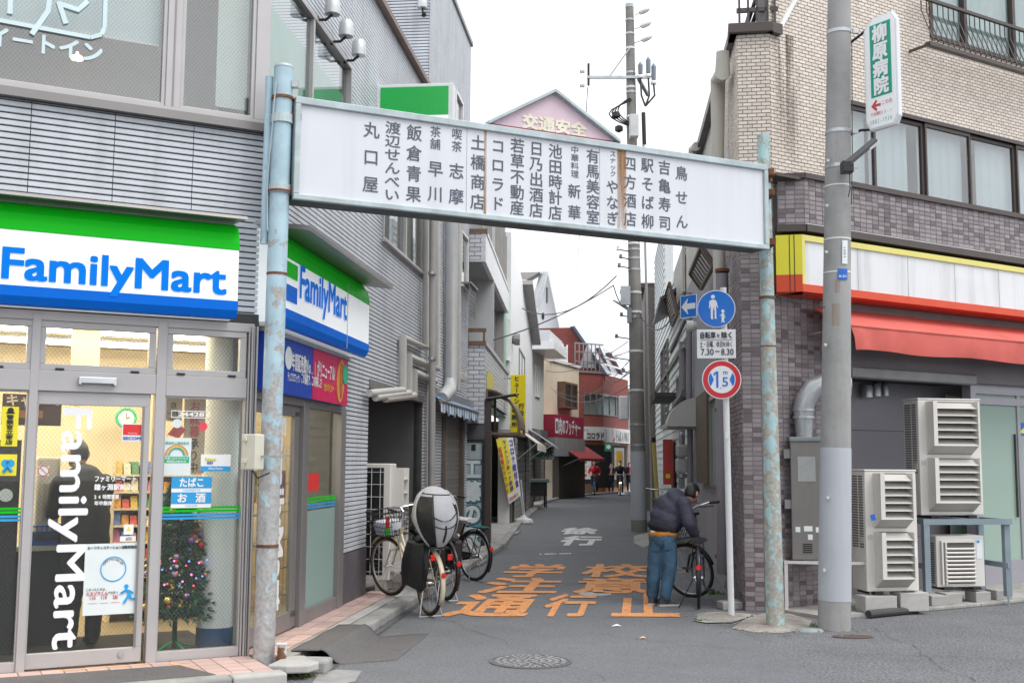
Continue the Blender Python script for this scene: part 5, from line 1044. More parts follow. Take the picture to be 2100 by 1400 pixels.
# ---------------- stucco house along the alley, right side ----------------
stu=mat('grey_stucco',(.36,.36,.385),.85,var=.06,vs=1.2,bump=.35,bs=120,streak=.22); crm=mat('cream_stucco',(.60,.58,.53),.85,var=.06,bump=.3,bs=120,streak=.2)
slate=mat('dark_slate',(.16,.16,.175),.5,var=.15,vs=6,rnd=.15); 
Hs=thing('stucco_house','grey stucco house with dark slate upper wall along the alley','house',RS.M)
MB().box(-9.2,-2.33,.0,.3,0,4.9).build('wall',stu,Hs); MB().box(-9.2,-1.26,.004,.3,4.9,6.5).build('upper_wall',crm,Hs); MB().box(-9.2,-1.0,-.10,.25,6.5,6.62).build('eave',brown,Hs)
me=MB().box(0,.28,0,.02,0,.105).mesh('shingle'); me.materials.append(slate)
for k in range(9):
    for i in range(29):
        o=bpy.data.objects.new('shingle',me); COL.objects.link(o); o.parent=Hs; o.location=(-9.2+i*.285+(k%2)*.14,.06+k*.045,6.63+k*.115); o.rotation_euler=(R_(-14),0,0)
MB().box(-9.2,-1.0,.6,.65,6.5,7.75).build('attic_wall',slate,Hs); MB().ext([(-9.2,.12,6.6),(-1.0,.12,6.6),(-1.0,.52,7.68),(-9.2,.52,7.68)],(0,.03,-.01)).build('slate_backing',dark,Hs)
def rp(pts,r,out,nm,m_,par,n=10):
    m=MB(); P=[]
    for x,y in pts: a=RS.at(x,y,out); P.append((a[0],-out,a[1]))
    m.path(P,r,n); return m.build(nm,m_,par,smooth=True)
crp=mat('cream_pipe',(.56,.54,.48),.5,var=.05,grime=.1); lvp=mat('lavender_pipe',(.29,.28,.31),.5,var=.05,grime=.15)
rp([(1482,106),(1482,150),(1472,165),(1472,330),(1476,640)],.075,.14,'downpipe',crp,Hs,12); rp([(1428,300),(1422,305),(1420,420)],.07,.12,'downpipe',crp,Hs)
rp([(1481,560),(1482,1175)],.075,.12,'downpipe',lvp,Hs,12); rp([(1399,700),(1398,1000)],.06,.10,'wall_pipe',lvp,Hs)
rp([(1413,600),(1413,830)],.055,.08,'wall_pipe',lvp,Hs); rp([(1402,880),(1402,715),(1407,708)],.05,.08,'wall_pipe',lvp,Hs); rp([(1393,830),(1393,775),(1399,770)],.06,.1,'wall_pipe',lvp,Hs); rp([(1415,880),(1415,1000)],.05,.1,'wall_pipe',lvp,Hs); rp([(1406,805),(1395,822),(1386,835)],.08,.14,'wall_pipe',mat('dark_pipe',(.11,.10,.10),.5),Hs)
for yy in (555,840,1140): a=RS.at(1481,yy,.12); MB().lathe([(.085,-.02),(.085,.02)],(a[0],-.12,a[1]),12).build('pipe_bracket',rust,Hs)
m=MB(); a=RS.at(1424,668,.1); m.lathe([(.09,0),(.09,.1),(.05,.16)],(0,0,0),12,1); m.tf(Matrix.Translation((a[0],-.22,a[1]))); m.build('vent_hood',white,Hs)
rp([(1404,660),(1376,722)],.03,.3,'stay_bar',brown,Hs,6)
# shutter board and window
r=RS.rect(1433,815,1458,993,.05); MB().box(r[0],r[1],-.10,-.02,r[2],r[3]).build('shutter_board',mat('brown_board',(.105,.075,.05),.6,var=.15,vs=8,streak=.2),Hs,bevel=.006)
r2=RS.rect(1458,815,1476,1000,.03); w=MB()
for f in ((r2[0],r2[1],r2[2],r2[2]+.06),(r2[0],r2[1],r2[3]-.06,r2[3]),(r2[0],r2[0]+.06,r2[2],r2[3]),(r2[1]-.06,r2[1],r2[2],r2[3])): w.box(f[0],f[1],-.07,.0,f[2],f[3])
w=w.build('window',bronzed,Hs); MB().box(r2[0]+.06,r2[1]-.06,-.02,-.012,r2[2]+.06,r2[3]-.06).build('pane',frost,w)
# quarter round metal hood
uh=RS.u(1433,845); L=.95; ho=.52; zt_=RS.z(1433,814); zb_=RS.z(1433,874); hd=MB(); arc=[(-.0,zt_)]+[(-ho*math.sin(a*math.pi/16),zb_+(zt_-zb_)*math.cos(a*math.pi/16)) for a in range(1,9)]+[(0,zb_)]
hd.yz(arc,uh-L,uh); hd.build('metal_hood',mat('hood_grey',(.44,.45,.43),.45,.2,var=.04,grime=.15),Hs); MB().yz([(-ho-.04,zb_-.03),(-ho-.04,zb_+.03),(-.0,zb_+.03),(0,zb_-.03)],uh-L-.02,uh-.3).build('hood_rim',mat('hood_grey',(.44,.45,.43),.45,.2),Hs)
# gas meter
GM=thing('gas_meter','pale grey gas meter with pipes on the stucco wall','meter',fm(RS,RS.u(1398,940,.2),.2,RS.z(1398,940,.2))); 
MB().box(-.16,.16,-.10,.1,.02,.26).build('upper_case',mat('meter_grey',(.50,.51,.49),.5,var=.05),GM,bevel=.05); MB().box(-.14,.14,-.11,.1,-.26,.01).build('lower_case',mat('meter_grey',(.5,.51,.49),.5),GM,bevel=.05); MB().lathe([(.05,-.36),(.09,-.33),(.09,-.27)],n=12).build('regulator',steel,GM); MB().path([(-.06,0,.26),(-.06,0,.38),(.02,0,.45),(.09,0,.42),(.11,0,.25)],.035,8).build('pipe',lvp,GM,smooth=True)
# lattice screens leaning off the wall
latm=mat('lattice_brown',(.13,.10,.085),.6); pan=mat('lattice_pale',(.50,.49,.46),.6)
def lattice(label,x0,y0,x1,y1,lean,nm_u=8,nm_z=10):
    a=RS.at(x0,y0,.15); b=RS.at(x1,y1,.15); z0,z1=min(a[1],b[1]),max(a[1],b[1]); u0,u1=min(a[0],b[0]),max(a[0],b[0]); t=thing('lattice_screen',label,'screen',RS.M)
    def P(u,z): return (u,-.12-lean*(z-z0)/(z1-z0),z)
    m=MB()
    for i in range(nm_u+1): u=u0+(u1-u0)*i/nm_u; m.path([P(u,z0),P(u,z1)],.014,4)
    m.build('upright',latm,t)
    for k in range(nm_z): z=z0+(z1-z0)*(k+.5)/nm_z; h=(z1-z0)/nm_z*.32; MB().add([P(u0,z-h),P(u1,z-h),P(u1,z+h),P(u0,z+h)],[(0,1,2,3)]).build('slat',pan,t)
    m=MB(); m.path([P(u0,z0),P(u1,z0),P(u1,z1),P(u0,z1)],.03,4,closed=True); m.build('frame',latm,t)
    MB().path([(u1,0,z0),P(u1,z0)],.02,4).build('bracket',latm,t); return t
lattice('brown lattice screen leaning out above the round blue sign',1434,592,1459,505,.16); lattice('smaller brown lattice screen farther along the alley wall',1376,668,1386,580,.16,6,9)
m=MB(); r=RS.rect(1383,640,1400,505,.05)
MB().box(min(r[0],r[1]),max(r[0],r[1]),-.06,-.004,min(r[2],r[3]),max(r[2],r[3])).build('tile_panel',pan,Hs)
# white sided house further along
H2=thing('white_sided_house','pale blue white lap sided house behind the second utility pole','house',RS.M); wsd=mat('white_lap',(.68,.72,.73),.5,var=.05,streak=.2)
MB().box(-26,-9.3,.05,.3,0,6.0).build('wall',wsd,H2); MB().box(-26,-19,.05,.3,6.0,8.6).build('upper_wall',wsd,H2)
for k in range(44): uq=-9.3 if k<31 else -19; MB().ext([(-26,.05,k*.195),(uq,.05,k*.195),(uq,.02,k*.195),(-26,.02,k*.195)],(0,.028,.19)).build('lap_board',wsd,H2)
MB().box(-26,-9.3,-.02,.03,3.9,4.0).build('trim',brown,H2)
r=RS.rect(1352,700,1366,840,.05); window(H2,min(r[0],r[1]),max(r[0],r[1]),2.6,4.8,fm_=bronzed,n=2); MB().box(-15.5,-12,-.5,.0,3.05,3.12).build('canopy',mat('dark_canopy',(.05,.045,.045),.6),H2); MB().box(-15.5,-12,-.52,-.49,2.98,3.15).build('canopy_edge',mat('dark_canopy',(.05,.045,.045),.6),H2); MB().ext([(-16,0,5.3),(-11.5,0,5.3),(-11.5,-.4,5.05),(-16,-.4,5.05)],(0,0,.08)).build('window_canopy',brown,H2)
MB().box(-15,-13.6,-.02,.0,.0,2.1).build('door',dark,H2); MB().box(-14.0,-13.95,-.26,-.03,1.1,2.15).build('red_notice',redk,H2); MB().box(-13.945,-13.94,-.2,-.1,1.25,1.35).build('yellow_notice',yel,H2)
H3=thing('brown_house','dark brown three storey house beyond the second utility pole','house',RS.M); MB().box(-48,-26.1,-.3,1,0,7.6).build('wall',mat('brown_brick',(.14,.12,.115),.7,var=.12,vs=8),H3); MB().box(-48,-26.1,-.45,.1,7.6,7.75).build('roof_edge',brown,H3)
for z in (3.0,5.3): window((H3,fm(RS,0,.31,0)),-33,-28,z,z+1.5,fm_=bronzed,n=3)
G2=thing('yellow_guy_guard','yellow guy wire guard tube leaning beside the red notice','guard',None); a=RS.pt(-15.5,.30,0); MB().path([(a.x,a.y,.02),(a.x-.12,a.y,2.15)],.055,10).build('tube',mat('guard_yellow',(.68,.55,.16),.5,var=.06),G2,smooth=True); MB().path([(a.x-.12,a.y,2.15),(a.x-.9,a.y,12)],.008,4).build('wire',steel,G2); MB().lathe([(.06,0),(.06,.12)],(a.x-.12,a.y,2.1),10).build('cap',blackp,G2)
# ================= archway sign, poles, road signs =================
bluep1=mat_peel('peeling_blue_paint',(.42,.58,.66),(.42,.415,.41),10,.47,.5,0,4.6,.17,.12); bluep2=mat_peel('peeling_teal_paint',(.40,.58,.60),(.42,.41,.36),11,.49,.54,0,4.6,.04,.25)
afrm=mat('arch_frame',(.45,.53,.55),.5,.1,var=.12,vs=6,grime=.5,streak=.2); apan=mat('arch_panel',(.66,.68,.72),.4,var=.02,vs=1,streak=.13,grime=.05); ink=mat('arch_ink',(.085,.10,.135),.6,var=.25,vs=14)
AL=Y(603,300,8.75); AR=Y(1574,430,10.75); AF=Fr(AL.to_2d(),math.degrees(math.atan2(AR.x-AL.x,AR.y-AL.y))); LA=(AR.to_2d()-AL.to_2d()).length; az0,az1=3.635,4.45
A=thing('archway_sign','long white shopping street archway sign hung between two peeling blue poles','sign',AF.M)
MB().box(0.002,LA-.002,.012,.25,az0+.006,az1-.01).build('box',mat('arch_box',(.10,.12,.12),.7,var=.3,vs=4,grime=.6),A)
t_=.045
for f,nm in (((0,LA,az1-t_,az1+.012),'frame_top'),((0,LA,az0,az0+t_),'frame_bottom'),((0,t_,az0+t_,az1-t_),'frame_end'),((LA-t_,LA,az0+t_,az1-t_),'frame_end')): MB().box(f[0],f[1],-.025,(.02 if nm=='frame_bottom' else .26),f[2],f[3]).build(nm,afrm,A,bevel=.006)
MB().box(-.004,.0,.0,.25,az0+.04,az1-.04).build('end_plate',mat('arch_end',(.25,.3,.33),.6,grime=.6),A)
js=[t_,AF.u(957,350),AF.u(994,350),AF.u(1230,380),AF.u(1270,380),LA-t_]
for a,b in zip(js,js[1:]): MB().box(a+.002,b-.002,.002,.011,az0+t_,az1-t_).build('panel',apan,A)
cols=[('丸口屋',761,240,405,1),('渡辺せんべい',805,250,412,1),('飯倉青果',849,253,418,1),('茶舗',893,259,307,.7),('早川',893,322,422,1),('喫茶',937,264,312,.7),('志摩',936,326,428,1),('土橋商店',980,274,433,1),('コロラド',1021,281,436,.95),('若草不動産',1061,284,441,1),('日乃出酒店',1100,290,446,1),('池田時計店',1139,296,451,1),('中華料理',1179,300,364,.6),('新華',1178,372,456,.95),('有馬美容室',1216,306,460,1),('スナック',1257,310,362,.58),('やなぎ',1256,368,463,.95),('四方酒店',1292,318,467,1),('駅そば柳',1328,321,472,1),('吉亀寿司',1363,326,475,1),('鳥せん',1398,332,478,1)]
for s,x,y0,y1,k in cols:
    a=AF.at(x,y0,-.0); b=AF.at(x,y1); m=MB(); n=len(s); w=.125*k if n!=1 else .125
    if k<1: w=min(w,(a[1]-b[1])/n*1.05)
    st=(a[1]-b[1]+.01)/n; hh=min((a[1]-b[1])/n,w*1.12)
    for i,ch in enumerate(s): m=MB(); em(m,ch,(a[0]+b[0])/2,a[1]+.005-(i+.5)*st,w*1.12,hh,-.0005,.006 if k<.9 else .014); m.build('character',ink,A)
# rust runs
rs_=N('rust_run'); rs_.t.nodes.remove(rs_.b); tr_=rs_.n('ShaderNodeBsdfTransparent'); df_=rs_.n('ShaderNodeBsdfDiffuse'); df_.inputs[0].default_value=(.42,.22,.09,1); ms_=rs_.n('ShaderNodeMixShader'); rs_.l(rs_.math('MULTIPLY',rs_.ramp(rs_.noise(1,4,(18,4,1.5)),.3,.65),.5),ms_.inputs[0]); rs_.l(tr_.outputs[0],ms_.inputs[1]); rs_.l(df_.outputs[0],ms_.inputs[2]); rs_.l(ms_.outputs[0],rs_.out.inputs[0])
for x,w in ((995,.011),(1270,.02),(1278,.03)): u=AF.u(x,350); MB().box(u-w,u+w,-.004,-.002,az0+t_,az1-t_).build('rust_run',rs_.m,A)
# pink gable
P0=AF.at(1000,256); P1=AF.at(1137,190); P2=AF.at(1270,299); zb=az1+.014; pk=mat('faded_pink',(.66,.51,.58),.5,var=.05,streak=.1)
MB().xz([(P0[0],zb),(P2[0],zb),(P1[0],P1[1])],.02,.2).build('gable',pk,A)
for a,b in ((P0,P1),(P1,P2)): MB().obox(((a[0]+b[0])/2,.1,(max(a[1],zb)+max(b[1],zb))/2+.015),((b[0]-a[0])/2,0,(max(b[1],zb)-max(a[1],zb))/2),(0,.13,0),(0,0,.014)).build('gable_trim',afrm,A)
MB().box(P0[0]+.04,P2[0]-.04,.012,.02,zb,zb+.02).build('gable_base_trim',mat('dark_red_trim',(.25,.05,.07),.5),A)
m=MB(); line(m,'交通安全',AF.u(1072,255,.0),AF.u(1205,255,.0),AF.z(1138,256),.135,.016,.045); m.build('gable_lettering',mat('cream_paint',(.74,.70,.56),.6),A)
def pole(name,label,a,b,r0,r1,mm,cat='pole',n=20,bands=(),bandm=None):
    a=Vector(a); b=Vector(b); t=thing(name,label,cat,Matrix.Translation(a)); d=b-a; m=MB(); K=14
    m.path([d*(i/K) for i in range(K+1)],[r0+(r1-r0)*i/K for i in range(K+1)],n); m.build('shaft',mm,t,smooth=True)
    for z,rr,h,bm_ in bands:
        k=z/d.z; c=d*k; r=(r0+(r1-r0)*k)+rr; MB().lathe([(r,-h),(r,h)],c,n).build('band',bm_,t)
    t['_d']=0; del t['_d']; return t,d
gz=G(540,1371,.02); tp=Y(582,140,8.75); LPt,LPd=pole('sign_pole','peeling pale blue steel pole at the left end of the archway',(gz.x,gz.y,0),tp,.082,.075,bluep1,bands=((.95,.004,.012,rust),(3.05,.003,.01,rust),(3.72,.012,.035,afrm),(3.70,.02,.008,rust),(4.28,.012,.035,afrm),(4.45,.012,.01,rust)))
MB().lathe([(.078,0),(.07,.02),(.03,.035)],LPd,16).build('cap',afrm,LPt,smooth=True)
MB().path([LPd*.70+Vector((-.11,.0,0)),LPd*.985+Vector((-.11,.0,0))],.03,10).build('conduit',bluep1,LPt,smooth=True); MB().path([LPd*.72+Vector((-.07,-.06,0)),LPd*.8+Vector((-.09,-.05,0)),LPd*.9+Vector((-.06,-.07,0)),LPd*.97+Vector((-.04,-.08,0))],.006,5).build('cable',afrm,LPt)
MB().box(LPd.x+.07,LPd.x+.12,LPd.y-.03,LPd.y+.03,LPd.z-.16,LPd.z-.11).build('bracket',steel,LPt)
for z in (3.72,4.30): MB().obox(LPd*(z/LPd.z)+Vector((.10,.02,0)),(.05,.02,0),(0,.03,0),(0,0,.03)).build('bracket',rust,LPt)
gr=Y(1590,1270,11.35); gr.z=.03; tp=Y(1565,277,11.05); RPt,RPd=pole('sign_pole','mossy peeling blue steel pole at the right end of the archway',gr,tp,.090,.058,bluep2,bands=((3.2,.012,.012,rust),(2.72,.003,.006,rust),(4.36,.02,.02,rust)))
for z in (3.72,4.2,4.4): MB().obox(RPd*(z/RPd.z)+Vector((.02,-.12,0)),(.03,.0,0),(0,.10,0),(0,0,.03)).build('bracket',rust,RPt)
# junction box on the left pole
jp=Y(518,925,8.66); J=thing('junction_box','cream plastic junction box strapped to the left pole','junction box',TM(jp,-28)); jm=mat('box_cream',(.62,.60,.50),.5,var=.04)
MB().box(-.065,.065,-.05,.06,-.14,.13).build('case',jm,J,bevel=.01); MB().box(-.06,.075,-.06,-.052,-.135,.125).build('door',jm,J,bevel=.004); MB().box(-.035,-.015,-.072,-.062,-.12,.12).build('hinge_rod',jm,J)
for z in (-.09,.075): MB().box(-.045,.0,-.078,-.062,z,z+.03).build('latch',jm,J,bevel=.003)
MB().path([(-.0,.0,-.14),(.02,.04,-.2),(.09,.1,-.16)],.006,5).build('cable',blackp,J); MB().box(.06,.3,.02,.03,-.05,-.03).build('strap',steel,J)
# big concrete pole with hospital sign
pcm=mat('pole_concrete',(.33,.33,.325),.85,var=.10,vs=2.5,bump=.35,bs=90,grime=.35,streak=.3); pbl=mat('pole_grey_wrap',(.43,.455,.49),.7,var=.05,vs=2,bump=.15,bs=120,streak=.12)
gb=G(1711,1290); tb=Y(1722,-120,11.3); BP,Bd=pole('utility_pole','thick grey concrete utility pole at the right corner','' or (gb.x,gb.y,0),tb,.158,.112,pcm,'pole')
def bp(z): return Bd*(z/Bd.z)
def brad(z): return .158+(.112-.158)*z/Bd.z
zb0,zb1=.28,Y(1711,918,11.3).z
m=MB(); m.path([bp(zb0),bp((zb0+zb1)/2),bp(zb1)],[brad(zb0)+.003,brad(1)+.003,brad(zb1)+.003],24); m.build('grey_wrap',pbl,BP,smooth=True)
for y_ in (68,272,343): z=Y(1711,y_,11.3).z; MB().lathe([(brad(z)+.005,-.018),(brad(z)+.005,.018)],bp(z),24).build('steel_band',steel,BP); MB().obox(bp(z)+Vector((.16,-.04,0)),(.03,0,0),(0,.015,0),(0,0,.02)).build('band_clamp',steel,BP)
for y_ in (383,492,560): z=Y(1711,y_,11.3).z; MB().lathe([(brad(z)+.002,-.006),(brad(z)+.002,.006)],bp(z),24).build('tape_band',white,BP)
for x_,y_ in ((1697,330),(1695,422),(1694,517),(1692,707),(1697,1020),(1690,1168)):
    p=Y(x_,y_,11.17)-Vector(gb); MB().lathe([(.016,-.02),(.016,.01),(.008,.012)],(p.x,p.y,p.z),10,1).build('step_socket',mat('socket_grey',(.5,.5,.5),.5),BP)
p=Y(1690,145,11.2)-Vector(gb); MB().path([p,p+Vector((-.07,-.06,.01))],.009,6).build('step_bolt',steel,BP)
def wrap_plate(x0,y0,x1,y1,m_,nm):      # thin plate bent round the pole
    z0=Y(x0,y1,11.17).z; z1=Y(x0,y0,11.17).z; m=MB(); K=6; V=[]; c0=bp((z0+z1)/2); rr=brad((z0+z1)/2)+.008
    a0=math.asin(max(-1,min(1,((Y(x0,y0,11.17)-Vector(gb)).x-c0.x)/rr))); a1=math.asin(max(-1,min(1,((Y(x1,y0,11.17)-Vector(gb)).x-c0.x)/rr)))
    for z in (z0,z1):
        c=bp(z)
        for i in range(K+1): a=a0+(a1-a0)*i/K; V.append((c.x+rr*math.sin(a),c.y-rr*math.cos(a),z))
    m.add(V,[(i,i+1,K+2+i,K+1+i) for i in range(K)]); return m.build(nm,m_,BP),(a0,a1,z0,z1,rr)
wrap_plate(1726,493,1738,541,paper,'number_plate'); wrap_plate(1717,551,1738,573,bluep,'address_plate')
m=MB(); p=Y(1728,567,11.12)-Vector(gb); fit(m,'X-51',p.x-.045,p.z-.012,p.x+.03,p.z+.012,p.y-.02,.02); m.build('plate_lettering',wtxt,BP)
m=MB(); p=Y(1731,518,11.12)-Vector(gb); fit(m,'1001',p.x-.012,p.z-.05,p.x+.012,p.z+.05,p.y-.02,.0,rot=-90); m.build('plate_lettering',blk,BP)
p=Y(1733,453,11.2)-Vector(gb); MB().lathe([(.02,-.01),(.02,.0)],p,14,1).build('round_tag',paper,BP)
m=MB()
for sgn in ((1712,638,.03,.16),(1718,628,.05,.03)): 
    p=Y(sgn[0],sgn[1],11.17)-Vector(gb)
wrap_plate(1706,622,1722,668,rs_.m,'rust_run'); wrap_plate(1712,574,1722,600,rs_.m,'rust_run')
# hospital lightbox
ch=Y(1806,147,11.02); FH=Fr(ch.to_2d(),146); HSg=thing('clinic_sign','white lightbox sign with green panel reading 柳原病院 on the big pole','sign',fm(FH,0,0,ch.z)); wS,hS=.40,1.16; hw,hh=wS/2,hS/2; cc=.09
oct_=[(-hw,-hh+cc),(-hw+cc*.6,-hh),(hw-cc*.5,-hh),(hw,-hh+cc),(hw,hh-cc),(hw-cc*.6,hh),(-hw+cc*1.2,hh),(-hw,hh-cc*1.1)]
MB().xz(oct_,.0,.06).build('case',mat('lightbox_white',(.70,.73,.75),.4,var=.02),HSg,bevel=.012)
MB().xz([(x*.90,z*.96) for x,z in oct_],-.006,-.001).build('face',mat('lightbox_face',(.80,.82,.83),.3,var=.02,emit=.06),HSg)
MB().box(-.115,.135,-.010,-.0065,-.25,.50).build('green_panel',mat('clinic_green',(.0,.33,.22),.4,var=.03),HSg,bevel=.02); m=MB(); column(m,'柳原病院',.01,.485,-.235,.185,-.0135,.045); m.build('lettering',wtxt,HSg)
m=MB(); m.xz([(-.12,-.335),(-.06,-.275),(-.045,-.295),(-.07,-.322),(-.005,-.322),(-.005,-.348),(-.07,-.348),(-.045,-.375),(-.06,-.395)],-.009,-.0065); line(m,'この先',.005,.135,-.325,.05,-.009,.0); line(m,'千住曙町35-1',-.13,.14,-.42,.042,-.009,.0); m.build('red_lettering',redk,HSg); m=MB(); line(m,'3882-1928',-.135,.135,-.495,.06,-.009,.0); m.build('green_lettering',mat('clinic_green',(.0,.33,.22),.4),HSg)
pz=Y(1745,70,11.2); MB().path([(-hw+.02,.05,hh-.06),(-hw-.06,.05,hh-.10),(-hw-.18,.02,hh-.16)],.014,6).build('bracket',black,HSg); MB().path([(-hw+.1,.05,-hh+.02),(-hw-.1,.05,-hh+.06),(-hw-.22,.03,-hh+.04)],.014,6).build('bracket',black,HSg)
# street lamp arm below it
a=Y(1738,335,11.05); b=Y(1798,285,10.75); L=thing('street_lamp','slim led street lamp on an arm below the clinic sign','street lamp',Matrix.Translation(a)); d=b-a
MB().obox(d*.48,d*.46,Vector((-.01,.05,.02)),Vector((0,0,.02))).build('arm',mat('lamp_dark',(.10,.10,.105),.5),L,bevel=.004); MB().obox(d*.84+Vector((0,-.0,-.022)),d*.16,Vector((-.01,.055,.02)),Vector((0,0,.014))).build('lens',mat('lamp_lens',(.7,.72,.74),.3),L,bevel=.004); MB().box(-.06,.05,-.05,.06,-.10,.02).build('mount',black,L,bevel=.01); MB().path([(.02,0,-.1),(.02,0,-.26),(.0,0,-.34)],.006,5).build('cable',black,L)
MB().path([Y(1747,90,11.1),Y(1748,330,11.1),Y(1746,420,11.15)],.005,5).build('pole_cable',black); tag(SC.objects['pole_cable'],'thin black cable hanging down beside the big pole','cable')
# traffic sign post
gs=G(1500,1266); ts=Y(1483,590,12.1); SPt,SPd=pole('sign_post','thin white post carrying the round traffic signs','' or (gs.x,gs.y,0),ts,.034,.034,mat('post_white',(.70,.71,.73),.35,var=.04,grime=.12),'sign post',n=16)
p=Y(1491,893,12.06)-Vector(gs); MB().box(p.x-.018,p.x+.016,p.y-.006,p.y,p.z-.035,p.z+.035).build('sticker',paper,SPt)
sb=mat('traffic_blue',(.0,.16,.62),.35,var=.02); sw=mat('traffic_white',(.80,.81,.83),.35,var=.02); sr=mat('traffic_red',(.60,.012,.025),.35,var=.02); sback=mat('sign_back',(.45,.46,.47),.5,.4)
def sframe(x,y,h): c=Y(x,y,12.03); return Fr(c.to_2d(),h),c
f1,c1=sframe(1469,633,97); px=12.03/F; T1=thing('traffic_sign','round blue sign with white adult and child','traffic sign',fm(f1,0,0,c1.z)); r=39*px
MB().disc(0,0,r,.0,.012,48).build('plate',sw,T1); MB().disc(0,0,r*.955,-.003,-.0005,48).build('blue_field',sb,T1)
def sil(scale,ox,oz,man=True):
    if man: P=[(-.03,.33),(.10,.30),(.17,.20),(.20,.02),(.245,-.12),(.20,-.13),(.13,.0),(.12,-.05),(.135,-.25),(.135,-.62),(.16,-.71),(.06,-.72),(.045,-.66),(.05,-.30),(.0,-.08),(-.035,-.3),(-.05,-.68),(-.02,-.74),(-.13,-.74),(-.16,-.66),(-.155,-.25),(-.17,-.02),(-.185,.0),(-.22,-.15),(-.26,-.14),(-.23,.05),(-.24,.20),(-.17,.29)]
    else: P=[(.0,.20),(.10,.15),(.13,-.02),(.19,-.16),(.15,-.19),(.10,-.08),(.11,-.22),(.08,-.33),(.14,-.52),(.06,-.54),(.01,-.36),(-.03,-.52),(-.12,-.52),(-.07,-.34),(-.10,-.2),(-.08,-.04),(-.15,.04),(-.22,.0),(-.2,-.06),(-.15,-.03),(-.09,.12)]
    return [(ox+a*scale,oz+b*scale) for a,b in P]
m=MB(); m.xz(sil(r*.98,-r*.14,r*.17),-.006,-.0035); m.disc(-r*.17,r*.64,r*.105,-.006,-.0035,18); m.build('man_symbol',sw,T1); m=MB(); m.xz(sil(r*.72,r*.33,-r*.36,False),-.006,-.0035); m.disc(r*.34,-r*.13,r*.085,-.006,-.0035,14); m.build('child_symbol',sw,T1)
f2,c2=sframe(1469,705,97); T2=thing('traffic_sign','white rectangular plate reading 自転車を除く between two round signs','traffic sign',fm(f2,0,0,c2.z)); w=39.5*px; h=30*px
MB().box(-w,w,0,.01,-h,h).build('plate',sw,T2,bevel=.02); m=MB(); line(m,'自転車',-w*.86,-w*.02,h*.60,.075,-.004,.03); line(m,'を',-w*.0,w*.22,h*.56,.05,-.004,.02); line(m,'除く',w*.25,w*.88,h*.60,.075,-.004,.03); m.box(-w*.84,w*.84,-.004,-.0005,h*.27,h*.29); line(m,'土・日曜、休日',-w*.86,w*.34,-h*.02,.07,-.004,.02); line(m,'を除く',w*.32,w*.86,-h*.02,.06,-.004,.015); fit(m,'7.30',-w*.8,-h*.78,-w*.14,-h*.33,-.004,.02); m.box(-w*.06,w*.16,-.004,-.0005,-h*.55,-h*.48); fit(m,'8.30',w*.24,-h*.78,w*.88,-h*.33,-.004,.02); m.build('lettering',blk,T2)
f3,c3_=sframe(1480,778,95); T3=thing('traffic_sign','round red rimmed width limit sign reading 1.5m','traffic sign',fm(f3,0,0,c3_.z)); r=40*px
MB().disc(0,0,r,0,.012,48).build('plate',sw,T3); MB().disc(0,0,r*.95,-.003,-.0005,48).build('red_ring',sr,T3); MB().disc(0,0,r*.70,-.006,-.0032,48).build('white_field',sw,T3)
m=MB()
for s in (-1,1):
    pts_=[(s*r*.66*math.cos(a),r*.66*math.sin(a)) for a in [R_(-32+64*i/8) for i in range(9)]]; m.xz(pts_+[(s*r*.40,0)],-.0085,-.0062)
m.build('side_wedges',sb,T3); m=MB(); m.xz([(-.17*r,.42*r),(-.29*r,.42*r),(-.42*r,.30*r),(-.42*r,.19*r),(-.28*r,.28*r),(-.28*r,-.42*r),(-.17*r,-.42*r)],-.0085,-.0062); fit(m,'5',r*.02,-r*.36,r*.32,r*.12,-.0085,.01); fit(m,'m',r*.08,r*.26,r*.3,r*.42,-.0085,.02); m.disc(-r*.06,-r*.44,r*.03,-.0085,-.006,8); m.build('lettering',sb,T3)
ca=Y(1412,628,11.95); f4=Fr(ca.to_2d(),140); T4=thing('traffic_sign','small blue plate with white arrow pointing left','traffic sign',fm(f4,0,0,ca.z)); w,h=.115,.122
MB().box(-w,w,0,.01,-h,h).build('plate',sb,T4); m=MB(); e=.007
for f in ((-w,w,h-e,h),(-w,w,-h,-h+e),(-w,-w+e,-h,h),(w-e,w,-h,h)): m.box(f[0],f[1],-.003,-.0005,f[2],f[3])
m.xz([(-.098,.0),(-.005,.088),(-.02,.03),(.095,.03),(.095,-.03),(-.02,-.03),(-.005,-.088)],-.003,-.0005); m.build('arrow_symbol',sw,T4)
# second utility pole in the alley
g2=G(1311,1090); t2=Y(1291,14,26.86); U2,U2d=pole('utility_pole','tall concrete utility pole with crossarm in the alley','' or (g2.x,g2.y,0),t2,.19,.10,mat('pole_brown_grey',(.25,.24,.225),.85,var=.12,vs=2.5,bump=.35,bs=90,grime=.4,streak=.3),'pole')
def up_(y_): 
    z=Y(1300,y_,26.86).z; return U2d*(z/U2d.z)
def ur(y_): return .185-.09*up_(y_).z/U2d.z
zt=up_(925).z; m=MB(); m.path([up_(1065),up_(925)],[ur(1065)+.006,ur(925)+.006],20); m.build('grey_wrap',pbl,U2,smooth=True)
for y_ in (42,70,100,150,180,190,240,500,512,530,553,600,640,650,720,800,870,912): MB().lathe([(ur(y_)+.014,-.025),(ur(y_)+.014,.025)],up_(y_),16).build('band',steel if y_%20 else white,U2)
MB().lathe([(ur(14)+.01,-.03),(ur(14)+.01,.06)],U2d,16).build('cap',mat('pole_cap',(.4,.5,.55),.5),U2)
s2=26.86/F
def q2(x,y,dy=-.15): p=Y(x,y,26.86)-Vector((g2.x,g2.y,0)); return Vector((p.x,p.y+dy,p.z))
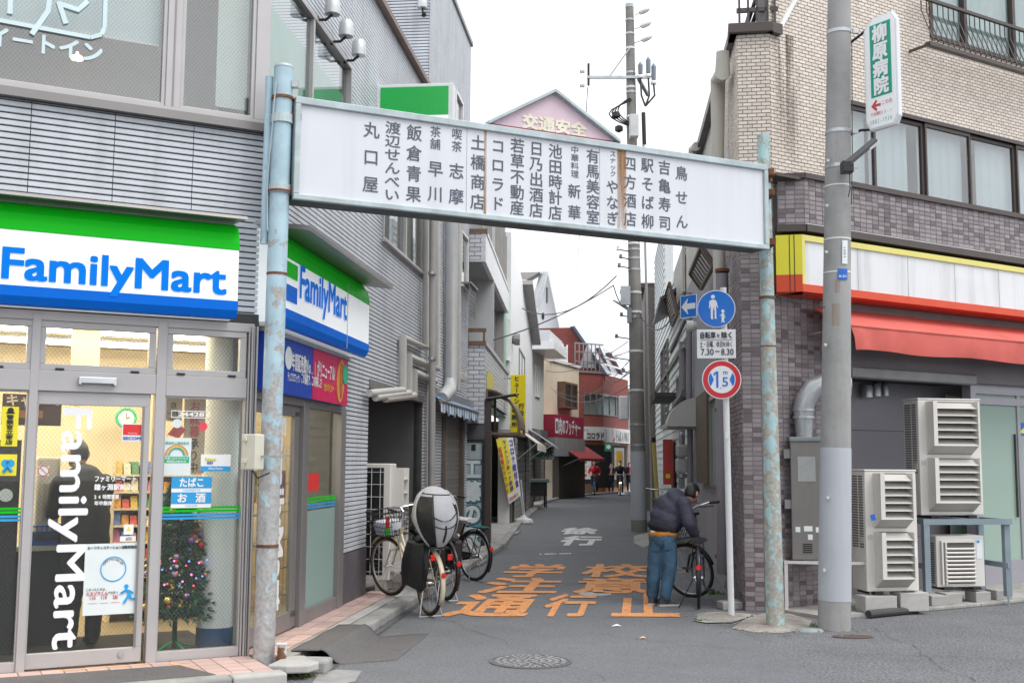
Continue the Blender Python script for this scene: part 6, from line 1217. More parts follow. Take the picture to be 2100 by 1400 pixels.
MB().path([q2(1203,163),q2(1332,163)],.045,4).build('crossarm',steel,U2); MB().path([q2(1250,160),q2(1290,104)],.02,5).build('brace',steel,U2); MB().path([q2(1308,166),q2(1333,185,.4)],.05,4).build('rear_arm',mat('arm_dark',(.2,.22,.24),.5),U2)
MB().path([q2(1206,135),q2(1206,180)],.03,6).build('pin',black,U2)
for y_ in (150,179): m=MB(); m.lathe([(.05,-.06),(.065,-.03),(.05,0),(.065,.03),(.05,.06)],(0,0,0),10,0); m.tf(Matrix.Translation(q2(1193,y_))); m.build('insulator',white,U2)
for x,y in ((1318,29),(1321,57),(1323,85)): m=MB(); a,b=q2(x-8,y+3),q2(x+12,y-6); m.path([a,a.lerp(b,.3),a.lerp(b,.8),b],[.05,.07,.06,.03],8); m.build('insulator',mat('porcelain',(.62,.62,.60),.3),U2,smooth=True); MB().path([q2(1300,y+8),a],.01,4).build('strut',black,U2)
for x,y0,y1 in ((1312,132,158),(1328,122,156),(1339,135,170)): MB().path([q2(x,y0),q2(x,y0+6),q2(x,y1-2)],[.02,.06,.055],8).build('cable_head',mat('cable_head',(.17,.20,.24),.4),U2); MB().lathe([(.07,-.04),(.08,0),(.07,.04)],q2(x,y1+4),10).build('insulator',white,U2); MB().path([q2(x,y1+8),q2(x+2,200),q2(1322,222)],.025,5).build('cable',black,U2)
for k in range(4):
    a=random.Random(k); P=[q2(1290+4*math.sin(k),205+k*2)]+[q2(1290-(24+6*k)*math.sin(i/6*3.1),205+50*i/6+8*k*.3) for i in range(1,7)]; MB().path(P,.018,5).build('cable_loop',black,U2)
for x,y in ((1262,240),(1268,268)): MB().lathe([(.03,-.09),(.1,-.05),(.1,.05),(.03,.09)],q2(x,y),8).build('splice_closure',black,U2)
MB().box(q2(1288,250).x,q2(1306,250).x,-.45,-.2,q2(1290,290).z,q2(1290,245).z).build('equipment_box',mat('box_pale',(.55,.56,.56),.5),U2,bevel=.02).location=(U2d*.5).to_2d().to_3d()*0
MB().path([q2(1318,235),q2(1320,300)],.05,6).build('riser',blackp,U2); MB().path([q2(1335,1060),q2(1333,930),q2(1322,520),q2(1318,300)],.03,6).build('riser',pg,U2)
R4=random.Random(3)
for k,y_ in enumerate((514,530,548,602,648,692,735,762)):
    x=1258+R4.uniform(-6,12); MB().path([q2(1290,y_+4),q2(x+10,y_)],.018,4).build('rack_arm',black,U2); m=MB(); m.lathe([(.03,-.05),(.05,-.02),(.03,.01),(.045,.04)],q2(x+10,y_-2),8); m.build('rack_insulator',mat('rack_dark',(.16,.16,.17),.5) if k%3 else white,U2)
MB().box(q2(1271,580).x,q2(1290,580).x,-.3,-.15,q2(1280,628).z,q2(1280,590).z).build('bracket_frame',steel,U2)
MB().path([q2(1256,617),q2(1287,635)],[.02,.045],6).build('lamp_arm',mat('lamp_grey',(.45,.46,.46),.5),U2); MB().box(q2(1284,640).x,q2(1292,640).x,-.35,-.2,q2(1288,665).z,q2(1288,635).z).build('meter_box',mat('arm_dark',(.2,.22,.24),.5),U2)
# wires
def wire(label,a,b,sag,r=.012,n=12):
    a=Vector(a); b=Vector(b); P=[a.lerp(b,i/n)-Vector((0,0,sag*4*(i/n)*(1-i/n))) for i in range(n+1)]; o=MB().path(P,r,5).build('overhead_wire',black); tag(o,label,'wire','overhead wires'); return o
wire('upper overhead wire from the alley pole to the white gabled house',Y(1264,566,26.7),Y(1062,627,35),.55,.016); wire('thick overhead wire from the alley pole to the left balcony',Y(1258,585,26.7),Y(1012,697,23),.12,.014); wire('short wire dropping beside the alley pole',Y(1258,585,26.7),Y(1272,620,26.7),.05,.014)
for k,(x0,y0,y_0,x1,y1,y_1,sg) in enumerate(((1290,720,26.6,1110,735,48,.3),(1290,765,26.6,1140,800,50,.4),(1288,700,26.6,1120,760,46,.3),(1290,740,26.6,1180,800,54,.4),(1292,790,26.6,1130,795,49,.5),(1205,180,26.5,1180,600,75,.5),(1290,760,26.6,1240,770,60,.3))): wire('thin overhead wire number %s crossing above the far street, counted from the top'%('one two three four five six seven'.split()[k]),Y(x0,y0,y_0),Y(x1,y1,y_1),sg,.011)
wire('hanging cable bundle running along the right alley wall',Y(1310,640,26.7),RS.pt(-8,.3,4.3),.35,.014)
wire('thin wire crossing the yellow sign toward the mossy pole',Y(1583,603,11.4),Y(1740,637,11.2),.02,.004)
# ================= houses further down the alley =================
wb=[mat('white_brick_a',(.62,.63,.66),.4,var=.04,vs=10,rnd=.05),mat('white_brick_b',(.57,.58,.61),.4,var=.04,vs=10,rnd=.05)]; groutd=mat('dark_joint',(.10,.10,.11),.9)
wood=mat('brown_wood',(.17,.10,.065),.6,var=.15)
H4=thing('white_brick_house','white glazed brick house with balconies past the grey corner building','house',LS.M)
FW=Fr((-.5,20.9),93.2); uL=FW.u(956,800); PW=(H4,FW.M)
zA0,zA1=FW.z(975,865),FW.z(975,708)
slab(PW,[(uL,0,0.0,zA1)],groutd,t=.1); tiles(PW,uL,0,zA0-.03,zA1,.205,.082,wb,(1,1),joint=.010,name='brick',nparts=60)
MB().box(uL-.1,.02,-.03,.1,zA1,zA1+.08).build('rail_cap',wood,PW); MB().box(uL-.1,.02,.0,.05,zA1+.25,zA1+.32).build('handrail',wood,PW)
for x in (-.32,-.02): MB().box(x-.02,x+.02,.0,.04,zA1+.08,zA1+.25).build('rail_post',wood,PW)
LE=16.5
slab(H4,[(0,.9,0.0,2.75),(0,7.2,2.75,zA1)],groutd,t=.1); tiles(H4,0,7.2,2.75,zA1,.205,.082,wb,(1,1),joint=.010,name='brick')
MB().box(0,7.2,-.04,.1,zA1,zA1+.08).build('rail_cap',mat('pale_rail',(.5,.5,.5),.5),H4)
# upper balcony
zB0,zB1=FW.z(975,537),FW.z(975,478); ub=LS.u(1043,640)
MB().box(0,ub,0,.08,zB0,zB1).build('balcony_front',mat('balcony_white',(.80,.80,.82),.5,var=.03,streak=.1),H4); slab(PW,[(uL,0,zB0,zB1)],groutd,t=.08); tiles(PW,uL,0,zB0,zB1,.205,.082,wb,(1,1),joint=.010,name='brick',nparts=14)
MB().box(0,ub,.08,2.2,zB0,zB0+.06).build('balcony_floor',mat('balcony_soffit',(.40,.40,.40),.7),H4); MB().box(uL-.1,.03,-.02,.1,zB1,zB1+.08).build('rail_cap',wood,PW); MB().box(0,ub,-.02,.1,zB1,zB1+.06).build('rail_cap',white,H4)
for i in range(14): x=.3+i*.5; MB().box(x,x+.05,.02,.06,zB1+.06,zB1+1.3).build('screen_post',mat('screen_grey',(.35,.34,.33),.5),H4)
MB().box(.2,ub-.1,.06,.07,zB1+.1,zB1+1.25).build('screen_panel',mat('screen_panel',(.45,.43,.41),.6),H4)
MB().box(0.0,LE,1.0,1.2,zA1-.5,zB1+1.6).build('upper_wall',mat('upper_white',(.55,.56,.57),.6,var=.05),H4); MB().box(uL-1.5,-.0,2.2,2.3,zA1-1,zB1+1.5).build('upper_wall',mat('upper_white',(.55,.56,.57),.6),PW)
window((H4,fm(LS,0,-1.0,0)),.6,1.6,zA1+.1,zB0-.3,fm_=bronzed,n=1); MB().box(ub-.3,ub+.0,.1,.35,zA1,zB0).build('corner_pillar',pg,H4)
MB().box(7.2,12.5,.1,.4,2.75,zB1+.3).build('green_wall',mat('pale_green_wall',(.36,.55,.42),.7,var=.06,streak=.1),H4)
window((H4,fm(LS,0,-.09,0)),8.0,9.6,4.2,5.3,fm_=white,n=1)
# ground floor of it
tm=mat('beige_tile_wall',(.50,.49,.47),.5,var=.05); MB().box(.0,7.1,-.002,-.001,0,.0).build('base_line',groutd,H4) if False else None
MB().box(.05,.16,-.12,.0,.05,2.75).build('door_post',brown,H4); MB().box(2.6,2.9,.3,.5,.05,2.75).build('door_post',mat('grey_post',(.12,.11,.105),.6),H4); MB().box(4.5,4.8,.4,.6,.05,2.75).build('door_post',mat('grey_post',(.12,.11,.105),.6),H4)
MB().box(11.9,12,.11,.8,.0,2.76).build('shop_end_wall',mat('shopfront_dark',(.09,.085,.08),.5),H4); MB().box(.9,12,.75,.8,.0,2.76).build('shopfront',mat('shopfront_dark',(.09,.085,.08),.5),H4)
# graffiti board facing the camera
GB=thing('graffiti_board','tall board with white and teal graffiti letters in the alley','board',FW.M); x0,x1=FW.u(955,1000),FW.u(994,1000); z0,z1=.10,FW.z(975,905); gbm=mat('graffiti_ground',(.36,.42,.43),.6,var=.25,vs=3)
MB().box(x0,x1-.05,-.05,-.005,z0,z1-.02).build('panel',gbm,GB); MB().box(x1-.05,x1,-.07,.0,z0-.05,z1+.04).build('frame',black,GB); MB().box(x0,x1,-.06,.0,z1-.02,z1+.04).build('frame',black,GB)
m1=MB(); m2=MB(); R5=random.Random(11); hh=(z1-.25)-z0
for i,ch in enumerate('工藤の家'): 
    z=z1-.30-hh*(i+.5)/4; em(m1,ch,(x0+x1)/2-.05,z,.36,hh/4*1.02,-.052,.10); em(m2,ch,(x0+x1)/2-.055,z+.008,.34,hh/4*.95,-.056,.05)
m1.build('graffiti_outline',mat('graffiti_teal',(.02,.13,.17),.5,var=.2),GB); m2.build('graffiti_letters',mat('graffiti_white',(.62,.68,.68),.5,var=.15),GB)
MB().box(x0+.10,x0+.18,-.053,-.0505,z1-.17,z1-.05).build('dark_square',black,GB)
# vending machine sliver with lit front
V=thing('amber_showcase','narrow amber lit showcase beside the graffiti board','showcase',LS.M); MB().box(.12,.5,-.11,-.0,.1,2.2).build('case',mat('showcase_brown',(.13,.10,.08),.5),V,bevel=.02); MB().box(.112,.118,-.10,-.01,.75,2.1).build('glass_side',mat('showcase_amber',(.45,.30,.08),.3,var=.3,vs=3,emit=.25),V)
for z in (1.15,1.38): MB().ball((.10,-.06,z),.018,8).build('bulb',mat_light('bulb_white',(1,.95,.85),6),V)
# arched brown canopy over the door
AC=thing('arched_canopy','brown ribbed arched door canopy with open side','canopy',LS.M); bc=mat('canopy_brown',(.17,.12,.095),.5,var=.1); cu0,cu1=.3,2.5; zt=LS.z(1005,806); zb=LS.z(1010,893); oo=.62
arc=[(-oo*math.sin(a*math.pi/2/10),zb+.1+(zt-zb-.1)*math.cos(a*math.pi/2/10)) for a in range(11)]
for k in range(10):
    a,b=arc[k],arc[k+1]; m=MB(); m.ext([(cu0,a[0],a[1]),(cu1,a[0],a[1]),(cu1,b[0],b[1]),(cu0,b[0],b[1])],(0,-.015,.015)); m.build('roof_rib',bc,AC)
for u in (cu0,cu1): MB().path([(u,a,z) for a,z in arc]+[(u,-oo,zb)],.03,5).build('side_arch',bc,AC); MB().path([(u,0,zb),(u,-oo,zb)],.035,4).build('bottom_rail',bc,AC); MB().path([(u,-.02,zb),(u,-.02,zt)],.035,4).build('wall_post',bc,AC)
MB().path([(cu0,-oo,zb),(cu1,-oo,zb)],.035,4).build('bottom_rail',bc,AC); MB().path([(cu0-.3,-.05,zb+.62),(cu0,-oo*.9,zb+.72)],.03,6).build('stay_bar',black,AC)
# yellow projecting sign
YG=Fr(Y(1062,830,26.5).to_2d(),94); r=YG.rect(1047,768,1077,893); YS=thing('projecting_sign','tall yellow projecting sign reading ヒューマン 行政書士事務所','sign',YG.M); ym=mat('sign_yellow',(.80,.66,.0),.4,var=.03)
MB().box(r[0],r[1],0,.18,r[2],r[3]).build('case',ym,YS,bevel=.01); w=r[1]-r[0]; h=r[3]-r[2]; m=MB(); column(m,'ヒューマン',r[0]+.42*w,r[3]-.02*h,r[3]-.48*h,.13,-.006,.03); column(m,'事務所',r[0]+.28*w,r[3]-.52*h,r[3]-.88*h,.13,-.006,.03); column(m,'行政書士',r[0]+.74*w,r[3]-.46*h,r[3]-.92*h,.13,-.006,.03); line(m,'03-1580',r[0]+.35*w,r[1]-.02,r[3]-.95*h,.06,-.006); m.build('lettering',blk,YS); MB().box(r[0]-.3,r[0],.06,.10,r[3]-.1,r[3]-.06).build('bracket',steel,YS); MB().box(r[0]-.3,r[0],.06,.10,r[2]+.1,r[2]+.14).build('bracket',steel,YS)
MB().box(1.5,3.5,-.012,-.003,LS.z(1005,790),LS.z(1005,770)).build('yellow_board',ym,H4) if False else None
m=MB().box(.4,1.9,-.03,-.012,LS.z(1003,800),LS.z(1003,765)).build('yellow_board',mat('board_yellow',(.66,.57,.10),.5),H4)
# advertising flag
gf=G(1073,1074); FL=thing('banner_flag','yellow and white vertical banner flag on a white base in the gutter','flag',Matrix.Translation(gf))
MB().lathe([(.26,0),(.27,.05),(.24,.13),(.09,.17),(.05,.24)],n=8).build('water_base',mat('base_white',(.62,.63,.63),.5,grime=.3),FL,bevel=.02,smooth=False); pt0=Vector((0,0,.2)); pt1=Y(1051,895,29.7)-gf; MB().path([pt0,pt1],.016,6).build('pole',white,FL); MB().path([(0.03,0,.2),(Y(1068,985,29.7)-gf)],.022,6).build('pole_lower',white,FL)
def fq(x,y): return Y(x,y,28.3+1.3*min(1,max(0,(x-1017)/45)))-gf
FL0=[fq(1017,900),fq(1052,896)]; FLb=[fq(1044,1034),fq(1068,1015)]; n_=12
def fgrid(s,t,dy=0):
    a=FL0[0].lerp(FLb[0],t); b=FL0[1].lerp(FLb[1],t); p=a.lerp(b,s); p.y+=.05*math.sin(s*5+t*4)+dy; return p
def fpatch(s0,s1,t0,t1,nm,m_,dy):
    m=MB(); K=6; V=[fgrid(s0+(s1-s0)*i/K,t0+(t1-t0)*j/K,dy) for j in range(K+1) for i in range(K+1)]; m.add(V,[(j*(K+1)+i,j*(K+1)+i+1,(j+1)*(K+1)+i+1,(j+1)*(K+1)+i) for j in range(K) for i in range(K)]); return m.build(nm,m_,FL,smooth=True)
fpatch(0,.66,0,.86,'yellow_cloth',mat('flag_yellow',(.80,.68,.05),.7,var=.05),0); fpatch(.66,1,0,.86,'white_cloth',mat('flag_white',(.72,.74,.76),.7),0); fpatch(0,1,.86,1,'white_hem',mat('flag_white',(.72,.74,.76),.7),0)
def fcol(s,st,t0,t1,wd,m_,nm):
    m=MB(); n=len(s)
    for i,ch in enumerate(s):
        v,f=glyph(ch,.03); tc=t0+(t1-t0)*(i+.5)/n; m.add([fgrid(st+(a-.5)*wd,tc-(b-.38)*(t1-t0)/n*.95,-.03-k) for a,b,k in v],f)
    m.build(nm,m_,FL)
fcol('マイナンバー',.45,.02,.50,.2,mat('flag_purple',(.10,.05,.35),.6),'lettering'); fcol('カード申請',.42,.42,.84,.24,mat('flag_purple',(.1,.05,.35),.6),'lettering'); fcol('証明書だけでOK',.13,.12,.84,.2,redk,'red_lettering'); fcol('コロナ給付金',.84,.02,.84,.26,mat('flag_purple',(.1,.05,.35),.6),'lettering')
m=MB(); 
for i,ch in enumerate('Human'):
    v,f=glyph(ch,.04); m.add([fgrid(.2+.14*i+(a-.3)*.2,.93-(b-.38)*.08,-.03-k) for a,b,k in v],f)
m.build('logo_lettering',mat('flag_orange',(.7,.25,.1),.6),FL)
# gabled white house
WT=Fr((.0,29.8),3.6); H5=thing('white_gabled_house','white tiled house with steep grey slate gable behind the yellow sign','house',WT.M); wtm=mat('white_tile_wall',(.84,.84,.84),.5,var=.03,bump=.1,bs=60,streak=.06)
ua,ub=WT.u(1046,850),WT.u(1091,850); zE=WT.z(1091,702); 
MB().box(ua,ub,.0,.3,0,zE).build('wall',wtm,H5); p1=WT.at(1072,578)
MB().xz([(ua,zE),(ub,zE),(p1[0]+2,p1[1]-.2),(p1[0],p1[1]),(ua,zE+1.6)],.0,.3).build('gable_wall',wtm,H5)
MB().obox(((p1[0]+ub)/2+.1,-.06,(p1[1]+zE)/2),((ub-p1[0])/2,0,(zE-p1[1])/2),(0,.25,0),(.05,0,.07)).build('verge',bronzed,H5)
zg=WT.z(1046,690); MB().ext([(ua-6,.3,zg-1.0),(ua+4,.3,zg-1.0),(p1[0],.35,p1[1]),(ua-6,.35,p1[1])],(0,.3,0)).build('slate_roof',mat('slate_grey',(.19,.195,.21),.5,var=.15,vs=8),H5)
for i in range(12): z=zg-.8+i*.35; MB().box(ua-6,ua+2,.285,.3,z,z+.33).build('slate_course',mat('slate_grey',(.19,.195,.21),.5),H5)
r=WT.rect(1064,713,1075,790); window(H5,r[0],r[1],r[2],r[3],fm_=bronzed,n=2)
m=MB(); a=WT.at(1058,696,.1); m.lathe([(.16,0),(.16,.12),(.1,.2)],(0,0,0),10,1); m.tf(Matrix.Translation((a[0],-.2,a[1]))); m.build('vent_hood',bronzed,H5)
MB().box(ua,ub,-.05,-.001,0,WT.z(1085,890)).build('shutter_front',mat('dark_shutter',(.13,.125,.12),.6,var=.1,streak=.2),H5)
# church like white house behind
CH_=thing('steep_white_house','white steep roofed house with tiny round window in the distance','house',None); y0=72.0
def q(x,y,yy=y0): return Y(x,y,yy)
wp=mat('far_white',(.66,.68,.70),.6,var=.03)
pts_=[q(1103,640),q(1125,555.5),q(1147,664),q(1147,720),q(1095,720)]; MB().ext(pts_,(0,7,0)).build('gable_wall',wp,CH_)
MB().ext([q(1075,660,y0+.2),q(1103,640,y0-.05),q(1124,556,y0-.05),q(1108,557,y0+3)],(0,.3,.0)).build('roof_slope',mat('far_roof',(.62,.64,.66),.5),CH_); MB().ext([q(1125,555,y0-.4),q(1148,668,y0-.4),q(1146,668,y0-.4),q(1123,560,y0-.4)],(0,.4,0)).build('verge',white,CH_)
MB().ext([q(1040,572,74),q(1080,573,74),q(1108,557,74),q(1040,559,74)],(0,2,0)).build('grey_roof',mat('far_grey_roof',(.36,.34,.33),.6),CH_); MB().ext([q(1040,573,74),q(1080,573,74),q(1080,720,74),q(1040,720,74)],(0,2,0)).build('side_wall',wp,CH_)
c=q(1113.5,648,y0-.03); m=MB(); m.lathe([(.09,0),(.09,.03)],(0,0,0),14,1); m.tf(Matrix.Translation(c)@Matrix.Diagonal((1,1,2.6,1))); m.build('round_window',black,CH_); m=MB(); a=q(1121.5,605,y0-.03); m.box(a.x-.04,a.x+.04,a.y-.02,a.y,a.z-.5,a.z+.5); m.build('slit_window',black,CH_)
# pale house, beige butcher house
P5=Fr(Y(1091,850,45).to_2d(),9); H6=thing('pale_house','pale green white house with deep white eave beyond the gabled house','house',P5.M); um=P5.u(1115,850); pgm=mat('pale_green_render',(.66,.70,.66),.7,var=.04,streak=.1); zT=P5.z(1091,700)
MB().box(0,um,0,.3,0,P5.z(1100,722)).build('wall',pgm,H6); MB().box(-.1,um+.8,-.9,.3,P5.z(1100,722),P5.z(1100,706)).build('eave',white,H6); MB().box(-.1,um+.8,-.7,.2,P5.z(1100,706),P5.z(1095,680)).build('parapet',wp,H6)
r=P5.rect(1098,748,1106,815); window(H6,r[0],r[1],r[2],r[3],fm_=white,n=2,back=mat('pale_room2',(.3,.33,.33),.8)); MB().box(0,um,-.06,-.001,0,P5.z(1100,880)).build('shutter_front',mat('dark_shutter',(.13,.125,.12),.6),H6); MB().box(-.3,um*.5,-.4,-.002,P5.z(1095,905),P5.z(1095,882)).build('dark_fascia',mat('dark_fascia',(.09,.09,.1),.5),H6)
p=P5.rect(1108,760,1113,790)
def far_awning(label,fr,u0,u1,z0,z1,out,m_,drop=0,nm='shop_awning'):
    t=thing(nm,label,'awning',fr.M); MB().ext([(u0,-out,z0),(u1,-out,z0),(u1,-.02,z1),(u0,-.02,z1)],(0,0,-.03)).build('canvas',m_,t)
    MB().box(u0,u1,-out-.02,-out,z0-drop,z0).build('valance',m_,t); MB().path([(u0,-out,z0),(u0,-.02,z0-.5)],.014,5).build('arm',steel,t); MB().path([(u1,-out,z0),(u1,-.02,z0-.5)],.014,5).build('arm',white,t); return t
crw=mat('cream_canvas',(.62,.56,.50),.8,var=.06); far_awning('cream shop awning beside the banner flag',WT,1.3,8.3,2.12,2.55,.62,crw,.2); far_awning('white shop awning left of the butcher sign',WT,9.2,16.5,2.2,2.75,.85,mat('white_canvas',(.66,.66,.68),.8),.06)
gs_=Fr(Y(1107,930,40).to_2d(),95); GS=thing('tea_shop_sign','grey hanging signboard with dark green emblem under the white awning','sign',gs_.M); r=gs_.rect(1094,914,1136,942); MB().box(r[0],r[1],0,.15,r[2],r[3]).build('case',mat('sign_grey',(.22,.23,.23),.5),GS); MB().disc(r[0]+(r[1]-r[0])*.28,(r[2]+r[3])/2+.03,.19,-.006,-.001,24).build('emblem',mat('emblem_green',(.02,.10,.05),.5),GS); m=MB(); em(m,'茶',r[0]+(r[1]-r[0])*.74,(r[2]+r[3])/2+.04,.36,.36,-.004,.03); m.build('lettering',blk,GS); MB().box(r[0]-.6,r[0],.05,.1,r[3]-.1,r[3]-.05).build('bracket',steel,GS)
bgm=mat('beige_render',(.72,.62,.48),.75,var=.05,streak=.15,vs=1); B1=Y(1133,900,50); H7=thing('beige_house','beige rendered house above the red butcher sign','house',Fr(B1.to_2d(),20).M); BA=Fr(B1.to_2d(),20); BB=Fr(B1.to_2d(),75); uR_=BA.u(1187,880); uL_=BB.u(1113,880); zt7=BA.z(1160,748)
MB().box(0,uR_,0,.4,0,zt7).build('wall',bgm,H7); MB().box(uL_,-.0,.0,.4,0,zt7+.1).build('wall',bgm,(H7,BB.M)); MB().box(-.1,uR_+.1,-.08,.4,zt7,zt7+.12).build('parapet_cap',white,H7); MB().box(.2,uR_-.4,.5,.6,zt7,BA.z(1150,700)).build('roof_screen',mat('roof_screen',(.58,.60,.63),.6),H7)
for i in range(6): x=.3+i*(uR_-.7)/5; MB().box(x,x+.06,.44,.5,zt7,BA.z(1150,700)+.1).build('screen_post',white,H7)
r=BA.rect(1143,782,1170,840); w=MB(); w.box(r[0],r[1],-.35,.0,r[2],r[2]+.1); w.box(r[0],r[1],-.35,.0,r[3]-.1,r[3]); 
for x in (r[0],(r[0]+r[1])/2,r[1]-.08): w.box(x,x+.08,-.35,0,r[2]+.1,r[3]-.1)
w=w.build('bay_window',wood,H7); MB().box(r[0]+.05,r[1]-.05,-.30,-.28,r[2]+.1,r[3]-.1).build('pane',glassl,w); MB().box(r[0],r[1],-.06,-.02,r[2],r[3]).build('backing',mat('room_shade',(.1,.105,.11),.8),w)
fo_=.6; r=BA.rect(1140,850,1196,893,fo_); zs=BA.z(1165,872,fo_); zh=.55
BSg=thing('butcher_sign','dark red shop sign with white characters 肉のフッチャー','sign',BA.M); u0,u1=BA.u(1137,870,fo_),BA.u(1197,880,fo_); MB().box(u0,u1,-fo_,0,zs-zh,zs+zh*.75).build('case',mat('butcher_red',(.33,.015,.05),.45,var=.05),BSg); MB().box(u0-.05,u1+.05,-fo_-.05,0,zs-zh-.8,zs-zh-.01).build('lower_case',mat('sign_grey2',(.32,.33,.34),.5),BSg)
m=MB(); m.box(u0+.12,u0+.55,-fo_-.006,-fo_-.001,zs-zh*.7,zs+zh*.45); line(m,'肉のフッチャー',u0+.6,u1-.5,zs-.06,.75,-fo_-.005,.03); m.build('lettering',wtxt,BSg); MB().box(u0+.22,u0+.42,-fo_-.012,-fo_-.007,zs-zh*.5,zs+zh*.2).build('figure_print',blk,BSg)
MB().box(0,uR_,-.3,-.001,0,BA.z(1160,925)).build('shopfront',mat('shopfront_brown',(.05,.04,.035),.6),H7)
ra=mat('dark_red_canvas',(.33,.03,.035),.7,var=.06); far_awning('dark red awning under the butcher sign',BA,.3,uR_+.4,1.78,2.5,1.15,ra,.12)
# red brick building on the bend
BR0=Y(1178,900,59); BR1=Y(1237,900,60); BR2=Y(1288,900,64.5); F0=Fr(BR1.to_2d(),math.degrees(math.atan2(BR1.x-BR0.x,BR1.y-BR0.y))); F1=Fr(BR1.to_2d(),math.degrees(math.atan2(BR2.x-BR1.x,BR2.y-BR1.y)))
def brickmat(nm,c,mo,sc=4.0):
    k=N(nm); br=k.n('ShaderNodeTexBrick'); br.inputs['Scale'].default_value=sc; br.inputs['Color1'].default_value=(*c,1); br.inputs['Color2'].default_value=(*c3(c,.8),1); br.inputs['Mortar'].default_value=(*mo,1); br.inputs['Mortar Size'].default_value=.012
    mp=k.n('ShaderNodeMapping'); mp.inputs['Rotation'].default_value=(R_(90),0,0); k.l(k.tc.outputs['Object'],mp.inputs[0]); k.l(mp.outputs[0],br.inputs[0]); k.l(br.outputs[0],k.b.inputs['Base Color']); k.b.inputs['Roughness'].default_value=.8; return k.m
rb=brickmat('red_brick',(.23,.058,.048),(.20,.06,.05)); obr=brickmat('orange_brick',(.36,.14,.06),(.2,.1,.06))
H8=thing('red_brick_building','red brick building with mansard roof at the bend of the street','building',F0.M); a=F0.u(1178,800); b=F1.u(1288,800); z2=F0.z(1210,765); zg8=F0.z(1210,876)
P1_=(H8,F1.M); ztop=F0.z(1200,672)
wz0,wz1=F0.z(1215,850),F0.z(1215,806)
slab(H8,cells(a,0,zg8,z2,[(a+.6,-.0,wz0,wz1)]),rb,t=.3); slab(P1_,cells(0,b,zg8,z2,[(0,b*.75,wz0,wz1)]),rb,t=.3)
for par,u0,u1 in ((H8,a+.6,-.02),(P1_,.0,b*.75)): window(par,u0,u1,wz0,wz1,fm_=bronzed,n=3,back=mat('pale_blind',(.5,.55,.52),.8),sill=False)
GP=[Y(x,y,60.2) for x,y in ((1105,780),(1241,780),(1241,764),(1176,671),(1105,673))]; inv8=F0.M.inverted()
MB().ext([inv8@p for p in GP],(0,.4,0)).build('gable_wall',rb,H8)
MB().ext([inv8@p for p in (Y(1176,670,60.1),Y(1242,766,60.1),Y(1292,775,66),Y(1236,697,67))],(0,.1,.15)).build('mansard_roof',mat('mansard_grey',(.50,.53,.58),.4,.3,var=.05),H8)
MB().ext([inv8@p for p in (Y(1173,669,59.9),Y(1178,668,59.9),Y(1245,766,59.9),Y(1239,768,59.9))],(0,.2,0)).build('verge',mat('dark_verge',(.08,.09,.12),.5),H8)
for dx_,yy_ in ((0,61.6),(22,63.4)):
    MB().ext([inv8@p for p in (Y(1224+dx_,748+dx_*.3,yy_),Y(1229+dx_,715+dx_*.45,yy_),Y(1252+dx_,768,yy_))],(.0,.4,0)).build('dormer_wall',rb,H8); MB().ext([inv8@p for p in (Y(1228+dx_,713+dx_*.45,yy_-.05),Y(1231+dx_,712+dx_*.45,yy_-.05),Y(1256+dx_,768,yy_-.05),Y(1252+dx_,769,yy_-.05))],(0,.5,0)).build('dormer_verge',mat('dark_verge',(.08,.09,.12),.5),H8)
for i in range(4): MB().box(.1,b,-.05,.0,z2+.1+i*.38,z2+.2+i*.38).build('roof_rail',white,P1_)
MB().box(a,0.02,-.06,.0,z2,z2+.12).build('ledge',bronzed,H8)
for i in range(7): MB().box(a+i*(-a)/7,a+i*(-a)/7+.06,-.03,.0,z2+.1,z2+1.5).build('rail_post',bronzed,H8)
for z in (z2+1.5,z2+1.05,z2+.55): MB().box(a,0,-.04,.01,z,z+.07).build('handrail',bronzed,H8)
c=F0.at(1212,745); MB().xz([(c[0]-.45,z2+.3),(c[0]+.45,z2+.3),(c[0]+.45,c[1]),(c[0],c[1]+1.1),(c[0]-.45,c[1])],.25,.31).build('arched_window',mat('pale_pane',(.5,.52,.54),.3),H8)
# ground floor with signs
MB().box(a,0,.0,.3,0,zg8).build('ground_wall',obr,H8); MB().box(0,b,.0,.3,0,zg8).build('ground_wall',obr,P1_); MB().box(a+.2,a+2.4,-.02,.0,.3,zg8-.9).build('dark_shopfront',dark,H8); MB().box(.6,b-.4,-.02,.0,.3,zg8-.9).build('dark_shopfront',dark,P1_)
cs=mat('coffee_sign',(.62,.64,.64),.45,var=.04,grime=.15); z0_,z1_=F0.z(1215,902),F0.z(1215,875)
CS=thing('coffee_shop_sign','white sign reading コーヒーの店 コロラド on the red brick building','sign',F0.M); u0=F0.u(1196,890); MB().box(u0,-.03,-.25,-.005,z0_,z1_).build('case',cs,CS); m=MB(); line(m,'コーヒーの店',u0+.15,u0+.85*(-u0)+u0,z1_-.24*(z1_-z0_)+.0,.2*(z1_-z0_)*1.4,-.256,.01); m.build('small_lettering',mat('sign_brown',(.07,.03,.025),.6),CS); m=MB(); line(m,'コロラド',u0+.02,u0*.08,z0_+.32*(z1_-z0_),.55*(z1_-z0_),-.256,.05); m.build('lettering',mat('sign_brown',(.07,.03,.025),.6),CS)
C2=thing('corner_shop_sign','white sign with grey lettering on the right face of the brick building','sign',F1.M); MB().box(.03,b,-.25,-.005,z0_-.1,z1_-.02).build('case',cs,C2); m=MB(); line(m,'トムKAWAI',b*.3,b*.9,(z0_+z1_)/2-.08,.7,-.256,.05); m.build('lettering',mat('sign_greyink',(.2,.19,.2),.6),C2); m=MB(); em(m,'し',b*.22,(z0_+z1_)/2-.05,.6,.8,-.256,.05); m.build('red_mark',redk,C2)
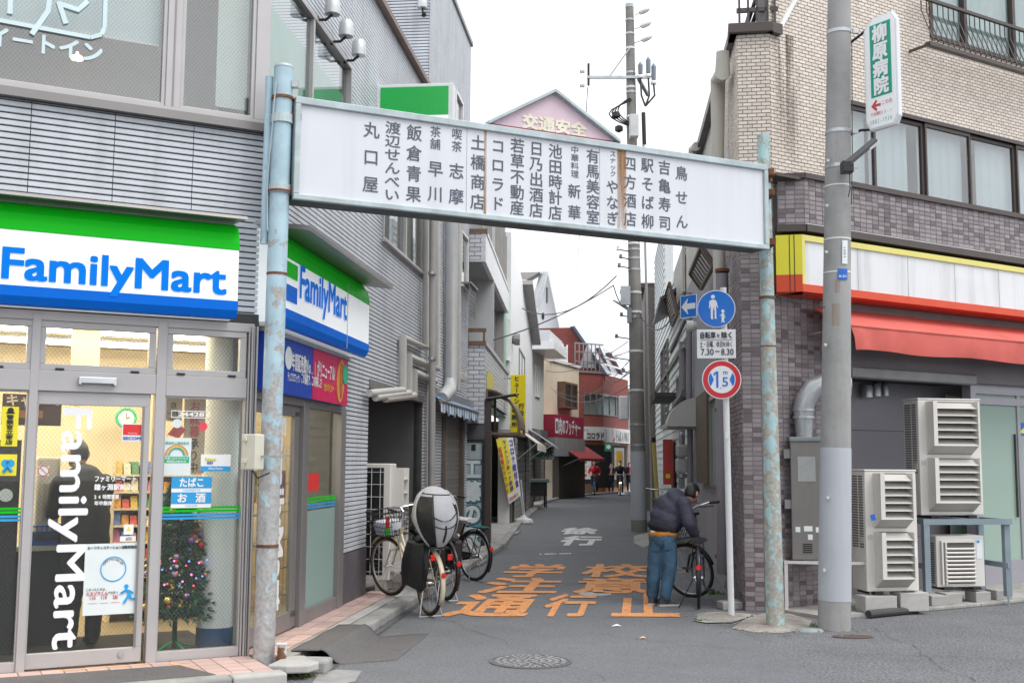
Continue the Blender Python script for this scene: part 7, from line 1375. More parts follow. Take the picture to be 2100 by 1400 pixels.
wsn=Fr(Y(1279,836,50).to_2d(),92); r=wsn.rect(1269,811,1290,861); WS=thing('projecting_sign','blank white rounded projecting sign left of the alley pole','sign',wsn.M); MB().box(r[0],r[1],0,.2,r[2],r[3]).build('case',mat('blank_white',(.72,.73,.76),.4),WS,bevel=.08); MB().box(r[1],r[1]+2.2,.08,.13,(r[2]+r[3])/2,(r[2]+r[3])/2+.05).build('bracket',steel,WS)
# shop front clutter
PB=thing('menu_board','white menu poster board outside the coffee shop','board',TM(Y(1204,960,57).to_2d().to_3d(),0)); zz=lambda y_: Y(1204,y_,57).z
MB().box(-.25,.25,0,.1,zz(992),zz(940)).build('frame',blackp,PB); MB().box(-.21,.21,-.02,-.001,zz(982),zz(942)).build('sheet',paper,PB); MB().box(-.25,.25,0,.2,0,zz(992)).build('base',wood,PB)
for i in range(4): MB().box(-.16,-.02,-.03,-.021,zz(977)+i*.22,zz(977)+i*.22+.14).build('picture',prodm[i],PB)
GSn=thing('round_lamp_sign','green square sign with pale face emblem over the coffee shop door','sign',Fr(Y(1248,917,58.8).to_2d(),92).M); zc=Y(1248,917,58.8).z; MB().box(-.19,.19,0,.1,zc-.21,zc+.21).build('case',mat('lamp_green',(.02,.25,.12),.4),GSn,bevel=.04); MB().disc(0,.02+zc,.11,-.02,-.001,20).build('emblem',paper,GSn); MB().box(.1,.6,.1,1.2,zc+.15,zc+.19).build('bracket',steel,GSn)
fgp=Y(1270,1008,58.5); fgp.z=0; FG2=thing('banner_flag','small yellow and white banner flag beside the far cyclist','flag',TM(fgp)); zt_=Y(1270,918,58.5).z; MB().path([(.24,0,0),(.24,0,zt_)],.02,5).build('pole',white,FG2); MB().ext([(-.24,0,zt_-1.6),(.24,0,zt_-1.7),(.24,0,zt_),(-.24,0,zt_)],(0,.02,0)).build('cloth',mat('flag_white',(.72,.74,.76),.7),FG2); MB().box(-.15,.15,-.02,-.001,zt_-1.5,zt_-.15).build('yellow_print',mat('flag_amber',(.75,.45,.05),.7),FG2); MB().lathe([(.3,0),(.25,.15)],(.24,0,0),8).build('base',white,FG2)
for par,f_,u0_,u1_,zt_ in ((H5,WT,ua+.4,ub-.5,2.15),(H6,P5,.3,um-.3,2.1)):
    for k in range(14): MB().box(u0_,u1_,-.075-.006*(k%2),-.055,.1+k*zt_/14,.1+(k+.9)*zt_/14).build('shutter_slat',mat('far_slat',(.24,.23,.22),.6,var=.1),par)
    for u_ in (u0_,(u0_+u1_)/2,u1_): MB().box(u_-.06,u_+.06,-.10,-.05,0,zt_+.2).build('shutter_post',brown,par)
# plants in pots on the left
def potted(label,x,y,h,seed):
    p=G(x,y,.06); r=random.Random(seed); t=thing('potted_plant',label,'plant',TM(p)); MB().lathe([(.16,0),(.22,.28),(.21,.28)],n=12).build('pot',mat('pot_%d'%seed,(.25,.2,.17) if seed%2 else (.05,.12,.16),.7),t,smooth=True); m=MB(); MB().path([(0,0,.2),(.03,0,h*.5),(0,0,h*.85)],.015,5).build('stem',wood,t)
    for k in range(260):
        c=Vector((r.gauss(0,.22),r.gauss(0,.22),.3+abs(r.gauss(h*.42,h*.25)))); d=Vector((r.uniform(-1,1),r.uniform(-1,1),r.uniform(-.4,1))).normalized()*.11; s=d.orthogonal().normalized()*.035; m.add([c,c+d*.5+s,c+d,c+d*.5-s],[(0,1,2,3)])
    tag(m.build('foliage',mat('plant_leaf',(.05,.11,.03),.6,var=.35,vs=9),t),kind='stuff'); return t
potted('leafy potted plant in a dark pot by the butcher shop',1136,1015,1.5,2); potted('wide leafy potted plant in a brown pot under the red awning',1150,1017,1.4,3)
ct=G(1093,1040,.06); CT=thing('parked_cart','dark parked cart with grey green cover by the shutters','cart',TM(ct,0)); MB().box(-.55,.55,-.4,.5,.85,.98).build('cover',mat('cart_cover',(.14,.20,.18),.6),CT,bevel=.03); MB().box(-.45,.45,-.35,.4,.4,.84).build('body',blackp,CT)
for x in (-.4,.4): m=MB(); m.ring((x,-.1,.25),.22,.03,0,20,6); m.build('wheel',black,CT)
for x in (-.45,.45): MB().path([(x,-.38,0),(x,-.38,.85)],.02,5).build('leg',black,CT)
mt=G(1040,1062,.07); o=MB().box(-.55,.55,-.9,.9,0,.015).build('green_mat',mat('green_mat',(.10,.30,.24),.8,var=.1)); o.matrix_world=TM((mt.x,mt.y,.062),-5); tag(o,'green entrance mat behind the banner flag','mat')
# background row closing the view
BGH=thing('far_house','grey house at the very end of the bending street','house',None); a=Y(1285,990,80); MB().box(a.x,a.x+14,80,90,0,6.5).build('wall',mat('far_grey',(.3,.31,.32),.7,var=.1),BGH); MB().box(a.x-.3,a.x+14.3,79.7,90.3,6.5,6.8).build('roof',bronzed,BGH)
for i in range(3): MB().box(a.x+.8+i*2.2,a.x+2+i*2.2,79.95,80,3.6,5).build('window',dark,BGH)
# ================= bicycles =================
tyre=mat('tyre_rubber',(.018,.018,.018),.8); gum=mat('gum_wall',(.20,.11,.03),.7); chrome=mat('chrome',(.62,.63,.65),.22,.9,var=.05); silv=mat('alloy',(.50,.51,.52),.35,.7,var=.06); redr=mat('red_reflector',(.62,.02,.015),.25,emit=.08); wire_=mat('spoke_steel',(.45,.46,.48),.35,.8)
creamp=mat('cream_frame',(.62,.56,.42),.35,var=.04); blkf=mat('black_frame',(.012,.012,.014),.3); navy=mat('navy_frame',(.008,.011,.022),.35); bluef=mat('blue_frame',(.02,.12,.35),.35); yelf=mat('yellow_frame',(.6,.4,.05),.4)
def wheel(par,c,r,ang,nm,tw=.018,gumw=False,spokes=True,piv=None):
    """wheel in the plane of the bicycle (y-z), turned about the vertical through piv"""
    Mx=Matrix.Translation(Vector(c)) if piv is None else Matrix.Translation(Vector(piv))@Matrix.Rotation(ang,4,'Z')@Matrix.Translation(Vector(c)-Vector(piv))
    m=MB(); m.ring((0,0,0),r-tw,tw,0,40,8); t=m.tf(Mx).build(nm,tyre,par,smooth=True)
    if gumw:
        for s in (-1,1): m=MB(); m.ring((s*tw*.62,0,0),r-tw*1.9,tw*.42,0,40,5); m.tf(Mx).build('side_wall',gum,t,smooth=True)
    m=MB(); m.ring((0,0,0),r-tw*2.5,tw*.62,0,40,6); m.tf(Mx).build('rim',silv,t,smooth=True)
    m=MB(); m.path([(-.045,0,0),(-.02,0,0),(.02,0,0),(.045,0,0)],[.02,.014,.014,.02],10); m.path([(-.06,0,0),(.06,0,0)],.007,6); m.tf(Mx).build('hub',chrome,t)
    if spokes:
        m=MB()
        for i in range(28):
            a=6.283*i/28; s=1 if i%2 else -1; b=a+s*.32; m.path([(s*.03,.02*math.cos(b),.02*math.sin(b)),(0,(r-tw*2.6)*math.cos(a),(r-tw*2.6)*math.sin(a))],.0016,3,cap=False)
        m.tf(Mx).build('spokes',wire_,t)
    return t
def arcpts(c,r,a0,a1,n=14,x=0): return [(x,c[1]+r*math.cos(R_(a0+(a1-a0)*i/n)),c[2]+r*math.sin(R_(a0+(a1-a0)*i/n))) for i in range(n+1)]
def fender(par,c,r,a0,a1,m_,w=.028,Mx=None):
    P=arcpts(c,r,a0,a1); m=MB(); V=[]
    for p in P:
        d=(Vector(p)-Vector(c)).normalized()
        for s,k in ((-w,-.012),(-w*.6,.0),(0,.004),(w*.6,.0),(w,-.012)): V.append(Vector((s,0,0))+Vector(p)+d*k)
    n=5; m.add(V,[(i*n+j,i*n+j+1,(i+1)*n+j+1,(i+1)*n+j) for i in range(len(P)-1) for j in range(n-1)])
    if Mx: m.tf(Mx)
    o=m.build('fender',m_,par,smooth=True); q=o.modifiers.new('s','SOLIDIFY'); q.thickness=.002; return o
def bicycle(label,rear,heading,fm_,steer=0,L=1.08,r=.335,saddle=.80,bar=1.03,basket=None,rack=True,gumw=False,fcol=None,roll=0,lean=0,spokes=True,stand='rear',saddle_m=None,zf=0,group='bicycles',nm='bicycle'):
    pitch=math.asin(zf/L) if zf else 0
    M=Matrix.Translation(Vector(rear))@Matrix.Rotation(R_(-heading),4,'Z')@Matrix.Rotation(pitch,4,'X')@Matrix.Rotation(R_(lean),4,'Y')
    t=thing(nm,label,'bicycle',M,group); fcol=fcol or fm_
    ra=(0,0,r); fa=(0,L,r); bb=(0,.43,.28); hd0=(0,L-.20,.60); hd1=(0,L-.255,.80); st=(0,.25,saddle-.08); ang=R_(steer); piv=(0,L-.06,r)
    MS=Matrix.Translation(Vector(hd0))@Matrix.Rotation(ang,4,Vector((0,-.26,.965)))@Matrix.Translation(-Vector(hd0))
    wheel(t,ra,r,0,'rear_wheel',gumw=gumw,spokes=spokes)
    # front wheel and fork turn about the steering axis
    def tb(m): return m.tf(MS)
    m=MB(); m.ring(fa,r-.018,.018,0,40,8); fw=tb(m).build('front_wheel',tyre,t,smooth=True)
    if gumw:
        for s in (-1,1): m=MB(); m.ring((s*.011,fa[1],fa[2]),r-.034,.0075,0,40,5); tb(m).build('side_wall',gum,fw,smooth=True)
    m=MB(); m.ring(fa,r-.045,.011,0,40,6); tb(m).build('rim',silv,fw,smooth=True); m=MB(); m.path([(-.05,L,r),(.05,L,r)],.014,8); tb(m).build('hub',chrome,fw)
    if spokes:
        m=MB()
        for i in range(28):
            a=6.283*i/28; s=1 if i%2 else -1; b=a+s*.32; m.path([(s*.03,L+.02*math.cos(b),r+.02*math.sin(b)),(0,L+(r-.047)*math.cos(a),r+(r-.047)*math.sin(a))],.0016,3,cap=False)
        tb(m).build('spokes',wire_,fw)
    m=MB()
    for s in (-1,1): m.path([(s*.05,L,r),(s*.05,L-.10,r+.20),(s*.035,L-.17,.55),(0,L-.20,.60)],.012,6)
    tb(m).build('fork',fcol,t,smooth=True)
    fender(t,fa,r+.022,35,172,fm_ if fcol is None else fcol,Mx=MS)
    # frame
    m=MB(); m.path([hd0,hd1],.019,8); m.path([(0,L-.205,.63),(0,L-.30,.46),(0,.60,.33),bb],.019,8); m.path([bb,st],.015,8); m.path([(0,L-.235,.73),(0,.62,.50),(0,.36,.45)],.013,8)
    for s in (-1,1): m.path([(0,.43,.28),(s*.055,.2,r-.02),(s*.06,0,r)],.009,6); m.path([(0,.30,saddle-.25),(s*.05,.15,.55),(s*.06,0,r)],.008,6)
    m.build('frame',fm_,t,smooth=True)
    fender(t,ra,r+.024,-10 if False else 8,208,fm_)
    # saddle
    m=MB(); sz=saddle; V=[]; K=9; S=[]
    for i in range(K):
        q=i/(K-1); y=.10+.27*q; w=.10*(1-q)**.7+.022+ (.0 if q>.1 else -.02*(1-q/.1)); S.append((y,w))
    for y,w in S:
        for a in range(8): an=6.283*a/8; V.append((w*math.cos(an),y,sz-.03+.032*math.sin(an)+(.012 if y<.18 else 0)))
    m.add(V,[(i*8+j,i*8+(j+1)%8,(i+1)*8+(j+1)%8,(i+1)*8+j) for i in range(K-1) for j in range(8)]+[tuple(range(8))[::-1],tuple((K-1)*8+j for j in range(8))]); m.build('saddle',saddle_m or blackp,t,smooth=True)
    m=MB(); m.path([st,(0,.23,saddle-.04)],.012,8); m.build('seat_post',chrome,t)
    # bars
    m=MB(); b=bar; hx_=L-.27; m.path([hd1,(0,hx_-.01,b-.05),(0,hx_+.03,b-.01)],.011,8); m.path([(-.26,hx_-.20,b),(-.25,hx_-.08,b+.01),(-.15,hx_+.03,b),(0,hx_+.04,b-.01),(.15,hx_+.03,b),(.25,hx_-.08,b+.01),(.26,hx_-.20,b)],.0105,8); tb(m).build('handlebar',chrome,t,smooth=True)
    for s in (-1,1):
        m=MB(); m.path([(s*.252,hx_-.09,b+.008),(s*.262,hx_-.21,b)],.017,8); tb(m).build('grip',blackp,t,smooth=True); m=MB(); m.path([(s*.18,hx_+.02,b-.015),(s*.22,hx_-.02,b-.03),(s*.235,hx_-.14,b-.035)],.006,5); tb(m).build('brake_lever',blackp,t); m=MB(); m.path([(s*.17,hx_+.02,b-.01),(s*.12,hx_+.12,b-.02),(s*.04,hx_+.12,b-.2),(0,L-.2,.6)],.004,4); tb(m).build('brake_cable',blackp,t)
    if basket:
        bw,bd,bh,bm_,fill=basket; y0=L-.16; z0=.70; m=MB(); n=10
        for k in range(6):
            q=k/5; sx=bw/2*(.82+.18*q); y1=y0+bd*(.9+.1*q); z=z0+bh*q; m.path([(-sx,y0,z),(sx,y0,z),(sx,y1,z),(-sx,y1,z)],.0035 if 0<k<5 else .006,4,closed=True)
        for i in range(n+1):
            q=i/n; 
            for s0,s1 in (((-bw/2*.82+bw*.82*q,y0,z0),(-bw/2+bw*q,y0,z0+bh)),((-bw/2*.82+bw*.82*q,y0+bd*.9,z0),(-bw/2+bw*q,y0+bd,z0+bh)),((-bw/2*.82,y0+bd*.9*q,z0),(-bw/2,y0+bd*q,z0+bh)),((bw/2*.82,y0+bd*.9*q,z0),(bw/2,y0+bd*q,z0+bh)),((-bw/2*.82+bw*.82*q,y0,z0),(-bw/2*.82+bw*.82*q,y0+bd*.9,z0))): m.path([s0,s1],.0028,3,cap=False)
        bo=tb(m).build('basket',bm_,t)
        if fill:
            m=MB(); m.lathe([(bw*.36,.0),(bw*.42,bh*.35),(bw*.40,bh*.5),(bw*.2,bh*.56)],(0,y0+bd*.5,z0+.01),10); tb(m).build('basket_liner',fill,bo,smooth=True)
    if rack:
        m=MB()
        for s in (-.05,.05): m.path([(s,.20,.72),(s,-.20,.72)],.007,5)
        for y in (-.2,-.07,.06,.19): m.path([(-.05,y,.72),(.05,y,.72)],.006,4)
        for s in (-1,1): m.path([(s*.06,-.10,.72),(s*.065,0,r)],.006,5)
        m.build('rear_rack',fm_ if not gumw else silv,t)
    # cranks, pedals, chain guard
    m=MB(); m.path([(.06,.43,.28),(.06,.43,.28)],.01,4) if False else None; m=MB()
    for s,dy,dz in ((1,.10,-.13),(-1,-.10,.13)): m.path([(s*.05,.43,.28),(s*.085,.43+dy,.28+dz)],.009,6)
    m.path([(-.06,.43,.28),(.06,.43,.28)],.02,8); m.build('cranks',chrome,t)
    for s,dy,dz in ((1,.10,-.13),(-1,-.10,.13)): MB().box(s*.09,s*.18,.43+dy-.035,.43+dy+.035,.28+dz-.012,.28+dz+.012).build('pedal',blackp,t,bevel=.004)
    m=MB(); m.yz([(-.02,.36),(.36,.345),(.50,.36),(.53,.28),(.48,.20),(.36,.215),(-.02,.31)],.055,.065); m.build('chain_guard',fcol if gumw else blackp,t)
    MB().lathe([(.026,-.012),(.03,0),(.022,.012)],(0,-r-.028+.02,r+.14),12,1).build('rear_reflector',redr,t)
    if stand=='rear':
        m=MB(); m.path([(-.065,0,r-.01),(-.10,-.03,.12),(-.13,-.08,.008),(0,-.06,.006),(.13,-.08,.008),(.10,-.03,.12),(.065,0,r-.01)],.007,6); m.build('kick_stand',silv,t,smooth=True)
    elif stand=='side': m=MB(); m.path([(-.06,.05,r-.02),(-.22,-.03,.005)],.007,6); m.build('kick_stand',blackp,t)
    return t
rB=G(878,1262); b1=bicycle('cream bicycle with hooded child seat parked at the left kerb',(rB.x,rB.y,0.004),-27.5,creamp,steer=18,basket=(.40,.30,.26,blkf,mat('liner_white',(.62,.66,.72),.7,var=.06)),gumw=True,saddle=.78,zf=.093)
# child seat with grey and black cover on its rack
gm=mat('seat_grey',(.44,.445,.465),.85,var=.06,vs=30,bump=.2,bs=300); bk=mat('seat_black',(.013,.013,.015),.55,bump=.6,bs=16); m=MB(); NA,NE=36,20; V=[]; cx,cy,cz=0,-.06,1.03
def seatpt(a,e):
    x=.235*math.sin(a)*math.sin(e); y=-.26*math.cos(a)*math.sin(e); z=math.cos(e)
    zz=.315*z if z>0 else .325*z; k=1-.22*max(0,-z)**1.5
    wr=1+.018*math.sin(5*a+7*e)*math.sin(e)+.012*math.sin(11*a-9*e)+.02*math.sin(3*e+2*a)
    return (cx+x*k*(1+.10*z)*wr,cy+y*k*wr+.07*z,cz+zz)
for i in range(NE+1):
    for j in range(NA): V.append(seatpt(2*math.pi*j/NA-math.pi,math.pi*i/NE if 0<i<NE else (.01 if i==0 else 3.13)))
fs=[];mi=[]
for i in range(NE):
    for j in range(NA):
        a=math.degrees(6.283*(j+.5)/NA-math.pi); e=180*(i+.5)/NE; fs.append((i*NA+j,i*NA+(j+1)%NA,(i+1)*NA+(j+1)%NA,(i+1)*NA+j)); mi.append(1 if (-80<a<-30 and 44<e<166) or (44<a<76 and 60<e<162) else 0)
m.v=V; m.f=fs; m.mi=mi; cs_=m.build('child_seat',None,b1,smooth=True,mats=[gm,bk])
def seam(pts,r,m_,nm='seam'):
    q=MB(); q.path([Vector(seatpt(R_(a),R_(e)))*1+ (Vector(seatpt(R_(a),R_(e)))-Vector((cx,cy,cz))).normalized()*.004 for a,e in pts],r,5); q.build(nm,m_,cs_,smooth=True)
seam([(-28,e) for e in range(42,168,7)],.006,bk); seam([(42,e) for e in range(60,160,7)],.005,bk); seam([(a,78+14*math.cos(R_(a*2.2))) for a in range(-28,43,5)],.006,bk); seam([(a,97+8*math.cos(R_(a*2.2))) for a in range(-28,43,5)],.006,bk); seam([(a,40+.02*a) for a in range(-78,80,8)],.005,bk); seam([(-80,e) for e in range(30,168,7)],.012,gm,'piping'); seam([(78,e) for e in range(30,168,7)],.012,gm,'piping'); seam([(3,100),(4,112),(4,124),(5,134)],.012,bk,'strap')
q=MB(); fit(q,'mozute',-.09,cz-.035,.07,cz+.0,cy-.268,.0); q.build('logo_lettering',mat('seat_logo',(.45,.45,.46),.6),cs_)
c=Vector(seatpt(R_(8),R_(155))); m=MB(); m.lathe([(.02,-.004),(.02,.004)],(c.x,c.y-.006,c.z),12,1); m.build('button',blackp,cs_)
MB().box(-.10,.10,-.22,.16,.725,.745).build('seat_mount',blackp,b1)
for x in (-.13,.06): MB().box(x,x+.05,-.30,-.285,.62,.68).build('red_clip',redr,b1,bevel=.004)
# black rain cover hanging on its left
m=MB(); Rn=random.Random(2); V=[]; NJ=30; NI=12
for i in range(NI):
    q=i/(NI-1)
    for j in range(NJ):
        a=6.283*j/NJ; rx=(.07+.04*math.sin(q*2.6))*(1+.22*math.sin(5*a+q*3)); ry=(.19+.06*math.sin(q*2.2))*(1+.10*math.cos(7*a+q*2)); V.append((-.12+rx*math.cos(a)*(1-.2*q),.12+ry*math.sin(a),.74-.44*q-.05*q*math.sin(3*a+1)))
m.add(V,[(i*NJ+j,i*NJ+(j+1)%NJ,(i+1)*NJ+(j+1)%NJ,(i+1)*NJ+j) for i in range(NI-1) for j in range(NJ)]+[tuple(range(NJ))[::-1],tuple((NI-1)*NJ+j for j in range(NJ))]); m.build('rain_cover',bk,b1,smooth=True)
MB().lathe([(.022,0),(.022,.04),(.028,.05),(.022,.09),(.028,.1),(.02,.13)],(-.14,.92,.78),8).build('toy',redr,b1); MB().lathe([(.026,0),(.026,.07)],(-.14,.92,.71),8).build('toy',fgreen,b1)
r2=G(912,1231); b2=bicycle('black bicycle standing behind the cream one',(r2.x,r2.y,.004),-27,blkf,steer=8,basket=(.36,.28,.25,blkf,None),saddle=.80,zf=.093)
m=MB(); m.box(-.16,-.04,-.10,.22,.36,.70); m.box(.04,.16,-.10,.22,.36,.70); m.build('pannier',bk,b2,bevel=.03)
r3=G(970,1191); b3=bicycle('black bicycle with white saddle cover before the shutter',(r3.x,r3.y,.004),-41,blkf,steer=10,saddle=.82,basket=(.34,.28,.24,blkf,None),saddle_m=mat('saddle_cover',(.66,.69,.72),.6,var=.06),zf=.09)
m=MB(); m.path([(-.07,.05,.735),(0.0,-.19,.735)],.008,5); m.path([(.06,.1,.74),(.06,-.2,.735)],.008,5); m.build('rack_cord',mat('teal_cord',(.05,.25,.28),.5),b3)
m=MB(); m.path([(.08,.5,.55),(.14,.0,.28)],.02,8); m.build('umbrella',mat('umbrella_white',(.6,.62,.64),.5),b3,smooth=True)
r4=G(1433,1248); b4=bicycle('dark bicycle the bending man is locking at the right wall',(r4.x,r4.y,.004),9,navy,steer=62,saddle=.76,bar=1.06,basket=(.36,.28,.25,blkf,None),stand='side',fcol=blkf)
r5=G(1340,1040); b5=bicycle('small black bicycle leaning at the far right wall behind the man',(RS.pt(-13.2,.45,0).x,RS.pt(-13.2,.45,0).y,.004),186,blkf,spokes=False)
# ================= people =================
def body(label_parts,prims,vox,parent,mats,nm='body',smooth=8):
    """one continuous skin: capsules and ellipsoids fused by voxel remesh; prims = (kind,data...,matindex)"""
    m=MB(); seg=[]
    for p in prims:
        if p[0]=='c':                       # tapered chain
            _,pts,rs,mi=p; P=[Vector(q) for q in pts]
            for i in range(len(P)-1):
                m.path([P[i],P[i+1]],[rs[i],rs[i+1]],14); seg.append((P[i],P[i+1],rs[i],rs[i+1],mi))
            for q,r in zip(P,rs): m.ball(q,r,14)
        else:                               # ellipsoid: centre, radii, rotation euler
            _,c,r,e,mi=p; k=len(m.v); m.ball((0,0,0),1,18); from mathutils import Euler
            m.tf(Matrix.Translation(Vector(c))@Euler(e).to_matrix().to_4x4()@Matrix.Diagonal((*r,1)),k); seg.append((Vector(c),(Euler(e).to_matrix().to_4x4()@Matrix.Diagonal((*r,1))).inverted(),min(r),None,mi))
    me=m.mesh(nm); bm=bmesh.new(); bm.from_mesh(me); bmesh.ops.recalc_face_normals(bm,faces=bm.faces); bm.to_mesh(me); bm.free()
    o=bpy.data.objects.new(nm,me); COL.objects.link(o); q=o.modifiers.new('r','REMESH'); q.mode='VOXEL'; q.voxel_size=vox; q=o.modifiers.new('s','SMOOTH'); q.iterations=smooth; q.factor=.5
    dg=bpy.context.evaluated_depsgraph_get(); m2=bpy.data.meshes.new_from_object(o.evaluated_get(dg)); bpy.data.objects.remove(o); bpy.data.meshes.remove(me); m2.name=nm
    from mathutils import noise as _nz
    nrm=[v.normal.copy() for v in m2.vertices]; amp=min(.011,vox*.8)
    for v,nn in zip(m2.vertices,nrm):
        c=v.co; f=_nz.noise(Vector((c.x*9+c.z*5+3,c.y*9,c.z*12-c.x*6)))*.75+_nz.noise(Vector((c.x*22,c.y*22+5,c.z*26)))*.35; v.co=c+nn*f*amp
    m2.materials.clear()
    for a in mats: m2.materials.append(a)
    for f in m2.polygons:
        c=f.center; best=9; bi=0
        for a,b,r0,r1,mi in seg:
            if r1 is None:
                d=((b@(c-a)).length-1)*r0
                if d<best: best=d; bi=mi
                continue
            ab=b-a; t=max(0,min(1,(c-a).dot(ab)/max(1e-9,ab.length_squared))); d=(c-(a+ab*t)).length-(r0+(r1-r0)*t)
            if d<best: best=d; bi=mi
        f.material_index=bi; f.use_smooth=True
    return put(nm,m2,parent)
skin=mat('skin',(.48,.27,.19),.55,var=.06); hairm=mat('black_hair',(.012,.011,.011),.45,var=.3,vs=40,bump=.3,bs=120); jk=mat('navy_jacket',(.035,.037,.062),.7,var=.2,vs=5,bump=.9,bs=9); jkd=mat('jacket_rib',(.008,.009,.014),.85,bump=.3,bs=90); jean=mat('blue_jeans',(.04,.10,.165),.8,var=.35,vs=6,bump=.9,bs=12); oran=mat('orange_shirt',(.42,.16,.015),.8,var=.1); wsh=mat('white_shirt',(.66,.66,.67),.8); shoe=mat('dark_shoe',(.035,.035,.038),.6); sole=mat('shoe_sole',(.52,.50,.47),.7,grime=.3); maskm=mat('mask_white',(.72,.74,.76),.7)
def yp(x,y,d): return Y(x,y,d)
mg=G(1352,1238); mg.z=0; MAN=thing('person','man in navy jacket and blue jeans bending over a bicycle at the right wall','person',Matrix.Translation(mg))
def W_(x,y,d): return yp(x,y,d)-mg
hipL,hipR=W_(1347,1118,13.14),W_(1371,1118,13.08); knL,knR=W_(1341,1165,13.10),W_(1374,1166,13.04); anL,anR=W_(1338,1217,13.12),W_(1364,1220,13.0)
pel=W_(1359,1105,13.11); wai=W_(1360,1083,13.14); che=W_(1374,1045,13.2); upb=W_(1390,1027,13.22); nek=W_(1406,1019,13.2); hea=W_(1417,1011,13.19); shR=W_(1402,1034,13.05); elR=W_(1413,1072,12.98); wrR=W_(1426,1100,13.05); shL=W_(1384,1020,13.40); elL=W_(1412,1062,13.42); wrL=W_(1421,1078,13.38)
prims=[('c',[hipL,knL,anL],[.098,.082,.070],3),('c',[hipR,knR,anR],[.098,.080,.068],3),('e',pel,(.165,.14,.12),(0,0,R_(-25)),3),('e',pel.lerp(wai,.50),(.182,.158,.036),(0,0,R_(-25)),2),
 ('e',wai+Vector((.0,0,.015)),(.195,.16,.075),(0,R_(12),R_(-25)),1),('e',wai.lerp(che,.5),(.205,.17,.15),(0,R_(25),R_(-25)),0),('e',che,(.205,.175,.17),(0,R_(40),R_(-25)),0),('e',upb,(.17,.19,.12),(0,R_(50),R_(-25)),0),
 ('c',[upb,nek],[.10,.062],0),('c',[nek,hea],[.058,.062],5),('c',[shR,elR,wrR.lerp(elR,.25)],[.092,.078,.058],0),('c',[wrR.lerp(elR,.25),wrR.lerp(elR,.05)],[.055,.046],1),('c',[shL,elL,wrL],[.09,.072,.05],0),
 ('c',[anL+Vector((0,0,-.02)),anL+Vector((.01,.01,-.075))],[.06,.052],4),('c',[anR+Vector((0,0,-.02)),anR+Vector((.01,.0,-.075))],[.06,.052],4)]
body(None,prims,.013,MAN,[jk,jkd,oran,jean,shoe,skin],smooth=5)
def shoe_(p,dirv,par):
    d=Vector(dirv).normalized(); s=Vector((-d.y,d.x,0)); z0=-p.z*0; m=MB(); base=Vector((p.x,p.y,0)); out=[(-.085,.036),(-.05,.043),(.03,.043),(.09,.050),(.14,.046),(.175,.028)]
    L=[base+d*a+s*b for a,b in out]+[base+d*a-s*b for a,b in out[::-1]]; m.ext([v+Vector((0,0,.004)) for v in L],(0,0,.028)); so=m.build('shoe',sole,par,bevel=.006)
    m=MB(); n=len(L); top=[]; hs=[.09,.095,.085,.065,.048,.036]; hs=hs+hs[::-1]; V=[v+Vector((0,0,.03)) for v in L]+[(base+(v-base)*.78)+Vector((0,0,h)) for v,h in zip(L,hs)]; m.add(V,[(i,(i+1)%n,n+(i+1)%n,n+i) for i in range(n)]+[tuple(range(n,2*n))]); m.build('upper',shoe,so,smooth=True)
mgz=Vector((mg.x,mg.y,0)); shoe_(anL,(.35,.9,0),MAN); shoe_(anR,(.95,.25,0),MAN)
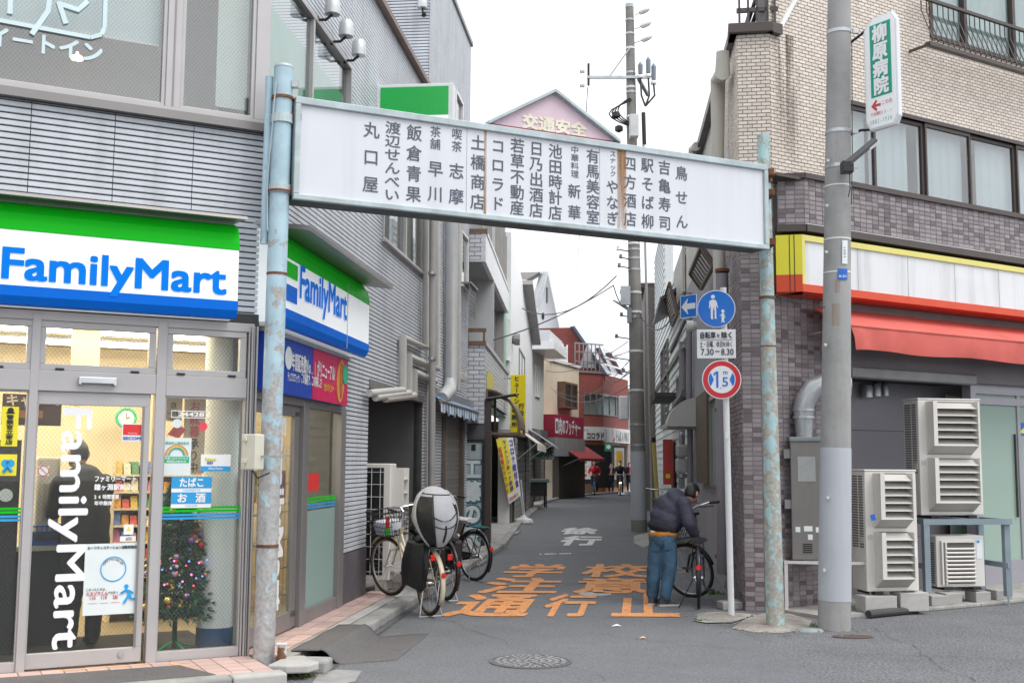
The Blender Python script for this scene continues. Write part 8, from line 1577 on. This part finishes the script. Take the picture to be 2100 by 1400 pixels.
# head with hair, ear and mask
hd_=hea+Vector((.012,0,.0)); fdir=Vector((.62,.62,-.48)).normalized()
from mathutils import Quaternion
def head(par,c,fwd,up=(0,0,1),s=1,hair=hairm,mask=True,bald=False,face=skin):
    f=Vector(fwd).normalized(); r=f.cross(Vector(up)).normalized(); u=r.cross(f); M=Matrix(((r.x,f.x,u.x,c.x),(r.y,f.y,u.y,c.y),(r.z,f.z,u.z,c.z),(0,0,0,1)))@Matrix.Scale(s,4)
    m=MB(); V=[]; NA,NE=20,14
    for i in range(NE+1):
        e=math.pi*i/NE; e=max(.02,min(3.12,e))
        for j in range(NA):
            a=6.283*j/NA; x=.073*math.sin(e)*math.cos(a); y=.092*math.sin(e)*math.sin(a); z=.112*math.cos(e); k=1-.20*max(0,-z/.112)**2; V.append((x*k,y*k+(.012 if z<-.02 and y>0 else 0),z))
    m.add(V,[(i*NA+j,i*NA+(j+1)%NA,(i+1)*NA+(j+1)%NA,(i+1)*NA+j) for i in range(NE) for j in range(NA)])
    m.add([(-.012,.09,-.02),(.012,.09,-.02),(0,.112,-.022),(0,.092,.022)],[(0,2,3),(2,1,3),(0,1,2)])
    hd=m.tf(M).build('head',face,par,smooth=True)
    for s_ in (-1,1): q=MB(); q.lathe([(.004,-.028),(.015,-.02),(.018,.01),(.012,.028),(.003,.03)],(0,0,0),8); q.tf(M@Matrix.Translation((s_*.076,-.008,-.01))@Matrix.Rotation(R_(20),4,'X')); q.build('ear',face,hd,smooth=True)
    for s_ in (-1,1): q=MB(); q.ball((0,0,0),.009,8); q.tf(M@Matrix.Translation((s_*.028,.083,.012))); q.build('eye',blk,hd)
    q=MB(); q.path([(-.02,.086,-.058),(0,.093,-.058),(.02,.086,-.058)],.004,5); q.tf(M); q.build('mouth',redk,hd)
    m=MB(); V2=[]; idx=[]
    for i,(x,y,z) in enumerate(V): V2.append((x*1.1,y*1.08-.004,z*1.07+.003))
    fs=[]
    for i in range(NE):
        for j in range(NA):
            cx_=sum(V[k][0] for k in (i*NA+j,(i+1)*NA+j))/2; cy_=sum(V[k][1] for k in (i*NA+j,(i+1)*NA+j))/2; cz_=sum(V[k][2] for k in (i*NA+j,(i+1)*NA+j))/2
            if (cz_>.045 and cy_<.075) or (cy_<-.0 and cz_>-.06) or (cy_<.02 and cz_>.01):
                if bald and cz_>.098 : continue
                fs.append((i*NA+j,i*NA+(j+1)%NA,(i+1)*NA+(j+1)%NA,(i+1)*NA+j))
    m.add(V2,fs); o=m.tf(M).build('hair',hair,hd,smooth=True); q=o.modifiers.new('s','SOLIDIFY'); q.thickness=.012
    if mask:
        m=MB(); W2=[]
        for i in range(6):
            for j in range(9):
                a=R_(20+140*j/8); z=-.085+.07*i/5; W2.append((.078*math.cos(a),.098*math.sin(a)+.012*math.sin(R_(180*j/8)),z))
        m.add(W2,[(i*9+j,i*9+j+1,(i+1)*9+j+1,(i+1)*9+j) for i in range(5) for j in range(8)]); m.tf(M).build('face_mask',maskm,hd,smooth=True)
        for s_ in (-1,1): m=MB(); m.path([(s_*.074,.035,-.02),(s_*.08,-.01,.022),(s_*.08,-.018,-.01)],.0025,4); m.tf(M).build('mask_strap',maskm,hd)
    return hd
head(MAN,hd_,fdir,bald=True)
def hand(par,w,d,up,s=1):
    d=Vector(d).normalized(); n=Vector(up).normalized(); n=(n-d*n.dot(d)).normalized(); sd=d.cross(n); p=[]; w=Vector(w)
    m=MB(); m.obox(w+d*.045*s,d*.045*s,sd*.038*s,n*.013*s)
    for i,(o,L) in enumerate(((-.029,.062),(-.010,.072),(.010,.068),(.029,.052))): b=w+d*.088*s+sd*o*s; m.path([b-d*.02*s,b+d*L*.4*s-n*.004,b+d*L*.75*s-n*.024*s,b+d*L*.8*s-n*.045*s],[.0095*s,.0088*s,.008*s,.006*s],7)
    b=w+d*.03*s+sd*.036*s; m.path([b,b+d*.025*s+sd*.026*s-n*.012*s,b+d*.055*s+sd*.026*s-n*.028*s],[.012*s,.010*s,.007*s],7); return m.build('hand',skin,par,bevel=.004,smooth=True)
hand(MAN,wrR,(.25,.25,-.9),(-.6,-.7,0)); hand(MAN,wrL,(.3,.1,-.8),(-.5,-.8,.1))
# jacket hem band is part of the body; a white shirt tail shows below it
m=MB(); c=W_(1337,1092,13.02); m.obox(c+Vector((.03,.05,0)),(.04,-.02,-.008),(0,.02,0),(.0,0,.02)); m.build('shirt_tail',wsh,MAN,bevel=.015)
m=MB(); c=W_(1376,1136,12.98); m.obox(W_(1371,1118,12.975),(.05,.015,0),(0,.006,0),(0,0,.055)); m.build('back_pocket',jean,MAN,bevel=.012)
m=MB(); m.obox(W_(1345,1120,13.035),(.045,-.012,0),(0,.006,0),(0,0,.055)); m.build('back_pocket',jean,MAN,bevel=.012)
# far cyclists and pedestrian
def cyclist(label,px,py,coat,pants,heading,fr_m,lean,pack=None,hood=None,lamp=False,mask=True,dx=0):
    p=G(px,py); b=bicycle('bicycle ridden by the '+label.split(' riding')[0],(p.x,p.y+1.0,.004),heading,fr_m,spokes=False,basket=(.36,.28,.25,blkf,None),stand=None,group='ridden bicycles'); t=thing('person',label,'person',b.matrix_world.copy())
    se=Vector((0,.2,.90)); ch_=Vector((0,.42+lean*.15,1.28)); nk=Vector((0,.48+lean*.2,1.42)); 
    pr=[('e',se,(.17,.16,.12),(0,0,0),1),('c',[se,Vector((0,.32,1.08)),ch_],[.15,.16,.17],0),('c',[ch_,nk],[.13,.06],0),('c',[nk,nk+Vector((0,.03,.1))],[.055,.05],2)]
    for s in (-1,1): pr+= [('c',[Vector((s*.09,.22,.88)),Vector((s*.11,.62,.72+.16*s)),Vector((s*.12,.50+.08*s,.32+.12*s))],[.095,.075,.055],1),('c',[Vector((s*.12,.50+.08*s,.30+.12*s)),Vector((s*.12,.62+.08*s,.27+.12*s))],[.05,.04],3),('c',[ch_+Vector((s*.17,.0,.06)),Vector((s*.28,.58,1.12)),Vector((s*.25,.68,1.05))],[.075,.06,.045],0)]
    body(None,pr,.025,t,[coat,pants,skin,shoe],smooth=4); head(t,nk+Vector((0,.06,.17)),(0,1,-.05),mask=mask)
    for s in (-1,1): hand(t,Vector((s*.25,.68,1.05)),(0,1,-.2),(0,0,1))
    if pack: m=MB(); m.box(-.17,.17,.02,.24,1.0,1.42); m.build('backpack',pack,t,bevel=.06)
    if lamp: m=MB(); m.lathe([(.045,0),(.045,.03)],(0,1.2,.62),12,1); m.build('head_lamp',mat_light('bike_lamp',(1,.95,.85),14),b)
    return t
redc=mat('red_coat',(.50,.015,.03),.7,var=.1); blc=mat('black_coat',(.015,.015,.017),.8,var=.2)
cyclist('cyclist in a red coat riding toward the camera far down the street',1223,1016,redc,blc,186,bluef,1.6,pack=mat('orange_pack',(.55,.06,.02),.7),mask=False)
cyclist('cyclist in a black coat with white mask riding with a lit lamp',1275,1016,blc,mat('dark_jeans',(.03,.04,.07),.8),184,yelf,.4,lamp=True)
def walker(label,px,py,coat,pants,scarf,h=1.6,face=(0,-1,0)):
    p=G(px,py); t=thing('person',label,'person',TM(p)); k=h/1.6; pr=[('c',[(0,0,.75*k),(0,0,1.05*k),(0,0,1.28*k)],[.19,.17,.16],0),('c',[(0,0,1.28*k),(0,0,1.40*k)],[.12,.055],0),('c',[(0,0,1.40*k),(0,0,1.45*k)],[.05,.05],2)]
    for s in (-1,1): pr+=[('c',[(s*.09,0,.75*k),(s*.09,-.05*s,.42*k),(s*.09,.03*s,.08)],[.095,.07,.05],1),('c',[(s*.09,.03*s,.05),(s*.09,-.12+.03*s,.04)],[.045,.04],3),('c',[(s*.19,0,1.26*k),(s*.24,-.05,1.0*k),(s*.14,-.2,.98*k)],[.075,.06,.045],0)]
    body(None,pr,.025,t,[coat,pants,skin,shoe],smooth=4); head(t,Vector((0,0,1.50*k)),face)
    if scarf: m=MB(); m.ring((0,-.02,1.36*k),.10,.05,2,16,6); m.path([(.03,-.13,1.34*k),(.0,-.19,1.1*k),(-.02,-.19,.95*k)],[.05,.06,.05],6); m.build('scarf',scarf,t,smooth=True)
    for s in (-1,1): hand(t,Vector((s*.14,-.2,.98*k)),(-s,-.4,0),(0,0,1))
    return t
walker('pedestrian in a black coat and pink scarf beside the far cyclist',1253,1011,blc,mat('dark_jeans',(.03,.04,.07),.8),mat('pink_scarf',(.55,.38,.36),.8))
walker('pedestrian in dark clothes with a pink bag partly hidden by the alley pole',1291,1009,mat('dark_coat',(.03,.03,.035),.8),blc,mat('pink_bag',(.5,.06,.25),.7))
# customer bending inside the shop
pi=FF.pt(FF.u(180,1000,-.95),-.95,.1); t=thing('person','customer in a black coat leaning over the counter inside the shop','person',TM(pi,-50)); pr=[('c',[(0,0,.85),(-.02,.0,1.05),(-.10,.0,1.30)],[.19,.19,.17],0),('c',[(-.10,0,1.30),(-.18,0,1.42)],[.13,.06],0),('c',[(-.18,0,1.42),(-.22,0,1.47)],[.05,.05],2)]
for s in (-1,1): pr+=[('c',[(0,s*.09,.85),(.02,s*.09,.45),(0,s*.09,.08)],[.11,.08,.06],1),('c',[(0,s*.09,.05),(-.12,s*.09,.04)],[.05,.04],3),('c',[(-.10,s*.18,1.30),(-.22,s*.2,1.08),(-.38,s*.14,1.05)],[.085,.07,.05],0)]
body(None,pr,.02,t,[blc,blc,skin,shoe],smooth=4); head(t,Vector((-.25,0,1.55)),(-1,0,-.3))
for s in (-1,1): hand(t,Vector((-.38,s*.14,1.05)),(-1,0,-.2),(0,0,1))
# outdoor unit in the recess of the grey building
RA=Fr(FS.pt(4.45,0,0).to_2d(),96.3); T=thing('air_conditioner','white air conditioner with black grille in the recess of the grey building','air conditioner',RA.M,'outdoor air conditioner units'); u1=RA.u(800,1050); u0=u1-.78; z1=RA.z(780,950); z0=.22
MB().box(u0,u1,0,.32,z0,z1).build('case',acm,T,bevel=.012); MB().box(u0+.1,u1-.08,-.004,-.0005,z0+.06,z1-.05).build('fan_opening',black,T)
for i in range(9): z=z0+.10+i*(z1-z0-.2)/8; MB().path([(u0+.1,-.012,z),(u1-.08,-.012,z)],.004,4).build('grille_bar',white,T)
for i in range(6): x=u0+.14+i*(u1-u0-.26)/5; MB().path([(x,-.016,z0+.07),(x,-.016,z1-.06)],.004,4).build('grille_wire',white,T)
for k in range(7): z=z0+.25+k*.16; MB().ext([(u1+.01,.06,z),(u1+.14,.06,z-.05),(u1+.14,.34,z-.05),(u1+.01,.34,z)],(0,0,.01)).build('side_louver',lvm,T)
MB().box(u1,u1+.15,.05,.06,z0+.1,z1-.05).build('side_guide',acm,T); MB().box(u1,u1+.15,.34,.35,z0+.1,z1-.05).build('side_guide',acm,T)
for s in (u0+.1,u1-.1): MB().box(s-.06,s+.06,-.02,.34,.096,z0).build('foot_block',conc,T)
